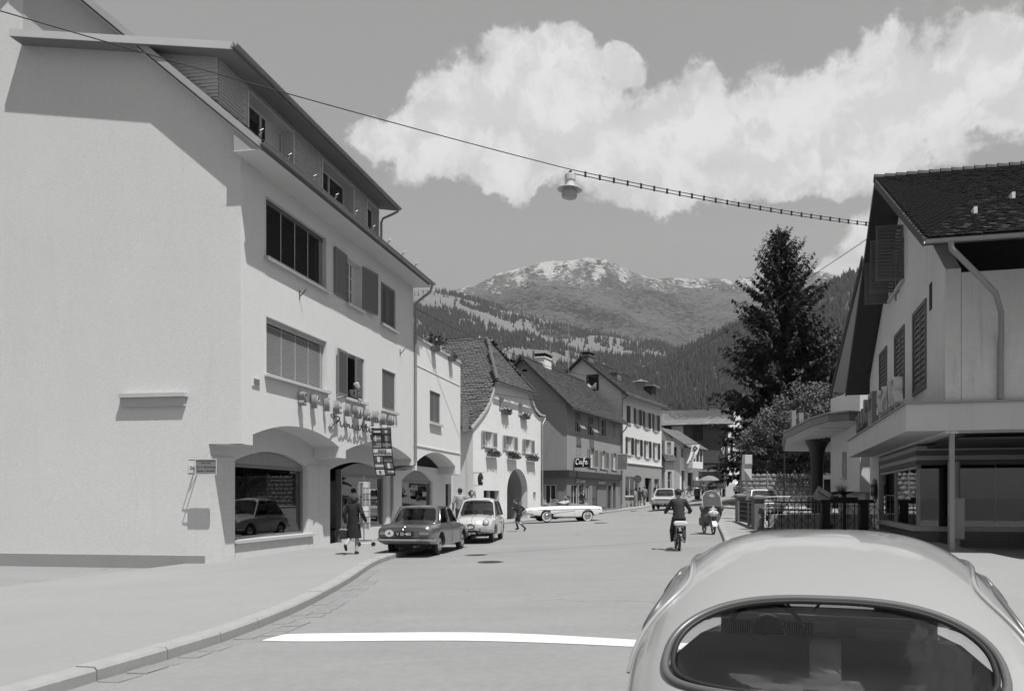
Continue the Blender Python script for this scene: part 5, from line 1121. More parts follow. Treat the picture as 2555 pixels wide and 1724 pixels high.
# shop letters on the canopy
sp = thing('shop_sign', 'row of big white channel letters standing on the near half of the shop canopy', 'sign', (OX9, OY9, 0), RZ9)
for i, ch in enumerate('SPAR'):
    x = 7.95+i*1.08; put('letter', text_mesh(ch, 1.08, mat('letter_white', .72, .4), .11, .02, name='letter'), sp, (x,-.62,4.62+.02)); put('letter_face', text_mesh(ch, 1.08, mat('letter_rim', .12, .5), .002, -.05, name='letter_face'), sp, (x,-.735,4.64))
    m = MB(); m.box(x-.2,x-.1,-.62,-.55,3.97,4.25).box(x+.12,x+.22,-.62,-.55,3.97,4.25); m.build('post', M_DARK, sp)
ss2 = thing('shop_sign', 'tilted cluster of grey channel letters at the far end of the canopy', 'sign', (OX9, OY9, 0), RZ9)
for i, (x, z, hh) in enumerate(((2.0,4.45,.75),(2.8,4.5,.8),(3.6,4.55,.85),(4.6,4.7,1.05),(5.7,4.75,1.15))):
    put('letter', text_mesh('SPARG'[i], hh*1.15, M_LET, .13, .02, name='letter'), ss2, (x,-.62,z)) if i < 4 else None
m = MB(); m.box(5.4,6.5,-.72,-.5,4.1,4.62).box(5.4,5.55,-.72,-.5,4.62,5.2).box(6.3,6.5,-.72,-.5,4.62,5.25).box(5.55,6.3,-.72,-.5,5.05,5.25); m.build('letter', M_LET, ss2); m = MB(); m.box(2.3,2.4,-.6,-.55,3.97,4.3).box(5.9,6.0,-.6,-.55,3.97,4.2); m.build('post', M_DARK, ss2)
mt_ = thing('bar_sign', 'round bar sign crossed by a dark lettered panel beside the shop window', 'sign', (OX9, OY9, 0), RZ9)
m = MB(); m.lathe([(.0,-.02),(.42,-.02),(.44,0),(.42,.02),(.0,.02)], 24, (1.9,-.08,1.95), axis='y'); m.build('disc', mat('sign_mid', .16, .5), mt_, smooth=30); m = MB(); m.bbox(1.35,2.45,-.14,-.105,1.7,2.15,.01); m.build('panel', M_DARK, mt_); put('lettering', text_mesh('MARTINI', .26, mat('sign_pale', .35, .5), .0, .004, name='lettering', T=Tr(1.9,-.146,1.93)), mt_)
# ------------------------------------------------------------------ white house behind with tall barge board
hw = thing('white_gabled_house', 'narrow white house with pale overhanging eaves behind the grocery shop', 'house', (15.25, 43., 0), -pi/2)
m = MB(); m.wall([(0,.3),(8.,.3),(8.,7.1),(4.,12.2),(0,7.1)], [rect(.8,1.5,3.2,4.6)], .0, .3); m.box(.0,.3,.3,7,.3,7.).box(7.7,8.,.3,7,.3,7.); m.build('wall', M_PL5, hw); win(hw, .8,1.5,3.2,4.6, nv=1, nh=1)
kz = 5.35/4.1
slab([(4.,-.75,12.95),(4.,7.5,12.95),(8.4,7.5,12.95-4.4*kz),(8.4,-.75,12.95-4.4*kz)], .2, MATS.get('eave_pale') or mat('eave_pale', .50, .8, (2,.05)), 'roof', hw); slab([(4.,-.75,12.95),(4.,7.5,12.95),(-.35,7.5,12.95-4.35*kz),(-.35,-.75,12.95-4.35*kz)], .2, MATS['eave_pale'], 'roof', hw)
m = MB(); m.prism([(-.4,12.6-4.35*kz),(-.45,13.0-4.35*kz),(4.,13.1),(8.45,13.0-4.4*kz),(8.4,12.6-4.4*kz),(4.,12.6)], -.80, -.74); m.build('bargeboard', M_WOODD, hw)
m = MB(); m.wall(rect(3.2,7.0,1.9,6.4), [rect(4.8,5.4,2.55,3.75)], -2.0, -1.7); m.box(7.0,7.02,-1.99,-.001,1.9,6.4).box(3.2,7.0,-1.69,-.001,1.85,1.9); m.build('bay', M_PL5, hw); win(hw, 4.8,5.4,2.55,3.75, T=Tr(0,-2.,0), nv=1, nh=1)
m = MB(); m.box(3.4,6.9,-1.7,-.001,.3,1.84); m.build('bay_base', M_PL6, hw)
# ------------------------------------------------------------------ pavilion canopy with flared column
pav = thing('pavilion', 'filling station style pavilion roof with slatted soffit on one dark flared column', 'pavilion', (0,0,0))
rf = [(11.3,40.8),(11.42,37.),(11.75,35.6),(12.5,35.2),(15.5,36.2),(17.5,40),(17,46),(12.5,45.5)]
def plate(pts, z0, z1, mt, nm, root, zz=None):
    m = MB(); n = len(pts); zz = zz or (lambda x, y: 0); m.add([(x,y,z0+zz(x,y)) for x,y in pts]+[(x,y,z1+zz(x,y)) for x,y in pts], [tuple(range(n)), tuple(range(2*n-1,n-1,-1))]+[(i,(i+1)%n,(i+1)%n+n,i+n) for i in range(n)]); return m.build(nm, mt, root)
zz = lambda x, y: (40.8-y)*.075
plate(rf, 4.55, 4.85, mat('pavilion_fascia', .22, .7, (2,.15)), 'fascia', pav, zz); plate([(x+(14-x)*.03, y+(40-y)*.03) for x, y in rf], 4.53, 4.545, M_SOF, 'soffit', pav, zz); plate([(x-(14-x)*.02, y-(40-y)*.02) for x, y in rf], 4.86, 4.93, M_ZINC, 'roof_edge', pav, zz)
sl = MB().box(0,.06,0,4.2,0,.05).mesh('soffit_slat', M_SOF)
for k in range(16): put('soffit_slat', sl, pav, (11.9+k*.18,37.3,4.47+.27), (-.0749,0,0))
m = MB(); m.lathe([(.27,0),(.29,2.2),(.34,2.9),(.42,3.25),(.55,3.5),(.62,3.62)], 20, (12.98,41.,.85)); m.build('column', mat('column_black', .035, .4, (3,.2)), pav, smooth=50)
ssg = thing('rooftop_letters', 'two upright pale letter boxes on the pavilion roof', 'sign', (11.5,40.2,4.93), .2); m = MB(); m.bbox(-.05,.16,-.1,.1,0,.95,.01); m.build('letter', M_LET, ssg); m = MB(); m.bbox(.32,.56,-.1,.1,0,.85,.01); m.build('letter', M_LET, ssg)
# ------------------------------------------------------------------ rubble wall, hedge, fences
M_RUB = mat('rubble_stone', .23, .9, (2,.25), (14,.25), (25,.03)); rn = random.Random(21)
rw = thing('stone_wall', 'long rubble retaining wall with ivy on top behind the parked white car', 'wall', (11.6, 51.5, 0), .05)
m = MB(); m.box(0,9,.0,.5,.7,2.95); m.build('mortar_core', mat('mortar', .20, .95, (3,.2)), rw)
protos = []
for k in range(8):
    b = MB(); b.ball((0,0,0), .5, .28, .5, 7, 5); b.v = [(x*(1+rn.uniform(-.16,.16)), y*(1+rn.uniform(-.2,.2)), z*(1+rn.uniform(-.16,.16))) for x,y,z in b.v]; protos.append(b.mesh('stone', M_RUB))
z = .75; cnt = 0
while z < 2.95:
    h = rn.uniform(.2,.32); x = 0
    while x < 9 and cnt < 300:
        w = rn.uniform(.22,.55); o = put('stone', rn.choice(protos), rw, (x+w/2, -.0, z+h/2), (0, rn.uniform(-.15,.15), 0)); o.scale = (w*1.05, .35, h*1.05); x += w; cnt += 1
    z += h*.93
def leaves(m, n, fn, s0, s1, rn, up=.3, asp=.55):
    for k in range(n):
        p, nr = fn(rn); p = V(p); d = V((rn.gauss(0,1), rn.gauss(0,1), rn.gauss(up,1)))
        if nr is not None: d = d-V(nr)*d.dot(V(nr))*.5
        d.normalize(); e = d.cross(V((rn.gauss(0,1), rn.gauss(0,1), rn.gauss(0,1))))
        if e.length < 1e-3: continue
        s = rn.uniform(s0, s1); d = d*s; e = e.normalized()*s*asp
        m.add([p-d, p-e*.9-d*.1, p+d, p+e*.9-d*.1], [(0,1,2,3)])
M_LEAF = mat('leaf_mid', .085, .7, (3,.5), (40,.5), spec=.35); M_LEAF2 = mat('leaf_light', .12, .7, (3,.5), (40,.5), spec=.4); M_SPR = mat('spruce_needles', .045, .75, (1.5,.5), (30,.5), spec=.3); M_BARK = mat('bark', .07, .95, (4,.4), None, (20,.03))
hd = thing('hedge', 'clipped leafy hedge above the rubble wall', 'hedge', (11.6, 52.2, 0), .05)
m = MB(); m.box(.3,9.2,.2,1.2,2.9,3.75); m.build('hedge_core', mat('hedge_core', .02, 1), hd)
def hf(r):
    s = r.random(); x = r.uniform(.1,9.4)
    z_ = 3.85+.12*sin(x*1.3)+.08*sin(x*3.1)
    if s < .55: return (x, r.uniform(.0,.2), r.uniform(2.9,z_)), None
    return (x, r.uniform(.0,1.3), z_+r.gauss(0,.05)), None
m = MB(); leaves(m, 9000, hf, .05, .11, rn); m.build('foliage', M_LEAF, hd, recalc=False)
iv = thing('ivy', 'light ivy spilling over the top edge of the rubble wall', 'plant', (11.6, 51.4, 0), .05)
m = MB(); leaves(m, 2600, lambda r: ((lambda x: (x, r.uniform(-.3,.1), 2.95+r.gauss(0,.10)-.25*abs(r.gauss(0,.5))*(sin(x*2)+1)))(r.uniform(2.2,9)), None), .05, .1, rn); m.build('foliage', M_LEAF2, iv, recalc=False)
# white pipe fence in the forecourt
wf = thing('white_fence', 'low white tubular fence in front of the parked white car', 'fence', (9.4, 37.2, 0), .0)
m = MB(); m.tube([(.0,0,1.66),(4.6,0,1.76)], .022, 6); m.tube([(0,0,.85),(4.6,0,.95)], .018, 6); m.build('rail', M_FRAME, wf)
bar = MB().tube([(0,0,.0),(0,0,.82)], .007, 5).mesh('bar', M_FRAME)
for k in range(28): put('bar', bar, wf, (.1+k*.165, 0, .85+.002*k))
for k in range(4): m = MB(); m.tube([(.02+k*1.5,0,.3),(.02+k*1.5,0,1.7+.03*k)], .028, 6); m.build('post', M_FRAME, wf)
pw_ = thing('forecourt_wall', 'low pale wall behind the iron railing', 'wall', (8.6, 33.2, 0), .03); m = MB(); m.box(0,4.4,0,.3,.0,.95); m.build('wall_body', mat('low_wall', .30, .95, (1,.15), (9,.1), streak=.2), pw_)
fp = thing('fence_post', 'slim dark post standing before the rubble wall', 'post', (13.55, 49, 0)); m = MB(); m.tube([(0,0,.5),(0,0,4.2)], .05, 6); m.build('post', M_DARK, fp)
fp = thing('fence_post', 'slim pale post at the left end of the ivy on the wall', 'post', (12.95, 50.6, 0)); m = MB(); m.tube([(0,0,.5),(0,0,3.25)], .045, 6); m.build('post', M_ZINC, fp)
# ------------------------------------------------------------------ iron railing with posts and planter
M_BLK = mat('black_iron', .018, .5, spec=.4); M_POST = mat('concrete_post', .17, .9, (3,.2), (20,.15), (40,.01))
def gate_post(x, y, lab, h=1.12):
    z = G(x, y)+KH; r = thing('gate_post', lab, 'post', (x, y, z), .1, 'masonry posts of the railing')
    m = MB(); m.bbox(-.19,.19,-.19,.19,-.2,h,.02); m.build('shaft', M_POST, r); m = MB(); m.lathe([(.30,h),(.36,h+.06),(.36,h+.13),(.28,h+.17),(.05,h+.21)], 4); m.xf(Rz(pi/4)); m.build('cap_stone', M_POST, r)
    return r, z
gate_post(8.58, 38.45, 'far masonry post with a flat cap at the pavement edge', 1.1); gate_post(7.62, 31.2, 'near masonry post with a flat cap where the railing turns', 1.1)
lt = thing('lattice_panel', 'dark lattice fence panel between the two masonry posts', 'fence', (7.70, 31.5, G(7.6,31.4)+KH), atan2(6.85, .8))
for k in range(5): m = MB(); m.box(.1,6.6,-.03,.03,.18+k*.2,.215+k*.2); m.build('rail', M_BLK, lt)
slm = MB().box(-.018,.018,-.025,.025,.12,1.1).mesh('slat', M_BLK)
for k in range(24): put('slat', slm, lt, (.2+k*.275, .0, 0))
m = MB(); m.box(2.6,3.0,-.06,.06,0,1.0); m.build('panel_post', M_POST, lt)
RX0, RY0, RZ0 = 7.9, 30.9, G(7.9,30.9)+KH
rl = thing('iron_railing', 'black wrought iron railing with scrolls in front of the shop forecourt', 'railing', (RX0, RY0, RZ0), .0)
m = MB(); m.box(-.2,4.1,-.03,.03,1.02,1.07); m.box(-.1,4.1,-.012,.012,.88,.905).box(-.1,4.1,-.012,.012,.06,.09); m.build('rail', M_BLK, rl)
bb = MB().tube([(0,0,.0),(0,0,1.04)], .017, 6).mesh('bar', M_BLK)
def scrl():
    m = MB()
    for s in (-1, 1):
        m.tube([(s*x,0,z) for x, z in [(.245,.60),(.20,.66),(.20,.70),(.155,.70),(.155,.75),(.10,.75),(.10,.80),(.03,.86)]], .013, 5)
        m.tube([(s*x,0,z) for x, z in [(.245,.42),(.20,.36),(.20,.32),(.155,.32),(.155,.27),(.10,.27),(.10,.22),(.03,.14)]], .013, 5)
        m.tube([(s*(.09+.035*cos(t)),0,.54+.035*sin(t)) for t in [k*.6 for k in range(9)]], .013, 5); m.tube([(s*(.09+.035*cos(t)),0,.46-.035*sin(t)) for t in [k*.6 for k in range(9)]], .013, 5)
    m.lathe([(.012,.38),(.024,.44),(.026,.5),(.024,.56),(.012,.62)], 8); return m.mesh('scrollwork', M_BLK)
scm = scrl()
for k in range(17):
    x = .04+k*.25
    if 2.0 < x < 2.35 or 3.4 < x < 3.72: continue
    put('bar', bb, rl, (x, 0, 0))
    if k % 2 == 0: put('scrollwork', scm, rl, (x, 0, 0))
gt = thing('gate_pier', 'black gate surround with broad lintel in the iron railing', 'gate', (RX0, RY0-.03, RZ0), 0)
for x in (2.02, 3.45): m = MB(); m.bbox(x,x+.30,-.15,.15,-.1,1.0,.015); m.build('pier', M_BLK, gt)
m = MB(); m.bbox(1.95,3.95,-.17,.17,1.0,1.13,.02); m.build('lintel', M_BLK, gt); m = MB(); m.box(2.85,2.95,-.05,.05,0,1.0); m.build('middle_post', M_BLK, gt); m = MB(); m.box(2.3,2.42,-.14,.1,-.1,.2); m.build('step_block', M_BLK, gt)
pb = thing('planter_bowl', 'dark wide planter bowl on a pedestal above the gate lintel', 'planter', (RX0+2.88, RY0-.03, RZ0+1.13)); m = MB(); m.bbox(-.48,.48,-.15,.15,0,.09,.01); m.build('pedestal', M_BLK, pb); m = MB(); m.lathe([(.10,.09),(.08,.15),(.10,.2),(.22,.25),(.36,.29),(.37,.31),(.30,.3),(.0,.27)], 24); m.build('bowl', M_BLK, pb, smooth=50)
pg = thing('ornamental_grass', 'tuft of pale grass growing in the planter bowl', 'plant', (RX0+2.80, RY0-.03, RZ0+1.42)); m = MB(); rr = random.Random(8)
for k in range(110):
    a = rr.uniform(0,6.3); r_ = rr.uniform(0,.2); ti = rr.uniform(.0,.28); h_ = rr.uniform(.18,.42); p = V((r_*cos(a)*.9,r_*sin(a)*.6,0)); q_ = p+V((ti*cos(a),ti*sin(a),h_)); s_ = V((-sin(a),cos(a),0))*.008; m.add([p-s_,p+s_,q_], [(0,1,2)])
m.build('blades', M_LEAF2, pg, recalc=False)
# ice cream flag
ef = thing('ice_cream_flag', 'slanting ice cream flag with dark script in a white oval behind the railing', 'flag', (10.35, 31.6, 1.62), 0)
m = MB(); m.tube([(.32,0,-.28),(-.08,0,.06),(-.45,0,.38)], .012, 6); m.xf(Tr(.22,0,0)); m.build('staff', M_ZINC, ef)
TE = Ry(radians(32)); m = MB(); m.grid(lambda u, v: (-.50+u*.72, .015*sin(u*7), -.26+v*.50), 12, 6); m.build('cloth', mat('flag_cloth', .50, .9, (8,.1)), ef, T=TE, smooth=60)
m = MB(); m.grid(lambda u, v: (-.18+.30*cos(u*2*pi)*v, -.022, .02+.17*sin(u*2*pi)*v), 24, 1); m.build('oval', M_ENAM, ef, T=TE); m = MB(); m.grid(lambda u, v: (.12+u*.10, .015*sin((.86+u*.14)*7)-.006, -.26+v*.5), 2, 6); m.build('stripe', mat('flag_stripe', .2, .9), ef, T=TE)
put('lettering', text_mesh('Eskimo', .17, M_INK, 0, .004, name='lettering', T=TE @ Tr(-.17,-.03,.04)), ef); m = MB(); m.box(-.32,-.02,-.031,-.029,-.09,-.07); m.build('underline', M_INK, ef, T=TE)
# light box on a pole
lb = thing('light_box_sign', 'white folded light box sign on a slim pole beside the far post', 'sign', (9.3, 40.3, G(9.3,40.3)), .25)
m = MB(); m.tube([(0,0,0),(0,0,2.4)], .05, 8); m.build('pole', M_ZINC, lb, smooth=40); m = MB(); m.box(-.2,.2,-.13,.13,2.05,2.62); m.add([(-.2,-.13,2.62),(.2,-.13,2.62),(.2,.13,2.62),(-.2,.13,2.62),(-.2,-.22,2.85),(.2,-.22,2.85),(.2,.12,2.85),(-.2,.12,2.85)], [(0,1,5,4),(1,2,6,5),(2,3,7,6),(3,0,4,7)]); m.box(-.19,.19,-.2,.11,2.851,3.3); m.build('box', mat('light_box', .55, .5), lb); m = MB(); m.add([(-.19,-.1355,2.06),(.19,-.1355,2.06),(-.19,-.1355,2.55)], [(0,1,2)]); m.build('panel', mat('sign_mid', .16), lb)
# ------------------------------------------------------------------ trees
def spruce(x, y, z, H, R_, lab, seed=1):
    rn = random.Random(seed); r = thing('spruce_tree', lab, 'tree', (x, y, z)); m = MB(); m.tube([(0,0,-.5),(.05,0,H*.3),(0,.05,H*.7),(0,0,H)], [.34,.26,.12,.02], 9); m.build('trunk', M_BARK, r, smooth=60)
    m = MB(); br = MB(); zz = 1.4
    while zz < H-.15:
        t = zz/H; L0 = R_*(1-t)**.66*(.76+.24*min(1, t*5)); nb = int(9+6*(1-t))
        for k in range(nb):
            a = rn.uniform(0, 2*pi); L = L0*rn.uniform(.58,1.08)+.12; dz = rn.uniform(-.1,.1)
            droop = (.10+.42*(1-t))*rn.uniform(.7,1.2); lift = .20+.75*t
            pts = []
            for s in range(7):
                q = s/6; pts.append(V((cos(a)*L*q, sin(a)*L*q, zz+dz+L*(lift*q-droop*q*q*1.1+.22*q**4))))
            br.tube(pts, [.035*(1-t)+.008]*3+[.012]*4, 3, cap=False)
            side = V((-sin(a), cos(a), 0)); nt = int(10+L*12)
            for j in range(nt):
                q = rn.uniform(.12, 1); i = min(5, int(q*6)); p = pts[i].lerp(pts[i+1], q*6-i); sd = rn.choice((-1, 1)); tl_ = (.26+.34*L*.32)*(1.15-q*.75)*rn.uniform(.6,1.25)
                d = (V((cos(a), sin(a), 0))*rn.uniform(.25,.9)+side*sd*rn.uniform(.2,1.)+V((0,0,rn.uniform(-.75,.10)))).normalized()
                e = d.cross(V((0,0,1))).normalized()*tl_*.26; tip = p+d*tl_+V((0,0,-.22*tl_)); md = p+d*tl_*.55
                m.add([p, md-e, tip, md+e], [(0,1,2,3)]); 
                for w in (0, 1):
                    d2 = (d+side*rn.uniform(-.8,.8)+V((0,0,rn.uniform(-.9,.2)))).normalized(); p2 = p+d*tl_*rn.uniform(.2,.8); t2 = tl_*.55; e2 = d2.cross(V((.3,.2,1))).normalized()*t2*.2
                    m.add([p2, p2+d2*t2*.5-e2, p2+d2*t2, p2+d2*t2*.5+e2], [(0,1,2,3)])
        zz += .30+.10*(1-t)
    br.build('branches', M_BARK, r, recalc=False, kind='stuff'); m.build('crown', M_SPR, r, recalc=False); return r
spruce(15.9, 58.5, 2.0, 18.6, 6.2, 'tall dark spruce towering over the forecourt', 4)
def broadleaf(x, y, z, H, blobs, lab, seed, n, mt=None, ls=(.09,.17)):
    rn = random.Random(seed); r = thing('broadleaf_tree', lab, 'tree', (x, y, z)); m = MB(); m.tube([(0,0,-.6),(.05,.05,H*.25),(-.1,0,H*.5),(.1,0,H*.72)], [.26,.2,.13,.05], 8)
    for (bx, by, bz, br_) in blobs[:7]: m.tube([(0,0,H*.3),(bx*.5,by*.5,(H*.3+bz)/2+.2),(bx,by,bz)], [.10,.06,.02], 5)
    m.build('trunk', M_BARK, r, smooth=60); m = MB(); tot = sum(b[3]**2 for b in blobs)
    for (bx, by, bz, br_) in blobs:
        cl = [V((rn.gauss(0,1), rn.gauss(0,1), rn.gauss(.15,1))).normalized()*br_*rn.uniform(.6,1.08)+V((bx,by,bz)) for _ in range(int(9+br_*14))]
        k = int(n*br_**2/tot/len(cl)); 
        for c in cl: leaves(m, k, lambda q, c=c: (c+V((q.gauss(0,1), q.gauss(0,1), q.gauss(0,.7)))*.22*br_**.5, None), ls[0], ls[1], rn, .1)
    m.build('crown', mt or M_LEAF, r, recalc=False); return r
broadleaf(15.4, 53.2, 1.6, 6.5, [(-1.6,0,4.2,1.4),(-.2,-.4,5.4,1.6),(1.4,0,5.8,1.5),(2.8,.3,5.4,1.6),(.6,-.6,4.0,1.6),(-2.6,.2,3.6,1.0),(2.3,-.5,4.2,1.3),(-1.9,-.3,3.0,1.1),(4.2,.3,4.6,1.3)], 'spreading light-leaved tree in front of the spruce', 5, 46000, mat('leaf_pale', .14, .8, (3,.4), (40,.4), spec=.12), (.06,.12))
broadleaf(20.5, 60, 2.2, 11, [(-1.5,0,7,2.2),(0,0,9,2.2),(1.5,0,8,2.5),(0,0,5.5,2.4),(-2,-.5,9.2,1.5)], 'rounded broadleaf tree between the spruce and the white gable', 6, 16000)
broadleaf(18.6, 66, 2.5, 8, [(-1.4,0,4.5,2.0),(0.4,0,5.8,2.2),(2,0,4.8,2.4),(-2.2,0,3.4,1.4)], 'dark tree filling the gap under the spruce', 7, 12000, M_SPR)
broadleaf(13.2, 40.2, 5.0, .6, [(-.9,0,.15,.35),(0,.2,.2,.4),(1.,.3,.25,.4),(1.9,.4,.25,.4),(-1.6,.6,.1,.3)], 'low plants growing along the pavilion roof edge', 8, 3500, M_LEAF, (.05,.1))
sh = thing('dark_shed', 'dark open-fronted timber shed under the trees behind the hedge', 'shed', (14.8, 55.5, 0)); m = MB(); m.box(0,4.5,1.2,1.3,2,5.0).box(0,.2,0,1.2,2,5.).box(4.3,4.5,0,1.2,2,5); m.build('wall', M_WOODD, sh); slab([(-.3,-.5,4.9),(4.8,-.5,4.9),(4.8,1.6,5.5),(-.3,1.6,5.5)], .1, M_WOODD, 'roof', sh)
bk = thing('garage', 'dark garage doorway at the right end of the rubble wall', 'garage', (17.0, 50.2, 0)); m = MB(); m.box(-.9,-.7,0,2,.6,2.75).box(1.6,1.8,0,2,.6,2.75).box(-.9,1.8,0,2,2.75,3.0); m.build('surround', M_POST, bk); m = MB(); m.box(-.7,1.6,1.0,1.1,.6,2.75); m.build('door', M_DARK, bk)
# ------------------------------------------------------------------ cables and lamps
M_WIRE = mat('wire', .02, .6)
def sag(a, b, s, n=24): a, b = V(a), V(b); return [a.lerp(b, k/n)-V((0,0,4*s*(k/n)*(1-k/n))) for k in range(n+1)]
A0, A1, A2 = (-13.5,10.8,9.9), (.33,20.,9.62), (10.28,26.6,10.5)
c1 = thing('overhead_cable', 'span cable crossing the whole street and carrying the near lamp', 'cable', (0,0,0)); m = MB(); m.tube(sag(A0, A1, .12), .011, 5); m.tube(sag(A1, A2, .10), .011, 5); m.build('span_wire', M_WIRE, c1)
p2 = [q-V((0,0,.085)) for q in sag(A1, A2, .10, 50)]; m = MB(); m.tube(p2, .012, 5); m.build('feed_wire', M_WIRE, c1)
clip = MB().box(-.02,.02,-.018,.018,-.11,.025).mesh('clip', M_DARK)
for k in range(1, 27): q = V(A1).lerp(V(A2), k/27)-V((0,0,4*.10*(k/27)*(1-k/27))); put('clip', clip, c1, q, (0,0,.6))
def big_lamp(x, y, z, lab, s=1.):
    r = thing('street_lamp', lab, 'street lamp', (x, y, z)); M_L = mat('lamp_enamel', .55, .45, (3,.05))
    m = MB(); m.tube([(0,0,0),(0,0,-.1)], .012, 6); m.ball((0,0,-.03), .035); m.ball((-.04,0,-.07), .03); m.build('hanger', M_IRON, r)
    m = MB(); m.lathe([(0,-.09),(.10,-.095),(.135,-.12),(.135,-.24),(.125,-.245),(.118,-.25),(.118,-.42),(.13,-.435)], 24); m.build('housing', M_L, r, smooth=40)
    m = MB(); m.lathe([(.13,-.425),(.30,-.455),(.305,-.475),(.17,-.452),(.165,-.47)], 30, cap=False); m.build('reflector_rim', M_L, r, smooth=50)
    m = MB(); m.lathe([(.165,-.46),(.185,-.50),(.19,-.62),(.175,-.665),(.12,-.685),(0,-.69)], 24); m.build('glass_bowl', mat('lamp_glass', .38, .25, (3,.06)), r, smooth=50)
    r.rotation_euler = (.0,.05,0); return r
big_lamp(.33, 20., 9.60, 'large enamel street lamp hanging from the span cable against the clouds')
B0, B1, B2 = F9(8.2,-.9), (6.08, 60., 10.3), F1(12.7,-.1)
c2 = thing('overhead_cable', 'thin span wire holding the distant lantern between left house and right gable', 'cable', (0,0,0)); m = MB(); m.tube(sag((B0[0]-.1,B0[1],9.95), B1, .25), .013, 4); m.tube(sag((B2[0],B2[1],9.1), B1, .9), .013, 4); m.build('span_wire', M_WIRE, c2)
l2 = thing('street_lantern', 'distant funnel-shaped street lantern hanging in front of the shuttered house', 'street lamp', (6.08, 60., 10.28)); m = MB(); m.lathe([(0,0),(.1,-.02),(.12,-.1),(.55,-.2),(.60,-.24),(.5,-.26)], 18); m.build('hood', M_ZINC, l2, smooth=40)
m = MB(); m.lathe([(.40,-.26),(.28,-.6),(.16,-.8),(0,-.82)], 6); m.build('lantern_glass', mat('lantern_glass', .22, .2), l2)
c3 = thing('overhead_cable', 'thin cable strung between the gabled house and the shuttered house', 'cable', (0,0,0)); a3, b3 = F3(2.4,-.1), F5(.5,-.2); m = MB(); m.tube(sag((a3[0],a3[1],7.9), (b3[0],b3[1],10.6), .5), .014, 4); m.build('wire', M_WIRE, c3)
# no-parking sign, shop flag, hanging inn sign
np_ = thing('traffic_sign', 'round no-parking sign seen from behind on a pole by the kerb', 'traffic sign', (7.3, 74.5, G(7.3,74.5)+.1)); m = MB(); m.tube([(0,0,0),(0,0,2.7)], .04, 8); m.build('pole', M_ZINC, np_); m = MB(); m.lathe([(0,-.01),(.34,-.01),(.36,0),(.34,.01),(0,.01)], 24, (0,-.05,2.55), axis='y'); m.build('disc', mat('sign_back', .09, .5), np_); m = MB(); m.box(-.3,.3,-.075,-.065,-.03,.03); m.xf(Tr(0,0,2.55) @ Ry(.8)); m.build('bar', mat('sign_mid',.16), np_)
pf = thing('photo_banner', 'long white banner with black diamond and the word PHOTO blowing over the street', 'banner', (14.5, 86., 0)); Fb = lambda u, v: (-.42+u*.85*(1-.35*v)-.55*v*v, .06*sin(u*3+v*4), 7.15-1.95*v)
m = MB(); m.grid(Fb, 6, 16); m.build('cloth', mat('linen', .75), pf, smooth=80); m = MB(); m.tube([(-1.6,.1,7.2),(.6,.1,7.2)], .03, 6); m.build('pole', M_DARK, pf)
for i, ch in enumerate('PHOTO'):
    u, v = .5, .40+i*.125; p = Fb(u, v); put('lettering', text_mesh(ch, .30, M_INK, 0, .01, name='lettering'), pf, (p[0], p[1]-.06, p[2]), (0, .28+.35*v, 0))
p = Fb(.5,.2); m = MB(); m.add([(p[0],p[1]-.08,p[2]+.3),(p[0]+.3,p[1]-.08,p[2]),(p[0],p[1]-.08,p[2]-.3),(p[0]-.3,p[1]-.08,p[2])], [(0,1,2,3)]); m.build('diamond', M_INK, pf); p_ = p; m = MB(); m.add([(p[0],p[1]-.085,p[2]+.14),(p[0]+.14,p[1]-.085,p[2]),(p[0],p[1]-.085,p[2]-.14),(p[0]-.14,p[1]-.085,p[2])], [(0,1,2,3)]); m.build('diamond_centre', mat('flag_g', .3), pf)
# ------------------------------------------------------------------ vehicles
M_TYRE = mat('tyre', .022, .85, (20,.2)); M_CHROME = mat('chrome', .62, .12, metal=1.0); M_RIM = mat('wheel_rim', .36, .35, metal=.4); M_CGLASS = glassmat('car_glass', .78)
M_BLKP = mat('black_plastic', .02, .5); M_SEAT = mat('seat_vinyl', .07, .6); M_LENS = mat('lamp_lens', .27, .12, spec=.7); M_HEADL = mat('headlamp', .55, .08, spec=.8, n1=(40,.1))
def paint(nm, v): return mat('paint_'+nm, v, .30, (.8,.03), spec=.5, coat=1.)
def bool_cut(me, cutters):
    o = bpy.data.objects.new('t', me); COL.objects.link(o); tmp = []
    for c in cutters:
        q = bpy.data.objects.new('c', c); COL.objects.link(q); tmp.append(q); md = o.modifiers.new('b', 'BOOLEAN'); md.operation = 'DIFFERENCE'; md.object = q; md.solver = 'EXACT'
    dg = bpy.context.evaluated_depsgraph_get(); r = bpy.data.meshes.new_from_object(o.evaluated_get(dg))
    for q in tmp+[o]: bpy.data.objects.remove(q)
    return r
def smooth_mesh(me, ang=35):
    bm = bmesh.new(); bm.from_mesh(me); bmesh.ops.recalc_face_normals(bm, faces=bm.faces)
    for f in bm.faces: f.smooth = True
    for e in bm.edges: e.smooth = not (len(e.link_faces) == 2 and e.calc_face_angle(0) > radians(ang))
    bm.to_mesh(me); bm.free(); return me
def interp(T, x): return [_ip([(r[0], r[i]) for r in T], x) for i in range(1, len(T[0]))]
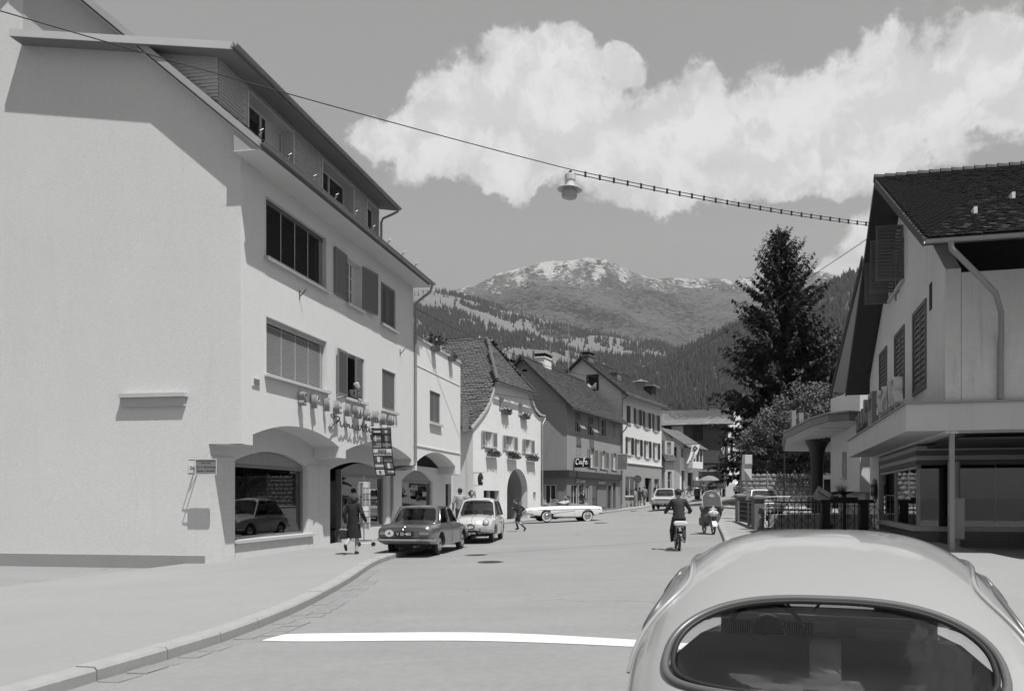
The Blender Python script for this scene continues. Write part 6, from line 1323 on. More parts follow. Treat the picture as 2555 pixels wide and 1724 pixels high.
def rounded(quad, ins, r, n=4):             # inset a convex polygon and round its corners (2D)
    P = [V(p) for p in quad]; c = sum(P, V((0,0)))/len(P); L = len(P); Q = []
    area = sum(P[i].x*P[(i+1) % L].y-P[(i+1) % L].x*P[i].y for i in range(L)); sg = 1 if area > 0 else -1
    lines = []
    for i in range(L):
        d = (P[(i+1) % L]-P[i]).normalized(); nn = V((-d.y, d.x))*sg; lines.append((P[i]+nn*(ins[i] if isinstance(ins, (list, tuple)) else ins), d))
    for i in range(L):
        (a, d), (b, e) = lines[i-1], lines[i]; den = d.x*e.y-d.y*e.x; t = ((b.x-a.x)*e.y-(b.y-a.y)*e.x)/den; Q.append(a+d*t)
    out = []
    for i in range(L):
        p = Q[i]; a = (Q[i-1]-p); b = (Q[(i+1) % L]-p); ra = min(r, a.length*.45); rb = min(r, b.length*.45); a = p+a.normalized()*ra; b = p+b.normalized()*rb
        for k in range(n+1): t = k/n; out.append(tuple((1-t)**2*a+2*t*(1-t)*p+t*t*b))
    return out
def wheel(parent, x, y, r, w=.16, white=False, side=1, hub=.55):
    m = MB(); s = side
    m.lathe([(r*.62,-w/2),(r*.94,-w/2+.01),(r,-w/2+.035),(r,w/2-.035),(r*.94,w/2-.01),(r*.62,w/2)], 28, (0,0,0), axis='y', cap=True)
    o = m.build('wheel', M_TYRE, parent, loc=(x, y, r), smooth=35)
    yo = s*(w/2)
    if white: m = MB(); m.lathe([(r*.64,yo+s*.002),(r*.86,yo+s*.004),(r*.86,yo),(r*.64,yo)], 28, axis='y', cap=False); m.build('whitewall', M_ENAM, o)
    m = MB(); m.lathe([(r*.63,yo+s*.003),(r*.60,yo+s*.012),(r*.52,yo-s*.004),(r*.40,yo-s*.002)], 24, axis='y'); m.build('rim', M_RIM, o, smooth=40)
    m = MB(); m.lathe([(r*.42,yo+s*.0),(r*.36,yo+s*.028),(r*.2,yo+s*.045),(0,yo+s*.05)], 20, axis='y'); m.build('hubcap', M_CHROME, o, smooth=50)
    return o
def car(name, label, loc, rz, S, pt, group=None):
    """S: stations (x,zb,zt,wt,wm) from tail to nose, gh = greenhouse, ax = axles, r = wheel radius"""
    root = thing(name, label, 'car', loc, rz, group); L = S['st'][-1][0]; xs = []
    x = 0
    X0 = [s[0] for s in S['st']]
    for a, b in zip(X0, X0[1:]):
        n = max(1, int((b-a)/.12)); xs += [a+(b-a)*k/n for k in range(n)]
    xs.append(L)
    cm = {s[0]: None for s in S['st']}
    def sm(i, x): # smooth interpolation of station columns
        T = [(s[0], s[i]) for s in S['st']]
        for k in range(len(T)-1):
            if x <= T[k+1][0]+1e-9:
                p0 = T[max(k-1, 0)][1]; p1 = T[k][1]; p2 = T[k+1][1]; p3 = T[min(k+2, len(T)-1)][1]; t = (x-T[k][0])/(T[k+1][0]-T[k][0]); m1 = (p2-p0)*.4; m2 = (p3-p1)*.4
                return (2*t**3-3*t*t+1)*p1+(t**3-2*t*t+t)*m1+(-2*t**3+3*t*t)*p2+(t**3-t*t)*m2
        return T[-1][1]
    rings = []; cr = S.get('crown', .03); sh = S.get('shoulder', .05)
    for x in xs:
        zb, zt, wt, wm = (sm(i, x) for i in (1, 2, 3, 4)); h = zt-zb
        half = [(wm*.80,zb),(wm*.93,zb+.02),(wm*.985,zb+.10*h),(wm,zb+.30*h),(wm,zb+.52*h),(wm*.99+.01*wt,zb+.70*h),(wm*.82+.18*wt,zb+.80*h if S.get('crease') else zb+.84*h),(wt,zt-sh*.35),(wt-sh,zt),(wt*.6,zt+cr*.7),(wt*.25,zt+cr)]
        rings.append([(x, y, z) for y, z in half]+[(x, -y, z) for y, z in half[::-1]])
    m = MB(); m.loft(rings); me = m.mesh('body', pt)
    cut = []
    for ax in S['ax']: cut.append(MB().lathe([(S['r']*S.get('arch', 1.20),-W_) for W_ in (S['st'][4][4]+.2, -S['st'][4][4]-.2)], 28, (ax,0,S['r']*1.05), axis='y').mesh('c', pt))
    if S.get('cockpit'): a, b, w_, z_ = S['cockpit']; cut.append(MB().bbox(a,b,-w_,w_,z_,1.5,.08).mesh('c', pt))
    me2 = bool_cut(me, cut); me2.materials.clear(); me2.materials.append(pt); smooth_mesh(me2, S.get('ang', 32)); me2.name = 'body'
    put('body', me2, root)
    T_ = S['tw']
    for ax in S['ax']:
        for s in (-1, 1): wheel(root, ax, s*T_, S['r'], S.get('tyre', .155), S.get('white', False), s)
    m = MB(); 
    for ax in S['ax']: m.tube([(ax,-T_,S['r']),(ax,T_,S['r'])], .05, 8)
    m.box(.5,L-.5,-.45,.45,.2,.3); m.build('underbody', M_BLKP, root)
    g = S.get('gh')
    if g:
        xr0, xr1, xf1, xf0, zb, zr, wb, wr = g; bul = S.get('bulge', .03)
        ym = lambda x, z: (lambda t: wb+(wr-wb)*t+bul*sin(pi*t)*.6)((z-zb)/(zr-zb))
        tp = lambda z: (z-zb)/(zr-zb)
        zs = zr-.035
        outl = [(xr0,zb-.05),(xf0,zb-.05),(xf1,zs),(xr1,zs)]
        bx = S['bpil']; cx = S.get('cpil', .12)
        fr_ = .04
        def line(xa, xb, z): return xa+(xb-xa)*tp(z)
        zlo, zhi = zb+.02, zr-.085
        w_f = rounded([(bx+.03,zlo),(line(xf0,xf1,zlo)-.07,zlo),(line(xf0,xf1,zhi)-.05,zhi),(bx+.03,zhi)], 0, .06); holes = [w_f]
        w_r = rounded([(line(xr0,xr1,zlo)+cx+.04,zlo),(bx-.03,zlo),(bx-.03,zhi),(line(xr0,xr1,zhi)+cx*.75,zhi)], 0, .08); holes.append(w_r)
        if S.get('third'): tx = S['third']
        gm = MB()
        for s in (-1, 1):
            q = MB(); q.wall(outl, holes, 0, .03); q.v = [(x, s*(ym(x, z)-y), z) for x, y, z in q.v]; gm.add(q.v, q.f)
        # front and rear frames
        def endf(x0, x1, sgn, mrg):
            ro = [(-wb,zb-.05),(wb,zb-.05),(wr,zs),(-wr,zs)]; hole = rounded([(-wb+mrg,zb+.025),(wb-mrg,zb+.025),(wr-mrg*.8,zr-.075),(-wr+mrg*.8,zr-.075)], 0, .10, 5)
            cv = S.get('curve', .10)
            mp = lambda y, d, z: (x0+(x1-x0)*tp(z)+sgn*(cv*(1-(y/wb)**2)-cv)+sgn*-d, y+(bul*sin(pi*max(0, min(1, tp(z))))*.6)*(y/max(.1, wb)), z)
            q = MB(); q.wall(ro, [hole], 0, .03); gm.add([mp(x, y, z) for x, y, z in q.v], q.f)
            return hole, mp
        hr, mr = endf(xr0, xr1, -1, .075); hf, mf = endf(xf0, xf1, 1, .065)
        gm.build('cabin_frame', pt, root, smooth=30)
        n = 8
        def roof(u, v):
            y = (2*v-1)*(wr+.01); x = xr1+(xf1-xr1)*u; e = abs(2*v-1); q = 2*u-1; cv = S.get('curve', .10)
            xx = x+(1-(y/wb)**2)*cv*(q if abs(q) > .999 else q**3)-cv*q**3
            return (xx, y, zr-.036+S.get('rc', .045)*(1-e**2.6)*(1-abs(q)**4)+.0)
        m = MB(); m.grid(roof, 16, 16); m.build('roof', pt, root, smooth=60)
        m = MB(); m.grid(lambda u, v: tuple(V(roof(u, v))-V((0,0,.02))), 8, 8); m.build('headliner', mat('headliner', .4, .9), root, smooth=60)
        def pane(hole, mp, nm):
            q = MB(); q.wall(hole, [], .012, .016); q.v = [mp(x, y, z) for x, y, z in q.v]; q.build(nm, M_CGLASS, root, smooth=60)
            m = MB(); m.tube([mp(y, -.004, z) for y, z in hole], S.get('trim', .011), 5, closed=True); m.build('window_trim', S.get('trimmat', M_CHROME), root, smooth=60)
        pane(hr, mr, 'rear_window'); pane(hf, mf, 'windscreen')
        for s in (-1, 1):
            for hq in holes: pane(hq, lambda x, y, z, s=s: (x, s*(ym(x, z)-y), z), 'side_window')
        # interior
        m = MB(); m.box(xr0+.15,xf0-.1,-wb+.05,wb-.05,zb-.10,zb-.03); m.build('interior_deck', M_SEAT, root)
        for s in (-1, 1): m = MB(); xx = bx-.05; m.bbox(xx,xx+.14,s*.33-.24,s*.33+.24,zb-.05,zb+.17,.05); m.build('seat', M_SEAT, root)
        m = MB(); m.bbox(xr1-.05,xr1+.12,-wb+.12,wb-.12,zb-.05,zb+.08,.05); m.build('rear_seat', M_SEAT, root)
        m = MB(); c = V((xf0-.45,.33,zb+.03)); m.tube([c+V((.07*sin(t),.18*cos(t),.15*sin(t))) for t in [k*pi/9 for k in range(18)]], .012, 5, closed=True); m.tube([c, c+V((.3,0,-.15))], .014, 5); m.tube([c+V((0,.18,0)), c+V((0,-.18,0))], .012, 5); m.build('steering_wheel', M_BLKP, root)
    for (nm, me_, *k) in S.get('extra', []): pass
    return root
def bumper(root, x, w, z, sgn, wrap=.25, r=.05, overr=()):
    pts = catmull([(x-sgn*wrap,-w-.02,z),(x-sgn*wrap*.3,-w-.01,z),(x,-w+.08,z),(x+sgn*.02,-w*.5,z),(x+sgn*.025,0,z),(x+sgn*.02,w*.5,z),(x,w-.08,z),(x-sgn*wrap*.3,w+.01,z),(x-sgn*wrap,w+.02,z)], 5)
    m = MB(); rings = []
    P = [V(p) for p in pts]
    for i, p in enumerate(P):
        d = (P[min(i+1, len(P)-1)]-P[max(i-1, 0)]).normalized(); o = V((0,0,1)).cross(d).normalized()*(-sgn) ; o = V((d.y, -d.x, 0)) if sgn > 0 else V((d.y, -d.x, 0))
        if o.x*sgn < 0 and abs(d.y) > .3: o = -o
        rings.append([p+V((0,0,-r)), p+o*.03+V((0,0,-r*.6)), p+o*.035+V((0,0,r*.6)), p+V((0,0,r)), p-o*.01])
    m.loft(rings); b = m.build('bumper', M_CHROME, root, smooth=40)
    for y in overr: q = MB(); q.bbox(x-.02,x+.06*sgn if sgn > 0 else x+.02,y-.03,y+.03,z-.09,z+.09,.015) if sgn > 0 else q.bbox(x-.06,x+.02,y-.03,y+.03,z-.09,z+.09,.015); q.build('overrider', M_CHROME, b)
    return b
def disc(nm, root, x, y, z, r, sgn, mt, rim=True, dome=.04, tilt=0):
    m = MB(); m.lathe([(r,0),(r*.96,sgn*dome*.5),(r*.6,sgn*dome*.9),(0,sgn*dome)], 20, (x,y,z), axis='x'); o = m.build(nm, mt, root, smooth=60)
    if rim: q = MB(); q.tube([(x+sgn*.004,y+r*1.05*cos(t*pi/10),z+r*1.05*sin(t*pi/10)) for t in range(20)], r*.12, 6, closed=True); q.build('rim', M_CHROME, o, smooth=60)
    return o
def plate(root, x, y, z, txt, sgn, w=.50, h=.115):
    m = MB(); m.bbox(x-.006,x+.006,y-w/2,y+w/2,z-h/2,z+h/2,.003); o = m.build('number_plate', mat('plate_black', .02, .4), root); T = Tr(x+sgn*.008,y,z) @ Rz(pi/2 if sgn > 0 else -pi/2)
    put('lettering', text_mesh(txt, h*.82, M_ENAM, 0, .001, name='lettering', T=T), o); return o
def lineof(nm, root, pts, r, mt): m = MB(); m.tube(pts, r, 4); return m.build(nm, mt, root)
# --- dark saloon, seen from behind
KD = dict(st=[(0,.44,.78,.62,.70),(.05,.36,.83,.66,.752),(.22,.31,.855,.68,.772),(.6,.28,.875,.685,.785),(1.1,.24,.90,.70,.787),(1.45,.22,.885,.705,.787),(2.0,.22,.865,.705,.787),(2.6,.22,.86,.70,.785),(3.1,.25,.845,.685,.78),(3.6,.29,.805,.66,.77),(3.95,.34,.76,.62,.745),(4.07,.38,.72,.6,.71),(4.10,.42,.68,.58,.68)],
          ax=(.93,3.34), r=.292, tw=.64, gh=(.80,1.30,2.36,2.92,.872,1.385,.690,.565), bpil=1.98, cpil=.16, crease=True, curve=.09, crown=.02, rc=.035)
P_D = paint('dark', .085)
ang = atan2(2.65, .40)
kd = car('parked_car', 'dark two-door saloon parked half on the pavement, seen from behind', (-4.16+0, 22.35, G(-4.1,23.4)+.03), ang, KD, P_D)
bumper(kd, -.015, .76, .455, -1, .35, .045)
for s in (-1, 1):
    m = MB(); m.bbox(-.012,.05,s*.56-.13,s*.56+.13,.60,.685,.012); o = m.build('tail_lamp', M_LENS, kd); m = MB(); m.box(-.02,.0,s*.56-.14,s*.56+.14,.592,.60).box(-.02,0,s*.56-.14,s*.56+.14,.686,.694).box(-.018,0,s*.56+.02,s*.56+.03,.60,.685); m.build('lamp_bezel', M_CHROME, o)
    m = MB(); m.bbox(2.06,2.2,s*.772-.02,s*.772+.03,.795,.815,.005); m.build('door_handle', M_CHROME, kd)
    lineof('door_seam', kd, [(1.98,s*.789,.30),(1.98,s*.789,.62),(1.98,s*.735,.84)], .004, M_BLKP); lineof('door_seam', kd, [(2.95,s*.787,.30),(2.95,s*.787,.62),(2.93,s*.73,.82)], .004, M_BLKP); lineof('sill_trim', kd, [(1.3,s*.78,.285),(2.95,s*.78,.285)], .012, M_CHROME)
plate(kd, -.03, 0, .615, 'V 35·483', -1, .52, .14)
m = MB(); m.lathe([(0,-.004),(.095,-.003),(.095,0)], 22, (0,0,0), axis='x'); m.xf(Matrix.Scale(1.3,4,(0,1,0))); ov_ = m.build('country_badge', M_ENAM, kd, loc=(-.022,.415,.635)); put('lettering', text_mesh('A', .12, M_INK, 0, .003, name='lettering', T=Tr(-.008,0,0) @ Rz(-pi/2)), ov_)
m = MB(); m.tube([(-.012,.045*cos(t*pi/8),.775+.045*sin(t*pi/8)) for t in range(16)], .006, 4, closed=True); m.tube([(-.012,.07,.765),(-.012,.01,.782),(-.012,-.01,.768),(-.012,-.07,.785)], .006, 4); m.build('emblem', M_CHROME, kd); m = MB(); m.box(-.006,.0,.42,.56,.745,.757); m.build('script_badge', M_CHROME, kd)
lineof('boot_seam', kd, [(.02,-.60,.73),(-.005,0,.74),(.02,.60,.73)], .004, M_BLKP); lineof('boot_seam', kd, [(.03,.60,.73),(.2,.61,.86),(.72,.60,.885)], .004, M_BLKP); lineof('boot_seam', kd, [(.03,-.60,.73),(.2,-.61,.86),(.72,-.60,.885)], .004, M_BLKP)
m = MB(); m.box(-.012,.03,-.66,.66,.505,.515); m.build('rear_panel_seam', M_BLKP, kd); m = MB(); m.tube([(.02,-.28,.27),(.5,-.28,.27)], .022, 8); m.build('exhaust', M_ZINC, kd)
disc('headlamp', kd, 4.10, .5, .6, .09, 1, M_HEADL); disc('headlamp', kd, 4.10, -.5, .6, .09, 1, M_HEADL); bumper(kd, 4.12, .76, .44, 1, .3, .045)
m = MB(); m.bbox(-.02,.02,.5,.52,.5,.6,.002) if False else m.box(1.28,1.32,-.03,.03,1.17,1.22); m.build('rear_view_mirror', M_BLKP, kd)
# --- small rounded light car behind it, facing the camera
IS = dict(st=[(0,.46,.66,.40,.48),(.08,.36,.74,.50,.60),(.35,.28,.83,.60,.68),(.8,.24,.885,.64,.72),(1.4,.22,.90,.66,.735),(2.0,.22,.90,.66,.735),(2.5,.24,.885,.61,.73),(2.9,.28,.85,.54,.72),(3.2,.32,.79,.46,.69),(3.36,.36,.70,.40,.63),(3.43,.42,.60,.34,.54)],
          ax=(.72,2.70), r=.285, tw=.59, gh=(.42,.95,1.98,2.42,.885,1.475,.655,.52), bpil=1.55, cpil=.10, curve=.16, crown=.05, rc=.09, shoulder=.09, bulge=.05, trim=.014, trimmat=mat('rubber_seal', .05, .6), arch=1.16)
P_L = paint('pale', .46)
hx = atan2(-2.25, -.18)
isr = car('parked_car', 'small rounded pale saloon with round headlamps parked nose to nose with the dark car', (-2.62, 31.05, G(-2.7,29.3)+.02), hx, IS, P_L)
for s in (-1, 1):
    disc('headlamp', isr, 3.40, s*.50, .685, .098, 1, M_HEADL, dome=.05); disc('indicator', isr, 3.34, s*.50, .50, .03, 1, M_LENS, False); m = MB(); m.bbox(1.6,1.74,s*.73-.02,s*.73+.02,.80,.82,.005); m.build('door_handle', M_CHROME, isr)
    lineof('door_seam', isr, [(1.5,s*.738,.28),(1.5,s*.738,.62),(1.5,s*.69,.86)], .004, M_BLKP); lineof('door_seam', isr, [(2.4,s*.736,.28),(2.4,s*.736,.62),(2.4,s*.67,.86)], .004, M_BLKP)
    m = MB(); m.tube([(2.30,s*.2,.95),(2.20,s*.38,1.02),(2.17,s*.5,1.03)], .008, 4); m.build('wiper', M_BLKP, isr)
m = MB(); m.tube([(3.425,.12*cos(t*pi/12),.55+.08*sin(t*pi/12)) for t in range(24)], .022, 6, closed=True); m.build('grille_ring', M_CHROME, isr, smooth=50); m = MB()
for k in range(7): m.box(3.40,3.425,-.09,.09,.49+k*.018,.50+k*.018)
m.build('grille_bars', M_BLKP, isr, kind='stuff'); lineof('bonnet_trim', isr, [(3.40,0,.72),(3.2,0,.845),(2.8,0,.915),(2.45,0,.945)], .009, M_CHROME)
bumper(isr, 3.47, .68, .40, 1, .3, .04, (-.32,.32)); plate(isr, 3.51, .0, .33, 'V 12.478', 1, .44, .11); bumper(isr, -.03, .6, .42, -1, .25, .04)
for s in (-1, 1): lineof('bonnet_seam', isr, [(3.30,s*.40,.70),(3.0,s*.46,.83),(2.5,s*.52,.905)], .004, M_BLKP)
# --- white convertible crossing the street
CV = dict(st=[(0,.48,.72,.56,.62),(.06,.40,.80,.62,.70),(.4,.34,.84,.66,.76),(.9,.28,.85,.68,.785),(1.5,.24,.85,.68,.79),(2.2,.24,.85,.68,.79),(2.8,.26,.83,.68,.785),(3.3,.29,.80,.66,.775),(3.8,.34,.76,.62,.75),(4.1,.38,.72,.58,.70),(4.22,.42,.68,.54,.64),(4.26,.46,.62,.5,.58)],
          ax=(.86,3.13), r=.30, tw=.64, cockpit=(1.35,2.75,.60,.50), crease=True, crown=.02, white=True, arch=1.18, ang=28)
P_W = paint('white', .72)
cvl = V((-1.15, 44.1)); cva = atan2(43.55-44.5, -.6-1.55)
cx0 = V((1.5,44.65)); cv = car('convertible_car', 'white open convertible with whitewall tyres crossing the street', (2.28, 45.05, G(.5,44.3)+.01), atan2(-.62, -2.2), CV, P_W)
m = MB(); fr = [(2.78,-.60,.84),(2.62,-.56,1.06),(2.52,-.50,1.17),(2.50,0,1.20),(2.52,.50,1.17),(2.62,.56,1.06),(2.78,.60,.84)]; m.tube(catmull(fr, 4), .02, 6); m.build('windscreen_frame', M_CHROME, cv, smooth=60); m = MB(); m.grid(lambda u, v: (2.77-.25*v+.04*(1-(2*u-1)**2)*0, (-.58+1.16*u)*(1-.13*v), .85+.32*v), 6, 4); m.build('windscreen', M_CGLASS, cv)
for s in (-1, 1):
    m = MB(); m.bbox(1.72,1.88,s*.31-.23,s*.31+.23,.5,1.0,.06); m.bbox(1.85,2.3,s*.31-.23,s*.31+.23,.5,.62,.05); m.build('seat', mat('seat_pale', .25, .6), cv); disc('headlamp', cv, 4.245, s*.52, .60, .085, 1, M_HEADL)
    lineof('side_trim', cv, [(.15,s*.735,.70),(.9,s*.795,.70),(2.2,s*.80,.675),(3.3,s*.787,.655),(4.1,s*.71,.62)], .008, M_ZINC); lineof('door_seam', cv, [(1.62,s*.792,.32),(1.62,s*.79,.84)], .004, M_BLKP); lineof('door_seam', cv, [(2.72,s*.79,.32),(2.72,s*.785,.82)], .004, M_BLKP)
    m = MB(); m.prism([(2.95,.58),(1.75,.66),(1.6,.61),(2.95,.44)], s*.775, s*.803); m.build('side_flash', P_W, cv); m = MB(); m.bbox(-.03,.02,s*.5-.1,s*.5+.1,.60,.70,.01); m.build('tail_lamp', M_LENS, cv)
m = MB(); c = V((2.38,.31,.90)); m.tube([c+V((.06*sin(t),.17*cos(t),.15*sin(t))) for t in [k*pi/9 for k in range(18)]], .011, 5, closed=True); m.tube([c, c+V((.3,0,-.12))], .014, 5); m.build('steering_wheel', M_BLKP, cv)
m = MB()
for k in range(5): m.box(4.235,4.262,-.36,.36,.50+k*.03,.512+k*.03)
m.build('grille_bars', M_ZINC, cv, kind='stuff'); bumper(cv, 4.28, .72, .42, 1, .4, .04, (-.3,.3)); bumper(cv, -.04, .70, .44, -1, .4, .04); plate(cv, 4.33, 0, .36, 'V 20.611', 1, .46, .11)
m = MB(); m.bbox(.75,1.35,-.58,.58,.82,.93,.06); m.build('folded_hood', mat('hood_cloth', .30, .9), cv)
# --- three-box saloons further off
SD = dict(st=[(0,.46,.80,.64,.72),(.06,.38,.85,.68,.77),(.4,.32,.88,.70,.80),(1.1,.26,.90,.71,.81),(2.0,.24,.89,.715,.81),(2.9,.25,.88,.71,.81),(3.5,.28,.86,.69,.80),(4.1,.33,.82,.67,.78),(4.35,.38,.78,.65,.75),(4.42,.44,.72,.63,.70)],
          ax=(.95,3.5), r=.30, tw=.65, gh=(.75,1.30,2.55,3.12,.885,1.43,.695,.565), bpil=1.98, cpil=.12, curve=.11, crown=.02, rc=.05)
def saloon(label, loc, rz, pt, facing, txt):
    c = car('parked_car' if facing != 'moving' else 'car', label, loc, rz, SD, pt)
    for s in (-1, 1):
        disc('headlamp', c, 4.415, s*.60, .66, .088, 1, M_HEADL); m = MB(); m.bbox(-.015,.06,s*.6-.10,s*.6+.10,.60,.72,.012); m.build('tail_lamp', M_LENS, c)
        lineof('door_seam', c, [(1.98,s*.812,.3),(1.98,s*.81,.84)], .004, M_BLKP); lineof('door_seam', c, [(3.0,s*.81,.3),(3.0,s*.81,.84)], .004, M_BLKP); m = MB(); m.bbox(2.1,2.24,s*.80-.02,s*.80+.03,.80,.82,.004); m.build('door_handle', M_CHROME, c)
    m = MB()
    for k in range(4): m.box(4.40,4.43,-.47,.47,.60+k*.035,.612+k*.035)
    m.build('grille_bars', M_CHROME, c, kind='stuff'); m = MB(); m.box(4.395,4.41,-.48,.48,.58,.74); m.build('grille', M_BLKP, c)
    bumper(c, 4.45, .78, .45, 1, .3, .045, (-.3,.3)); bumper(c, -.03, .77, .46, -1, .3, .045, (-.3,.3)); plate(c, 4.50, 0, .36, txt, 1); plate(c, -.05, 0, .58, txt, -1); return c
saloon('pale saloon driving downhill behind the cyclist', (7.9, 57.9, G(7.5,56)+.0), atan2(-4.2, -1.05), paint('silver', .52), 'moving', 'V 41.207')
saloon('white saloon parked facing out beside the pavilion column', (10.45, 43.3, G(10.2,41)+.17), atan2(-4.2, -.36), P_W, 'parked', 'V 18.932')
saloon('dark saloon parked further up beside the rubble wall', (16.35, 72.6, G(16.6,74.5)), atan2(4., 1.4), paint('mid', .10), 'parked', 'V 27.350')
# --- the light car filling the foreground: round roof, oval rear window
P_B = paint('cream_grey', .31)
TB = -.0
BZC = [(.30,.58),(.42,.70),(.6,.86),(.80,.99),(1.0,1.095),(1.2,1.19),(1.45,1.297),(1.7,1.382),(2.0,1.45),(2.25,1.482),(2.45,1.488),(2.6,1.475),(2.72,1.435),(2.82,1.36),(2.92,1.22),(3.02,1.05),(3.08,.94)]
BWB = [(.30,.50),(.6,.62),(1.0,.705),(1.5,.755),(2.0,.77),(2.6,.745),(3.0,.68),(3.08,.65)]
BZB = [(.30,.40),(.6,.52),(.9,.72),(1.2,.88),(1.5,.92),(3.08,.92)]
def smt(T):
    xs_ = [a for a, b in T]
    def f(x):
        for k in range(len(T)-1):
            if x <= T[k+1][0]+1e-9:
                p0 = T[max(k-1,0)]; p1 = T[k]; p2 = T[k+1]; p3 = T[min(k+2,len(T)-1)]; h = p2[0]-p1[0]; t = (x-p1[0])/h
                m1 = (p2[1]-p0[1])/(p2[0]-p0[0])*h; m2 = (p3[1]-p1[1])/(p3[0]-p1[0])*h
                return (2*t**3-3*t*t+1)*p1[1]+(t**3-2*t*t+t)*m1+(-2*t**3+3*t*t)*p2[1]+(t**3-t*t)*m2
        return T[-1][1]
    return f
bzc, bwb, bzb = smt(BZC), smt(BWB), smt(BZB)
def bs(x, y):
    w = bwb(x); e = min(1, abs(y)/w); n = 3.1; return bzb(x)+(bzc(x)-bzb(x))*max(0, 1-e**n)**(1/2.5)
def by_at(x, z):
    e = (z-bzb(x))/(bzc(x)-bzb(x)); return bwb(x)*max(0, 1-min(1, max(0, e))**2.5)**(1/3.1)
bt = thing('car', 'light rounded car with an oval rear window filling the near right foreground', 'car', (0,0,0))
BX0, BX1 = .30, 3.08
RW = lambda x, y: abs((x-1.085)/.275)**2.5+abs(y/.555)**2.5
def inpoly(p, lp):
    c = False; j = len(lp)-1
    for i in range(len(lp)):
        (xi, zi), (xj, zj) = lp[i], lp[j]
        if (zi > p[1]) != (zj > p[1]) and p[0] < (xj-xi)*(p[1]-zi)/(zj-zi)+xi: c = not c
        j = i
    return c
BQ1 = rounded([(1.50,.97),(1.97,.97),(1.97,1.275),(1.74,1.255),(1.57,1.17)], 0, .07, 4); BQ2 = rounded([(2.06,.97),(2.76,.97),(2.69,1.16),(2.60,1.285),(2.06,1.29)], 0, .07, 4)
def bkeep(u, v):
    x = BX0+(BX1-BX0)*u; y = bwb(x)*sin((2*v-1)*pi/2); z = bs(x, y)
    if RW(x, y) < 1: return False
    if abs((x-2.90)/.135)**2.6+abs(y/.53)**3 < 1: return False
    if abs(y) > .38 and (inpoly((x, z), BQ1) or inpoly((x, z), BQ2)): return False
    return True
m = MB(); m.grid(lambda u, v: (lambda x: (lambda y: (x, y, bs(x, y)))(bwb(x)*sin((2*v-1)*pi/2)))(BX0+(BX1-BX0)*u), 190, 110, bkeep); m.build('body', P_B, bt, smooth=180)
def bin_(x, y): return bs(x, y)-.035
m = MB(); m.grid(lambda u, v: (lambda x: (lambda y: (x, y, bin_(x, y)))(bwb(x)*.955*sin((2*v-1)*pi/2)))(1.45+1.22*u), 30, 30, lambda u, v: bkeep((1.45+1.22*u-BX0)/(BX1-BX0), v)); m.build('headliner', mat('headliner', .4, .9), bt, smooth=180)
ct = [(1.085+.275*(abs(cos(t))**.8)*(1 if cos(t) > 0 else -1), 0.555*(abs(sin(t))**.8)*(1 if sin(t) > 0 else -1)) for t in [k*2*pi/72 for k in range(72)]]
m = MB(); m.tube([(x, y, bs(x, y)+.004) for x, y in ct], .015, 8, closed=True); m.build('window_seal', mat('rubber_grey', .10, .35, spec=.5), bt, smooth=80)
m = MB(); m.tube([(1.085+(x-1.085)*.93, y*.95, bs(1.085+(x-1.085)*.93, y*.95)+.003) for x, y in ct], .010, 6, closed=True); m.build('seal_lip', M_BLKP, bt, smooth=80)
m = MB(); m.grid(lambda u, v: (lambda a, r: (lambda x, y: (x, y, bs(x, y)-.006))(1.085+.275*r*(abs(cos(a))**.8)*(1 if cos(a) > 0 else -1), 0.555*r*(abs(sin(a))**.8)*(1 if sin(a) > 0 else -1)))(u*2*pi, v), 48, 10); m.build('rear_window', glassmat('beetle_glass', .94, .5), bt, smooth=180, weld=True)
m = MB(); m.grid(lambda u, v: (lambda y, x: (x, y, bs(x, y)-.005))((2*u-1)*.52, 2.765+.27*v), 20, 10); m.build('windscreen', M_CGLASS, bt, smooth=180)
for s in (-1, 1):
    for cc in (BQ1, BQ2):
        q = MB(); q.wall(cc, [], 0, .004); q.v = [(x, s*(by_at(x, z)-.004-y), z) for x, y, z in q.v]; q.build('side_window', M_CGLASS, bt, smooth=180)
        m = MB(); m.tube([(x, s*(by_at(x, z)+.002), z) for x, z in cc], .015, 6, closed=True); m.build('side_seal', MATS['rubber_grey'], bt, smooth=80)
    m = MB(); m.tube([(x, s*(by_at(x, z)+.008), z) for x, z in catmull([(1.30,.95),(1.37,1.07),(1.48,1.20),(1.62,1.285),(1.85,1.33),(2.1,1.345),(2.4,1.345),(2.6,1.325),(2.74,1.25),(2.85,1.12),(2.97,.96)], 4)], .011, 6); m.build('drip_rail', P_B, bt, smooth=80)
    # wings and running boards
    for (xc, yy, rr_) in ((.72,.60,.46),(3.32,.58,.46)):
        m = MB(); m.grid(lambda u, v: (xc+rr_*1.02*cos(u*pi), s*(yy-.10+.26*sin(v*pi/2)), .16+(.56-.02)*sin(u*pi)**.7*(.35+.65*cos(v*pi/2*.93))+.0), 20, 10); m.build('wing', P_B, bt, smooth=80)
        wheel(bt, xc, s*.64, .315, .15, False, s)
    m = MB(); m.bbox(1.1,2.95,s*.72-.1,s*.72+.06,.26,.30,.01); m.build('running_board', M_BLKP, bt); disc('headlamp', bt, 3.62, s*.54, .66, .09, 1, M_HEADL); m = MB(); m.ball((.32,s*.60,.60), .06, .05, .09); m.build('tail_lamp', M_LENS, bt, smooth=60)
st2 = [(.22,.32,.50,.30,.42),(.34,.28,.62,.40,.50),(.7,.26,.80,.46,.56),(1.2,.24,.90,.62,.66),(2.0,.22,.925,.69,.715),(2.7,.22,.925,.66,.70),(3.05,.24,.93,.58,.62),(3.4,.28,.84,.46,.52),(3.7,.33,.70,.36,.42),(3.88,.38,.55,.26,.32)]
m = MB(); rg = []
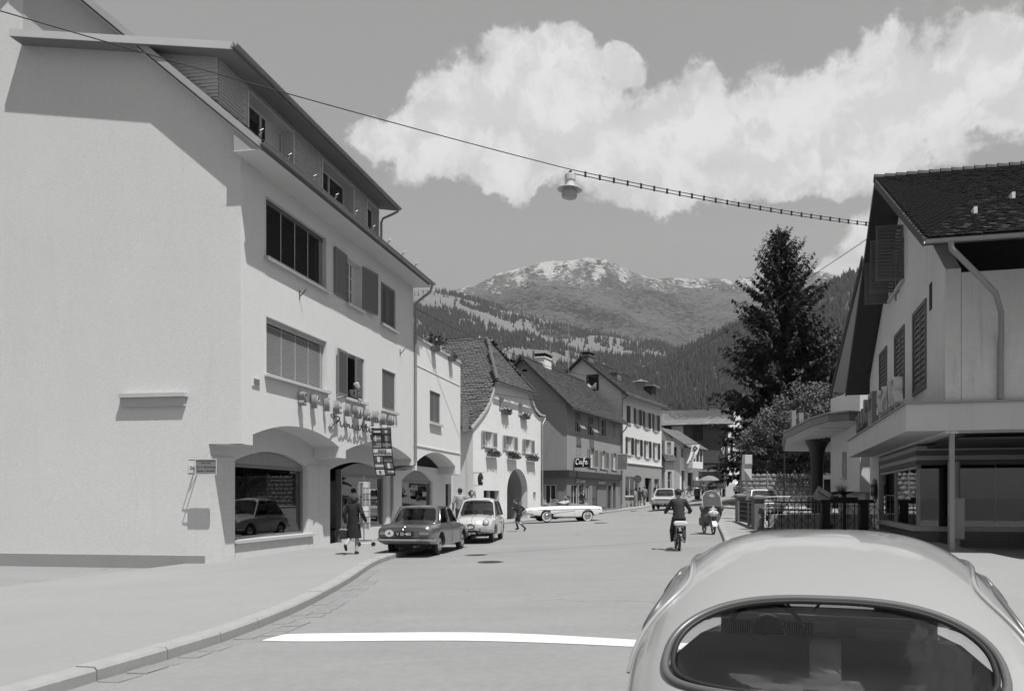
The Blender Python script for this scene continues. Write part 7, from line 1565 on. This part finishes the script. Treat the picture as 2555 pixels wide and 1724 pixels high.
for x, zb, zt, wt, wm in st2: hlf = [(wm*.9,zb),(wm,zb+.2*(zt-zb)),(wm,zb+.6*(zt-zb)),(wt,zt-.03)]; rg.append([(x,y,z) for y,z in hlf]+[(x,-y,z) for y,z in hlf[::-1]])
m.loft(rg, closed=True); m.f = [f for f in m.f if not all(abs(abs(m.v[i][1])-_ip([(q[0],q[3]) for q in st2], m.v[i][0])) < 1e-6 and 1.25 > m.v[i][0] > 3.0 for i in f)]; m.mi = [0]*len(m.f); m.build('lower_body', P_B, bt, smooth=40)
m = MB(); m.grid(lambda u, v: (3.02+.86*u, (2*v-1)*(.60-.32*u**1.4), .93-.42*u**1.9+.06*(1-(2*v-1)**2)*(1-u)-.02), 14, 10); m.build('bonnet', P_B, bt, smooth=80)
# dashboard and seats seen through the rear window
M_DASH = mat('dash_paint', .55, .4, spec=.5)
m = MB(); m.bbox(2.80,2.88,-.56,.56,.78,1.0,.02); db = m.build('dashboard', M_DASH, bt)
for s in (-1, 1):
    m = MB()
    for k in range(14): m.box(2.785,2.802,.30+s*.17-.085+k*.0125,.30+s*.17-.085+k*.0125+.006,.85,.965)
    m.build('speaker_grille', M_BLKP, db, kind='stuff')
m = MB(); m.lathe([(.085,-.02),(.085,0),(.07,.004),(0,.004)], 24, (2.79,.30,.91), axis='x'); m.build('speedometer', M_BLKP, db, smooth=40); m = MB(); m.tube([(2.765,.30+.09*cos(t*pi/12),.91+.09*sin(t*pi/12)) for t in range(24)], .008, 6, closed=True); m.build('dial_rim', M_CHROME, db)
m = MB(); m.bbox(2.775,2.80,-.48,-.16,.84,.95,.01); m.build('glove_box', M_DASH, db); m = MB(); m.bbox(2.77,2.80,-.06,.06,.90,.985,.02); m.build('radio_dial', M_ENAM, db)
m = MB(); c = V((2.52,.30,.92)); m.tube([c+V((.10*sin(t),.20*cos(t),.17*sin(t))) for t in [k*pi/12 for k in range(24)]], .013, 6, closed=True); m.tube([c+V((0,.2,0)), c+V((.03,0,-.02)), c+V((0,-.2,0))], .012, 5); m.tube([c, c+V((.3,0,-.2))], .018, 6); m.build('steering_wheel', M_BLKP, bt, smooth=60)
for s in (-1, 1): m = MB(); m.bbox(2.02,2.16,s*.31-.24,s*.31+.24,.45,1.0,.07); m.build('seat', mat('seat_grey', .22, .7, (6,.1)), bt)
m = MB(); m.bbox(1.28,1.45,-.58,.58,.5,.90,.07); m.build('rear_seat', mat('seat_grey', .14), bt); m = MB(); m.box(2.60,2.64,-.11,.11,1.29,1.35); m.build('rear_view_mirror', mat('mirror_back', .3, .4), bt)
for s in (-1, 1): m = MB(); m.tube([(2.98,s*.05+.12,1.0),(2.90,s*.22+.12,1.2)], .007, 4); m.build('wiper', M_BLKP, bt)
m = MB(); m.box(2.67,2.69,.10,.44,1.34,1.39); m.build('sun_visor', mat('headliner', .4), bt); bumper(bt, .10, .68, .42, -1, .3, .04); bumper(bt, 3.98, .66, .42, 1, .3, .04)
BA = radians(18); bt.location = (.955-1.165*sin(BA), 2.92-1.165*cos(BA), .0); bt.rotation_euler = (0,0,pi/2-BA)
# --- tipper lorry with gravel
tr = thing('tipper_lorry', 'tipper lorry heaped with gravel driving uphill past the barn', 'lorry', (13.35, 73.4, G(13.8,75.5)), atan2(3.6, 1.2))
M_TR = mat('lorry_grey', .17, .6, (2,.15), (14,.15)); M_TRD = mat('lorry_dark', .05, .6, (2,.2))
m = MB(); m.box(0,3.7,-1.15,1.15,1.15,1.22); bd_ = m.build('bed_floor', M_TRD, tr)
m = MB(); m.bbox(-.06,.0,-1.15,1.15,1.2,1.72,.01); m.build('tailgate', M_TR, tr)
for s in (-1, 1):
    m = MB(); m.box(0,3.7,s*1.15-.03,s*1.15+.03,1.2,1.70); m.build('side_board', M_TR, tr)
    for k in range(4): m = MB(); m.box(k*1.18,k*1.18+.1,s*1.2-.04,s*1.2+.04,1.1,1.75); m.build('stake', M_TRD, tr)
for y in (-1.1,-.4,.4,1.1): m = MB(); m.box(-.12,-.06,y-.05,y+.05,1.15,1.75); m.build('tailgate_strap', M_TR, tr)
m = MB(); m.grid(lambda u, v: (.1+3.5*u, -1.1+2.2*v, 1.55+.65*sin(pi*u)**.8*sin(pi*v)**.8+.05*fbm(u*9, v*9)), 18, 14); m.build('gravel_load', mat('gravel', .22, .95, (4,.2), (40,.3), (30,.05)), tr, smooth=60)
m = MB(); m.loft([[(4.0,-1.1,1.0),(4.0,1.1,1.0),(4.0,1.1,2.3),(4.0,1.02,2.55),(4.0,-1.02,2.55),(4.0,-1.1,2.3)],[(5.2,-1.1,1.0),(5.2,1.1,1.0),(5.2,1.1,2.25),(5.1,1.0,2.5),(5.1,-1.,2.5),(5.2,-1.1,2.25)],[(5.6,-1.05,1.),(5.6,1.05,1.),(5.55,1.05,1.7),(5.5,1.,1.75),(5.5,-1.,1.75),(5.55,-1.05,1.7)]]); cb = m.build('cab', M_TR, tr); m = MB(); m.box(3.97,3.998,-.8,.8,1.85,2.3); m.build('cab_rear_window', M_PANE, cb)
m = MB(); m.tube([(3.9,-1.2,2.62),(3.9,1.2,2.62)], .14, 10); m.build('rolled_tarpaulin', M_TR, tr); m = MB(); m.box(0,5.4,-.4,.4,.75,1.14); m.build('chassis', M_TRD, tr)
for (x, s) in ((.9,-1),(.9,1),(4.9,-1),(4.9,1)): wheel(tr, x, s*.95, .5, .26 if x > 2 else .42, False, s)
for s in (-1, 1): m = MB(); m.box(.1,.14,s*.9-.25,s*.9+.25,.35,.95); m.build('mudflap', M_FRAME if s < 0 else M_TRD, tr); m = MB(); m.tube([(5.2,s*1.1,2.2),(5.3,s*1.35,2.2)], .02, 5); m.ball((5.3,s*1.38,2.2), .05,.1,.16); m.build('wing_mirror', M_TRD, tr)
plate(tr, -.08, 0, .95, 'V 9.604', -1)
# ------------------------------------------------------------------ people
def remesh(m, vox, sm=4):
    me = m.mesh('t', M_SKIN, recalc=False); o = bpy.data.objects.new('t', me); COL.objects.link(o)
    md = o.modifiers.new('r', 'REMESH'); md.mode = 'VOXEL'; md.voxel_size = vox; md.use_smooth_shade = True
    s = o.modifiers.new('s', 'SMOOTH'); s.iterations = sm; s.factor = .5
    r = bpy.data.meshes.new_from_object(o.evaluated_get(bpy.context.evaluated_depsgraph_get())); bpy.data.objects.remove(o); bpy.data.meshes.remove(me)
    return r
def cap_(m, a, b, ra, rb, n=10):
    a, b = V(a), V(b); m.tube([a, a.lerp(b, .5), b], [ra, (ra+rb)/2, rb], n); m.ball(a, ra, n=n, m=6); m.ball(b, rb, n=n, m=6)
M_SKIN = mat('skin', .36, .6, (10,.06)); M_HAIRD = mat('hair_dark', .025, .6, (40,.4)); M_HAIRG = mat('hair_grey', .13, .7, (40,.4)); M_SHOE = mat('shoe_leather', .03, .4)
def cloth(v): return mat('cloth_%03d' % int(v*1000), v, .92, (6,.10), (60,.06), (60,.006))
STAND = dict(L=((.10,.02,.48),(.10,-.02,.08)), R=((-.10,.02,.48),(-.10,-.02,.08)), La=((.27,-.02,1.14),(.28,.06,.90)), Ra=((-.27,-.02,1.14),(-.28,.06,.90)), lean=0, hip=.92)
def person(label, loc, rz, pose=None, s=1., top=.05, bottom=.05, hair=None, style='trousers', sleeve='long', shoe=None, vox=.014, hairlen=0, shirt=None, group=None, turn=0, name='person', cap=None, skirt_z=.50, socks=None):
    p = dict(STAND); p.update(pose or {}); r = thing(name, label, 'person', loc, rz, group); r.scale = (s, s, s)
    hz = p['hip']; ln = p['lean']; up = lambda h, x=0, y=0: V((x, y+sin(ln)*h, hz+cos(ln)*h))     # spine, leaning forward (+y)
    hy = p.get('hipy', 0); off = V((0, hy, 0))
    pel = up(0)+off; wai = up(.14)+off; che = up(.36)+off; nek = up(.53)+off; hd = up(.672, 0, .03+.10*sin(ln))+off
    shl = {q: up(.475, q*.172)+off for q in (1, -1)}; hip = {q: V((q*.095, 0, hz-.02))+off for q in (1, -1)}
    leg = {1: p['L'], -1: p['R']}; arm = {1: p['La'], -1: p['Ra']}; fem = style in ('skirt', 'dress')
    def torso(m, g):
        m.ball(pel, .155+g, .115+g, .13+g, 12, 8); m.ball(wai, .135+g-(.012 if fem else 0), .10+g, .13+g, 12, 8); m.ball(che, .165+g, .115+g, .17+g, 12, 8); cap_(m, shl[1]-V((.03,0,.02)), shl[-1]+V((.03,0,-.02)), .075+g, .075+g)
        cap_(m, pel, che, .12+g, .135+g)
    def limb_arm(m, g, upto=1.):
        for q in (1, -1):
            e, w = (V(a) for a in arm[q]); cap_(m, shl[q], e, .058+g, .045+g)
            if upto > .5: cap_(m, e, e.lerp(w, min(1, upto*2-1) if upto < 1 else .94), .046+g, .036+g)
    def limb_leg(m, g, kn=1.):
        for q in (1, -1):
            k, a = (V(t) for t in leg[q]); cap_(m, hip[q], hip[q].lerp(k, min(1, kn*2)), .092+g, .092+g-.032*min(1, kn*2))
            if kn > .5: t = kn*2-1; cap_(m, k, k.lerp(a, t), .060+g, .062-.024*t+g)
    m = MB(); torso(m, 0); limb_arm(m, 0); limb_leg(m, 0); cap_(m, nek-V((0,0,.05)), hd-V((0,0,.06)), .055, .052)
    Th = Tr(*hd) @ Rz(turn) @ Matrix.Scale(1.08, 4); hb = MB(); hb.ball((0,.0,.015), .078, .098, .115, 14, 10); hb.ball((0,.018,-.05), .062, .075, .07, 12, 8); cap_(hb, (0,.095,.01), (0,.112,-.02), .010, .015, 6); hb.ball((.08,0,-.005), .015,.022,.032, 6, 5); hb.ball((-.08,0,-.005), .015,.022,.032, 6, 5); cap_(hb, (-.02,.092,-.055), (.02,.092,-.055), .011, .011, 6); hb.xf(Th); m.add(hb.v, hb.f)
    for q in (1, -1):
        e, w = (V(a) for a in arm[q]); d = (w-e).normalized(); side = d.cross(V((0,1,0)) if abs(d.y) < .8 else V((0,0,1))).normalized(); nr = side.cross(d).normalized()
        c = w+d*.045; cap_(m, w, c, .032, .036); cap_(m, c-side*.02, c+side*.02, .026, .026)
        for i, fl in enumerate((.058,.07,.066,.05)):
            b = c+side*(.03-.02*i)+d*.03; k1 = b+d*fl*.55+nr*.004; cap_(m, b, k1, .0095, .009, 6); cap_(m, k1, k1+d*fl*.40+nr*fl*.35*(1 if q > 0 else -1), .009, .008, 6)
        b = c+side*.034-d*.02; cap_(m, b, b+side*.028+d*.03, .011, .010, 6); cap_(m, b+side*.028+d*.03, b+side*.03+d*.055, .010, .008, 6)
        k, a = (V(t) for t in leg[q]); f = (V((0, 1, -.35)) if (a-k).y > -.12 else V((0,.45,-.9))).normalized(); cap_(m, a, a+f*.14, .045, .035)
    me = remesh(m, vox); me.materials.clear(); me.materials.append(M_SKIN); put('body', me, r)
    ey = MB(); [ey.ball((q*.030,.088,.02), .011,.008,.008, 6, 5) for q in (1, -1)]; ey.xf(Th); ey.build('eyes', M_SHOE, r)
    hm = MB(); hm.ball((0,-.012,.04), .090, .105, .105, 14, 9)
    if hairlen: hm.ball((0,-.04,.0), .112, .10, .10+hairlen*.08, 12, 8); [hm.ball((.09*cos(a), -.04+.06*sin(a), .03-.05*(a % 2)), .045, n=8, m=5) for a in range(3, 10)]
    hm.v = [(x, min(y, .075-.5*max(0, -z+.06)), z) for x, y, z in hm.v]; hm.xf(Th); h2 = remesh(hm, .012, 2); h2.materials.clear(); h2.materials.append(hair or M_HAIRD); put('hair', h2, r)
    if cap: q = MB(); q.lathe([(.105,.05),(.108,.09),(.085,.135),(0,.15)], 18); q.box(-.07,.07,.08,.17,.05,.062); q.xf(Th); q.build('cap', cloth(cap), r, smooth=50)
    tm = MB(); torso(tm, .016); limb_arm(tm, .013, 1. if sleeve == 'long' else .5)
    cap_(tm, pel+V((0,-.01,.06)), che-V((0,0,.02)), .142, .150); tm.ball(pel+V((0,0,.0)), .185, .15, .12, 12, 7)
    [tm.ball(pel.lerp(che, t), .18, .135, .12, 12, 7) for t in (.3, .65)]
    cap_(tm, nek-V((0,0,.05)), nek-V((0,0,.01)), .066, .062); t2 = remesh(tm, vox, 3); t2.materials.clear(); t2.materials.append(cloth(top)); put('jacket' if top < .12 else 'shirt', t2, r)
    if shirt: q = MB(); q.ball(che+V((0,.062,.02)), .055, .075, .17, 10, 8); q.build('shirt_front', cloth(shirt), r, smooth=60)
    bm_ = MB()
    if style in ('trousers', 'shorts'):
        bm_.ball(pel, .162, .122, .12, 12, 8); limb_leg(bm_, .016, .97 if style == 'trousers' else .42)
    else:
        n = 16; rg = []; kz = skirt_z
        for (h, f) in ((hz+.16,.0),(hz+.06,.12),(hz-.12,.45),(kz+.12,.8),(kz,1.)):
            kk = [V(leg[q][0]) for q in (1, -1)]; cy = (kk[0].y+kk[1].y)/2*f+hy; ry = .125+.035*f+abs(kk[0].y-kk[1].y)*.32*f; rx = .155+.045*f
            rx += .012; ry += .015
            rg.append([(rx*cos(2*pi*k/n)*(1+.02*(k % 2)*f), cy+ry*sin(2*pi*k/n), h) for k in range(n)])
        bm_.loft(rg)
    if style in ('trousers', 'shorts'): b2 = remesh(bm_, vox, 3); b2.materials.clear(); b2.materials.append(cloth(bottom)); put('trousers' if style == 'trousers' else 'shorts', b2, r)
    else: bm_.build('skirt', cloth(bottom), r, smooth=60)
    for q in (1, -1):
        k, a = (V(t) for t in leg[q]); f = (V((0, 1, -.30)) if (a-k).y > -.12 else V((0,.45,-.9))).normalized(); sm_ = MB(); cap_(sm_, a-V((0,0,.02)), a+f*.13-V((0,0,.01)), .050, .040); cap_(sm_, a-f*.03-V((0,0,.03)), a, .04, .045)
        if socks: cap_(sm_, a, a.lerp(k, socks), .047, .056)
        s2 = remesh(sm_, .012, 2); s2.materials.clear(); s2.materials.append(shoe or M_SHOE); put('shoe', s2, r)
    return r
def gz(x, y, k=0): return (x, y, G(x, y)+k)
WALK = dict(L=((.10,.05,.50),(.10,-.33,.26)), R=((-.09,.06,.48),(-.09,.0,.08)), La=((.25,-.06,1.15),(.24,.05,.90)), Ra=((-.33,-.06,1.18),(-.36,.10,.97)), lean=.05, hip=.92)
WOM = person('woman in dark jumper and skirt walking away with a handbag on the pavement', gz(-5.55,22.4,KH), -.15, dict(WALK, L=((.09,.02,.50),(.09,-.34,.28)), La=((-.26,-.04,1.15),(-.24,-.02,.90)), Ra=((.30,-.08,1.17),(.33,.06,.96)), R=((-.09,.05,.48),(-.09,.02,.08))) if False else dict(L=((.08,.06,.48),(.08,.0,.08)), R=((-.09,.02,.50),(-.10,-.34,.27)), La=((.30,-.10,1.17),(.35,.04,.95)), Ra=((-.26,-.03,1.15),(-.25,.02,.90)), lean=.04, hip=.92), s=.955, top=.019, bottom=.022, hair=mat('hair_curly', .05, .8, (30,.4)), style='skirt', hairlen=.3, vox=.0125, skirt_z=.46)
hb_ = thing('handbag', 'dark boxy handbag carried by the woman in dark clothes', 'handbag', (-5.79,22.43,G(-5.8,22.4)+KH+.42), -.15); m = MB(); m.bbox(-.09,.09,-.16,.16,0,.25,.03); m.build('bag_body', mat('bag_leather', .035, .35, (8,.3)), hb_); m = MB(); m.box(-.095,.095,-.14,.14,.235,.275); m.build('bag_top', mat('bag_metal', .4, .3), hb_); m = MB(); m.tube([(0,.12*cos(t),.27+.17*sin(t)) for t in [k*pi/10 for k in range(11)]], .009, 5); m.build('handle', M_SHOE, hb_)
# boy running
person('boy in dark jumper and shorts running across the street', gz(-1.62,35.2), 1.25, dict(L=((.08,.22,.56),(.08,.10,.18)), R=((-.08,-.02,.50),(-.08,-.36,.20)), La=((.24,-.18,1.18),(.22,.02,1.04)), Ra=((-.24,.10,1.16),(-.16,.26,1.20)), lean=.22, hip=.92), s=.83, top=.03, bottom=.04, style='shorts', vox=.015, socks=.6, turn=.5)
# couple behind the small car
person('man in pale jacket standing behind the small pale car', gz(-4.05,34.3,KH), .3, s=1.03, top=.30, bottom=.06, vox=.018, turn=.3)
person('woman with short dark curls standing behind the small pale car', gz(-3.55,34.0,KH), pi+.4, s=.97, top=.22, bottom=.10, style='skirt', vox=.018, hairlen=.2)
# occupants of the convertible
SIT = dict(L=((.11,.42,.46),(.11,.52,.10)), R=((-.11,.42,.46),(-.11,.52,.10)), La=((.24,.16,.86),(.14,.40,.92)), Ra=((-.24,.16,.86),(-.14,.40,.92)), lean=-.22, hip=.50)
cvM = Matrix.LocRotScale(cv.location, cv.rotation_euler, None)
for (yy, lab, hr, hl) in ((.31,'driver with hands on the wheel of the white convertible',M_HAIRD,0),(-.31,'passenger with wavy hair riding in the white convertible',M_HAIRG,.25)):
    q = cvM @ V((1.98, yy, .12)); person(lab, q, cv.rotation_euler.z-pi/2, SIT, s=.98, top=.45, bottom=.1, hair=hr, vox=.02, hairlen=hl)
person('man in dark suit and white shirt walking past the cafe windows', gz(1.85,61.0,KH), pi+.9, dict(WALK, L=((.10,.16,.50),(.10,.10,.09)), R=((-.10,-.02,.48),(-.10,-.28,.14))), s=1.02, top=.03, bottom=.03, shirt=.7, vox=.022)
person('woman in dark dress beside the kerb sign outside the shop', gz(7.72,76.8,KH), .2, s=.98, top=.04, bottom=.035, style='skirt', vox=.026, shirt=.5)
person('man in light suit walking up the pavement by the shop window', gz(8.15,76.6,KH), -.4, dict(WALK, L=((.10,.05,.50),(.10,-.26,.16)), R=((-.09,.14,.49),(-.09,.14,.08))), s=1.03, top=.24, bottom=.24, hair=M_HAIRG, vox=.026)
person('woman in pale top looking into the shop window', gz(7.25,76.0,KH), 1.2, s=.95, top=.3, bottom=.2, style='skirt', vox=.026)
person('person in white blouse and dark trousers coming out of the shop door', gz(9.75,80.6,KH), pi-.3, s=1.0, top=.05, bottom=.04, shirt=.7, vox=.026)
person('man in grey jacket standing behind the tipper lorry', gz(12.75,71.5), .0, s=1.0, top=.10, bottom=.05, vox=.026)
q = Matrix.LocRotScale(V((-7.71,20.04,0)), None, None) @ (Rz(RZ1) @ V((6.95,.25,3.75)))
person('person with a pale headscarf leaning out of the half-shuttered first floor window', q, RZ1+pi, dict(lean=.35, La=((.24,.22,1.2),(.1,.38,1.12)), Ra=((-.24,.22,1.2),(-.1,.38,1.12))), s=.98, top=.05, bottom=.05, hair=cloth(.32), vox=.018)
# ------------------------------------------------------------------ moped and rider
def spoke_wheel(root, y, z, r, w=.028, nm='wheel'):
    m = MB(); m.tube([(0, y+r*cos(t), z+r*sin(t)) for t in [k*2*pi/28 for k in range(28)]], w, 8, closed=True); o = m.build(nm, M_TYRE, root, smooth=60)
    m = MB(); m.tube([(0, y+(r-.035)*cos(t), z+(r-.035)*sin(t)) for t in [k*2*pi/28 for k in range(28)]], .012, 5, closed=True); m.build('rim', M_CHROME, o, smooth=60)
    m = MB(); m.tube([(-.05,y,z),(.05,y,z)], .035, 8)
    for k in range(14): a = k*2*pi/14; m.tube([(.02*(-1)**k, y, z), (0, y+(r-.03)*cos(a), z+(r-.03)*sin(a))], .003, 3)
    m.build('spokes', M_ZINC, o, kind='stuff'); return o
mo = thing('moped', 'dark moped with a white bundle on its rear rack ridden up the street', 'moped', gz(3.42,23.0), -.06)
spoke_wheel(mo, 0, .29, .26); spoke_wheel(mo, 1.12, .29, .26)
M_MOP = mat('moped_enamel', .04, .35, spec=.5)
m = MB(); m.tube([(0,.0,.29),(0,.25,.42),(0,.45,.62),(0,.85,.72),(0,.95,.85)], .03, 8); m.tube([(0,.25,.42),(0,.5,.3),(0,.85,.55)], .028, 8); m.build('frame', M_MOP, mo, smooth=60)
m = MB(); m.tube([(0,1.12,.29),(0,1.0,.72),(0,.93,1.0)], .028, 8); m.build('fork', M_MOP, mo, smooth=60); m = MB(); m.tube(catmull([(.34,.72,1.02),(.30,.82,1.06),(.12,.92,1.02),(-.12,.92,1.02),(-.30,.82,1.06),(-.34,.72,1.02)], 4), .014, 6); m.build('handlebar', M_CHROME, mo, smooth=60)
m = MB(); m.ball((0,.62,.70), .10,.20,.09); m.build('tank', M_MOP, mo, smooth=60); m = MB(); m.ball((0,.40,.40), .11,.16,.12); m.tube([(.1,.35,.3),(.11,-.15,.28)], .035, 8); m.build('engine', M_ZINC, mo, smooth=50)
m = MB(); m.ball((0,.16,.80), .13,.17,.05); m.build('saddle', M_SHOE, mo, smooth=60); m = MB(); m.grid(lambda u, v: (-.055+.11*v, .30*cos(u*2.6+.1), .29+.305*sin(u*2.6+.1)), 16, 3); m.build('mudguard', M_MOP, mo, smooth=60)
m = MB(); m.tube([(-.1,-.28,.66),(-.1,.1,.70)], .01, 5); m.tube([(.1,-.28,.66),(.1,.1,.70)], .01, 5); m.tube([(-.1,-.28,.66),(.1,-.28,.66)], .01, 5); m.tube([(.1,-.2,.66),(.06,0,.3)], .009, 5); m.tube([(-.1,-.2,.66),(-.06,0,.3)], .009, 5); m.build('rack', M_ZINC, mo); m = MB(); m.ball((0,-.30,.58), .045,.03,.035); m.build('tail_lamp', M_LENS, mo)
m = MB(); m.tube([(-.16,.35,.28),(.16,.35,.28)], .015, 6); m.box(.12,.2,.31,.39,.26,.3).box(-.2,-.12,.31,.39,.26,.3); m.build('pedals', M_BLKP, mo)
bun = thing('bundle', 'white wrapped bundle strapped on the moped rack', 'bundle', gz(3.43,22.82,.70), -.06); m = MB(); m.bbox(-.19,.19,-.13,.13,0,.14,.05); b2 = remesh(m, .02, 6); b2.materials.clear(); b2.materials.append(cloth(.62)); put('cloth', b2, bun)
person('man in dark jacket riding the moped away up the street', gz(3.43,23.12), -.06, dict(L=((.16,.42,.62),(.17,.22,.36)), R=((-.16,.38,.56),(-.17,.28,.30)), La=((.34,.20,1.12),(.34,.52,1.06)), Ra=((-.34,.20,1.12),(-.34,.52,1.06)), lean=.10, hip=.92, hipy=.05), s=1.0, top=.042, bottom=.035, vox=.013)
# ------------------------------------------------------------------ parked scooter with weather screen
sx, sy = 5.72, 31.0
sc_ = thing('scooter', 'parked motor scooter with tall weather screen and cloth apron facing the camera', 'scooter', gz(sx, sy), pi+.10)
spoke_wheel(sc_, .62, .23, .20, .035); spoke_wheel(sc_, -.6, .23, .20, .035)
M_APR = mat('apron_cloth', .13, .8, (6,.2), (30,.1)); M_SCR = mat('screen_plastic', .09, .25, (2,.3), spec=.6)
m = MB(); m.grid(lambda u, v: ((2*u-1)*(.24+.17*sin(min(1, v*1.15)*pi*.62)-.10*max(0, v-.75)*3.0), .42+.16*(1-(2*u-1)**2)-.10*v, .42+.62*v), 16, 12); m.build('apron', M_APR, sc_, smooth=80)
for s in (-1, 1): m = MB(); m.ball((s*.36,.40,.98), .11,.12,.14); m.build('hand_muff', M_APR, sc_, smooth=60)
def scr(u, v): a = (2*u-1); return (a*(.37-.03*v)*(1-.55*max(0, v-.62)**1.6*3), .48+.10*(1-a*a)-.20*v, 1.02+.60*v-.06*a*a*v)
m = MB(); m.grid(scr, 24, 20, lambda u, v: ((u-.5)/.17)**2+((v-.70)/.13)**2 > 1); m.build('weather_screen', M_SCR, sc_, smooth=80)
m = MB(); m.tube([V(scr(.5+.17*cos(t), .70+.13*sin(t))) for t in [k*2*pi/28 for k in range(28)]], .012, 5, closed=True); m.build('window_rim', M_APR, sc_, smooth=60); m = MB(); m.grid(lambda u, v: tuple(V(scr(.5+.17*v*cos(u*6.2832), .70+.13*v*sin(u*6.2832)))-V((0,.006,0))), 24, 2); m.build('screen_window', M_CGLASS, sc_)
m = MB(); m.tube([V(scr(0, k/14)) for k in range(15)]+[V(scr(k/14, 1)) for k in range(15)]+[V(scr(1, 1-k/14)) for k in range(15)], .012, 5); m.build('screen_edge', M_FRAME, sc_, smooth=60)
m = MB(); m.add([(0,.60,1.08),(.05,.60,.98),(.17,.58,.93),(.06,.60,.92),(0,.60,.90),(-.06,.60,.92),(-.17,.58,.93),(-.05,.60,.98)], [(0,1,2,3,4,5,6,7)]); m.build('star_badge', M_ENAM, sc_)
m = MB(); m.ball((0,.60,.78), .20,.14,.12); m.build('fairing', M_ENAM, sc_, smooth=60); m = MB(); m.lathe([(.085,0),(.08,.03),(0,.045)], 18, (0,.72,.80), axis='y'); m.build('headlamp', M_HEADL, sc_, smooth=60)
m = MB(); m.grid(lambda u, v: (-.09+.18*v, .62+.24*cos(u*2.7+.2), .25+.25*sin(u*2.7+.2)), 16, 4); m.build('mudguard', M_ENAM, sc_, smooth=60); m = MB(); m.tube([(.08,.62,.23),(.07,.55,.75),(0,.45,1.0)], .02, 6); m.tube([(-.08,.62,.23),(-.07,.55,.75),(0,.45,1.0)], .02, 6); m.build('fork', M_ZINC, sc_)
m = MB(); m.bbox(-.17,.17,-.75,-.1,.28,.62,.06); m.build('engine_cover', M_APR, sc_); m = MB(); m.bbox(-.14,.14,-.7,.0,.62,.74,.05); m.build('saddle', M_SHOE, sc_); m = MB(); m.tube([(.16,.0,.0),(.08,-.05,.3)], .014, 5); m.tube([(-.16,.0,.0),(-.08,-.05,.3)], .014, 5); m.build('stand', M_ZINC, sc_); m = MB(); m.tube([(-.42,.36,1.02),(0,.42,1.05),(.42,.36,1.02)], .014, 6); m.build('handlebar', M_CHROME, sc_)
# ------------------------------------------------------------------ bicycles by the bend
for (x, y, a, lab) in ((13.2,82.,.5,'bicycle leaning by the bay window house, nearest the kerb'),(13.9,84.2,.7,'second bicycle parked behind the first at the street bend')):
    b = thing('bicycle', lab, 'bicycle', gz(x, y, .1), a, 'bicycles parked at the bend'); spoke_wheel(b, 0, .34, .32, .018); spoke_wheel(b, 1.05, .34, .32, .018)
    m = MB(); m.tube([(0,0,.34),(0,.42,.3),(0,.34,.78),(0,0,.34)], .015, 5); m.tube([(0,.42,.3),(0,.88,.75),(0,.36,.72)], .016, 5); m.tube([(0,1.05,.34),(0,.86,.9)], .016, 5); m.build('frame', M_BLKP, b); m = MB(); m.tube([(-.28,.78,.95),(-.1,.88,.95),(.1,.88,.95),(.28,.78,.95)], .012, 5); m.build('handlebar', M_CHROME, b); m = MB(); m.ball((0,.32,.83), .07,.13,.035); m.build('saddle', M_SHOE, b, smooth=60)
ty = thing('toy_scooter', 'tiny toy scooter lying by the shop step', 'toy', (-5.95,25.6,G(-5.9,25.6)+KH), .2); m = MB(); m.tube([(-.2,0,.1),(.2,0,.1)], .014, 6); m.tube([(.2,0,.1),(.2,.0,.25)], .012, 6); m.build('frame', M_FRAME, ty)
for s in (-1, 1): m = MB(); m.lathe([(.0,-.02),(.07,-.02),(.07,.02),(0,.02)], 14, (s*.22,0,.07), axis='y'); m.build('wheel', M_TYRE, ty)
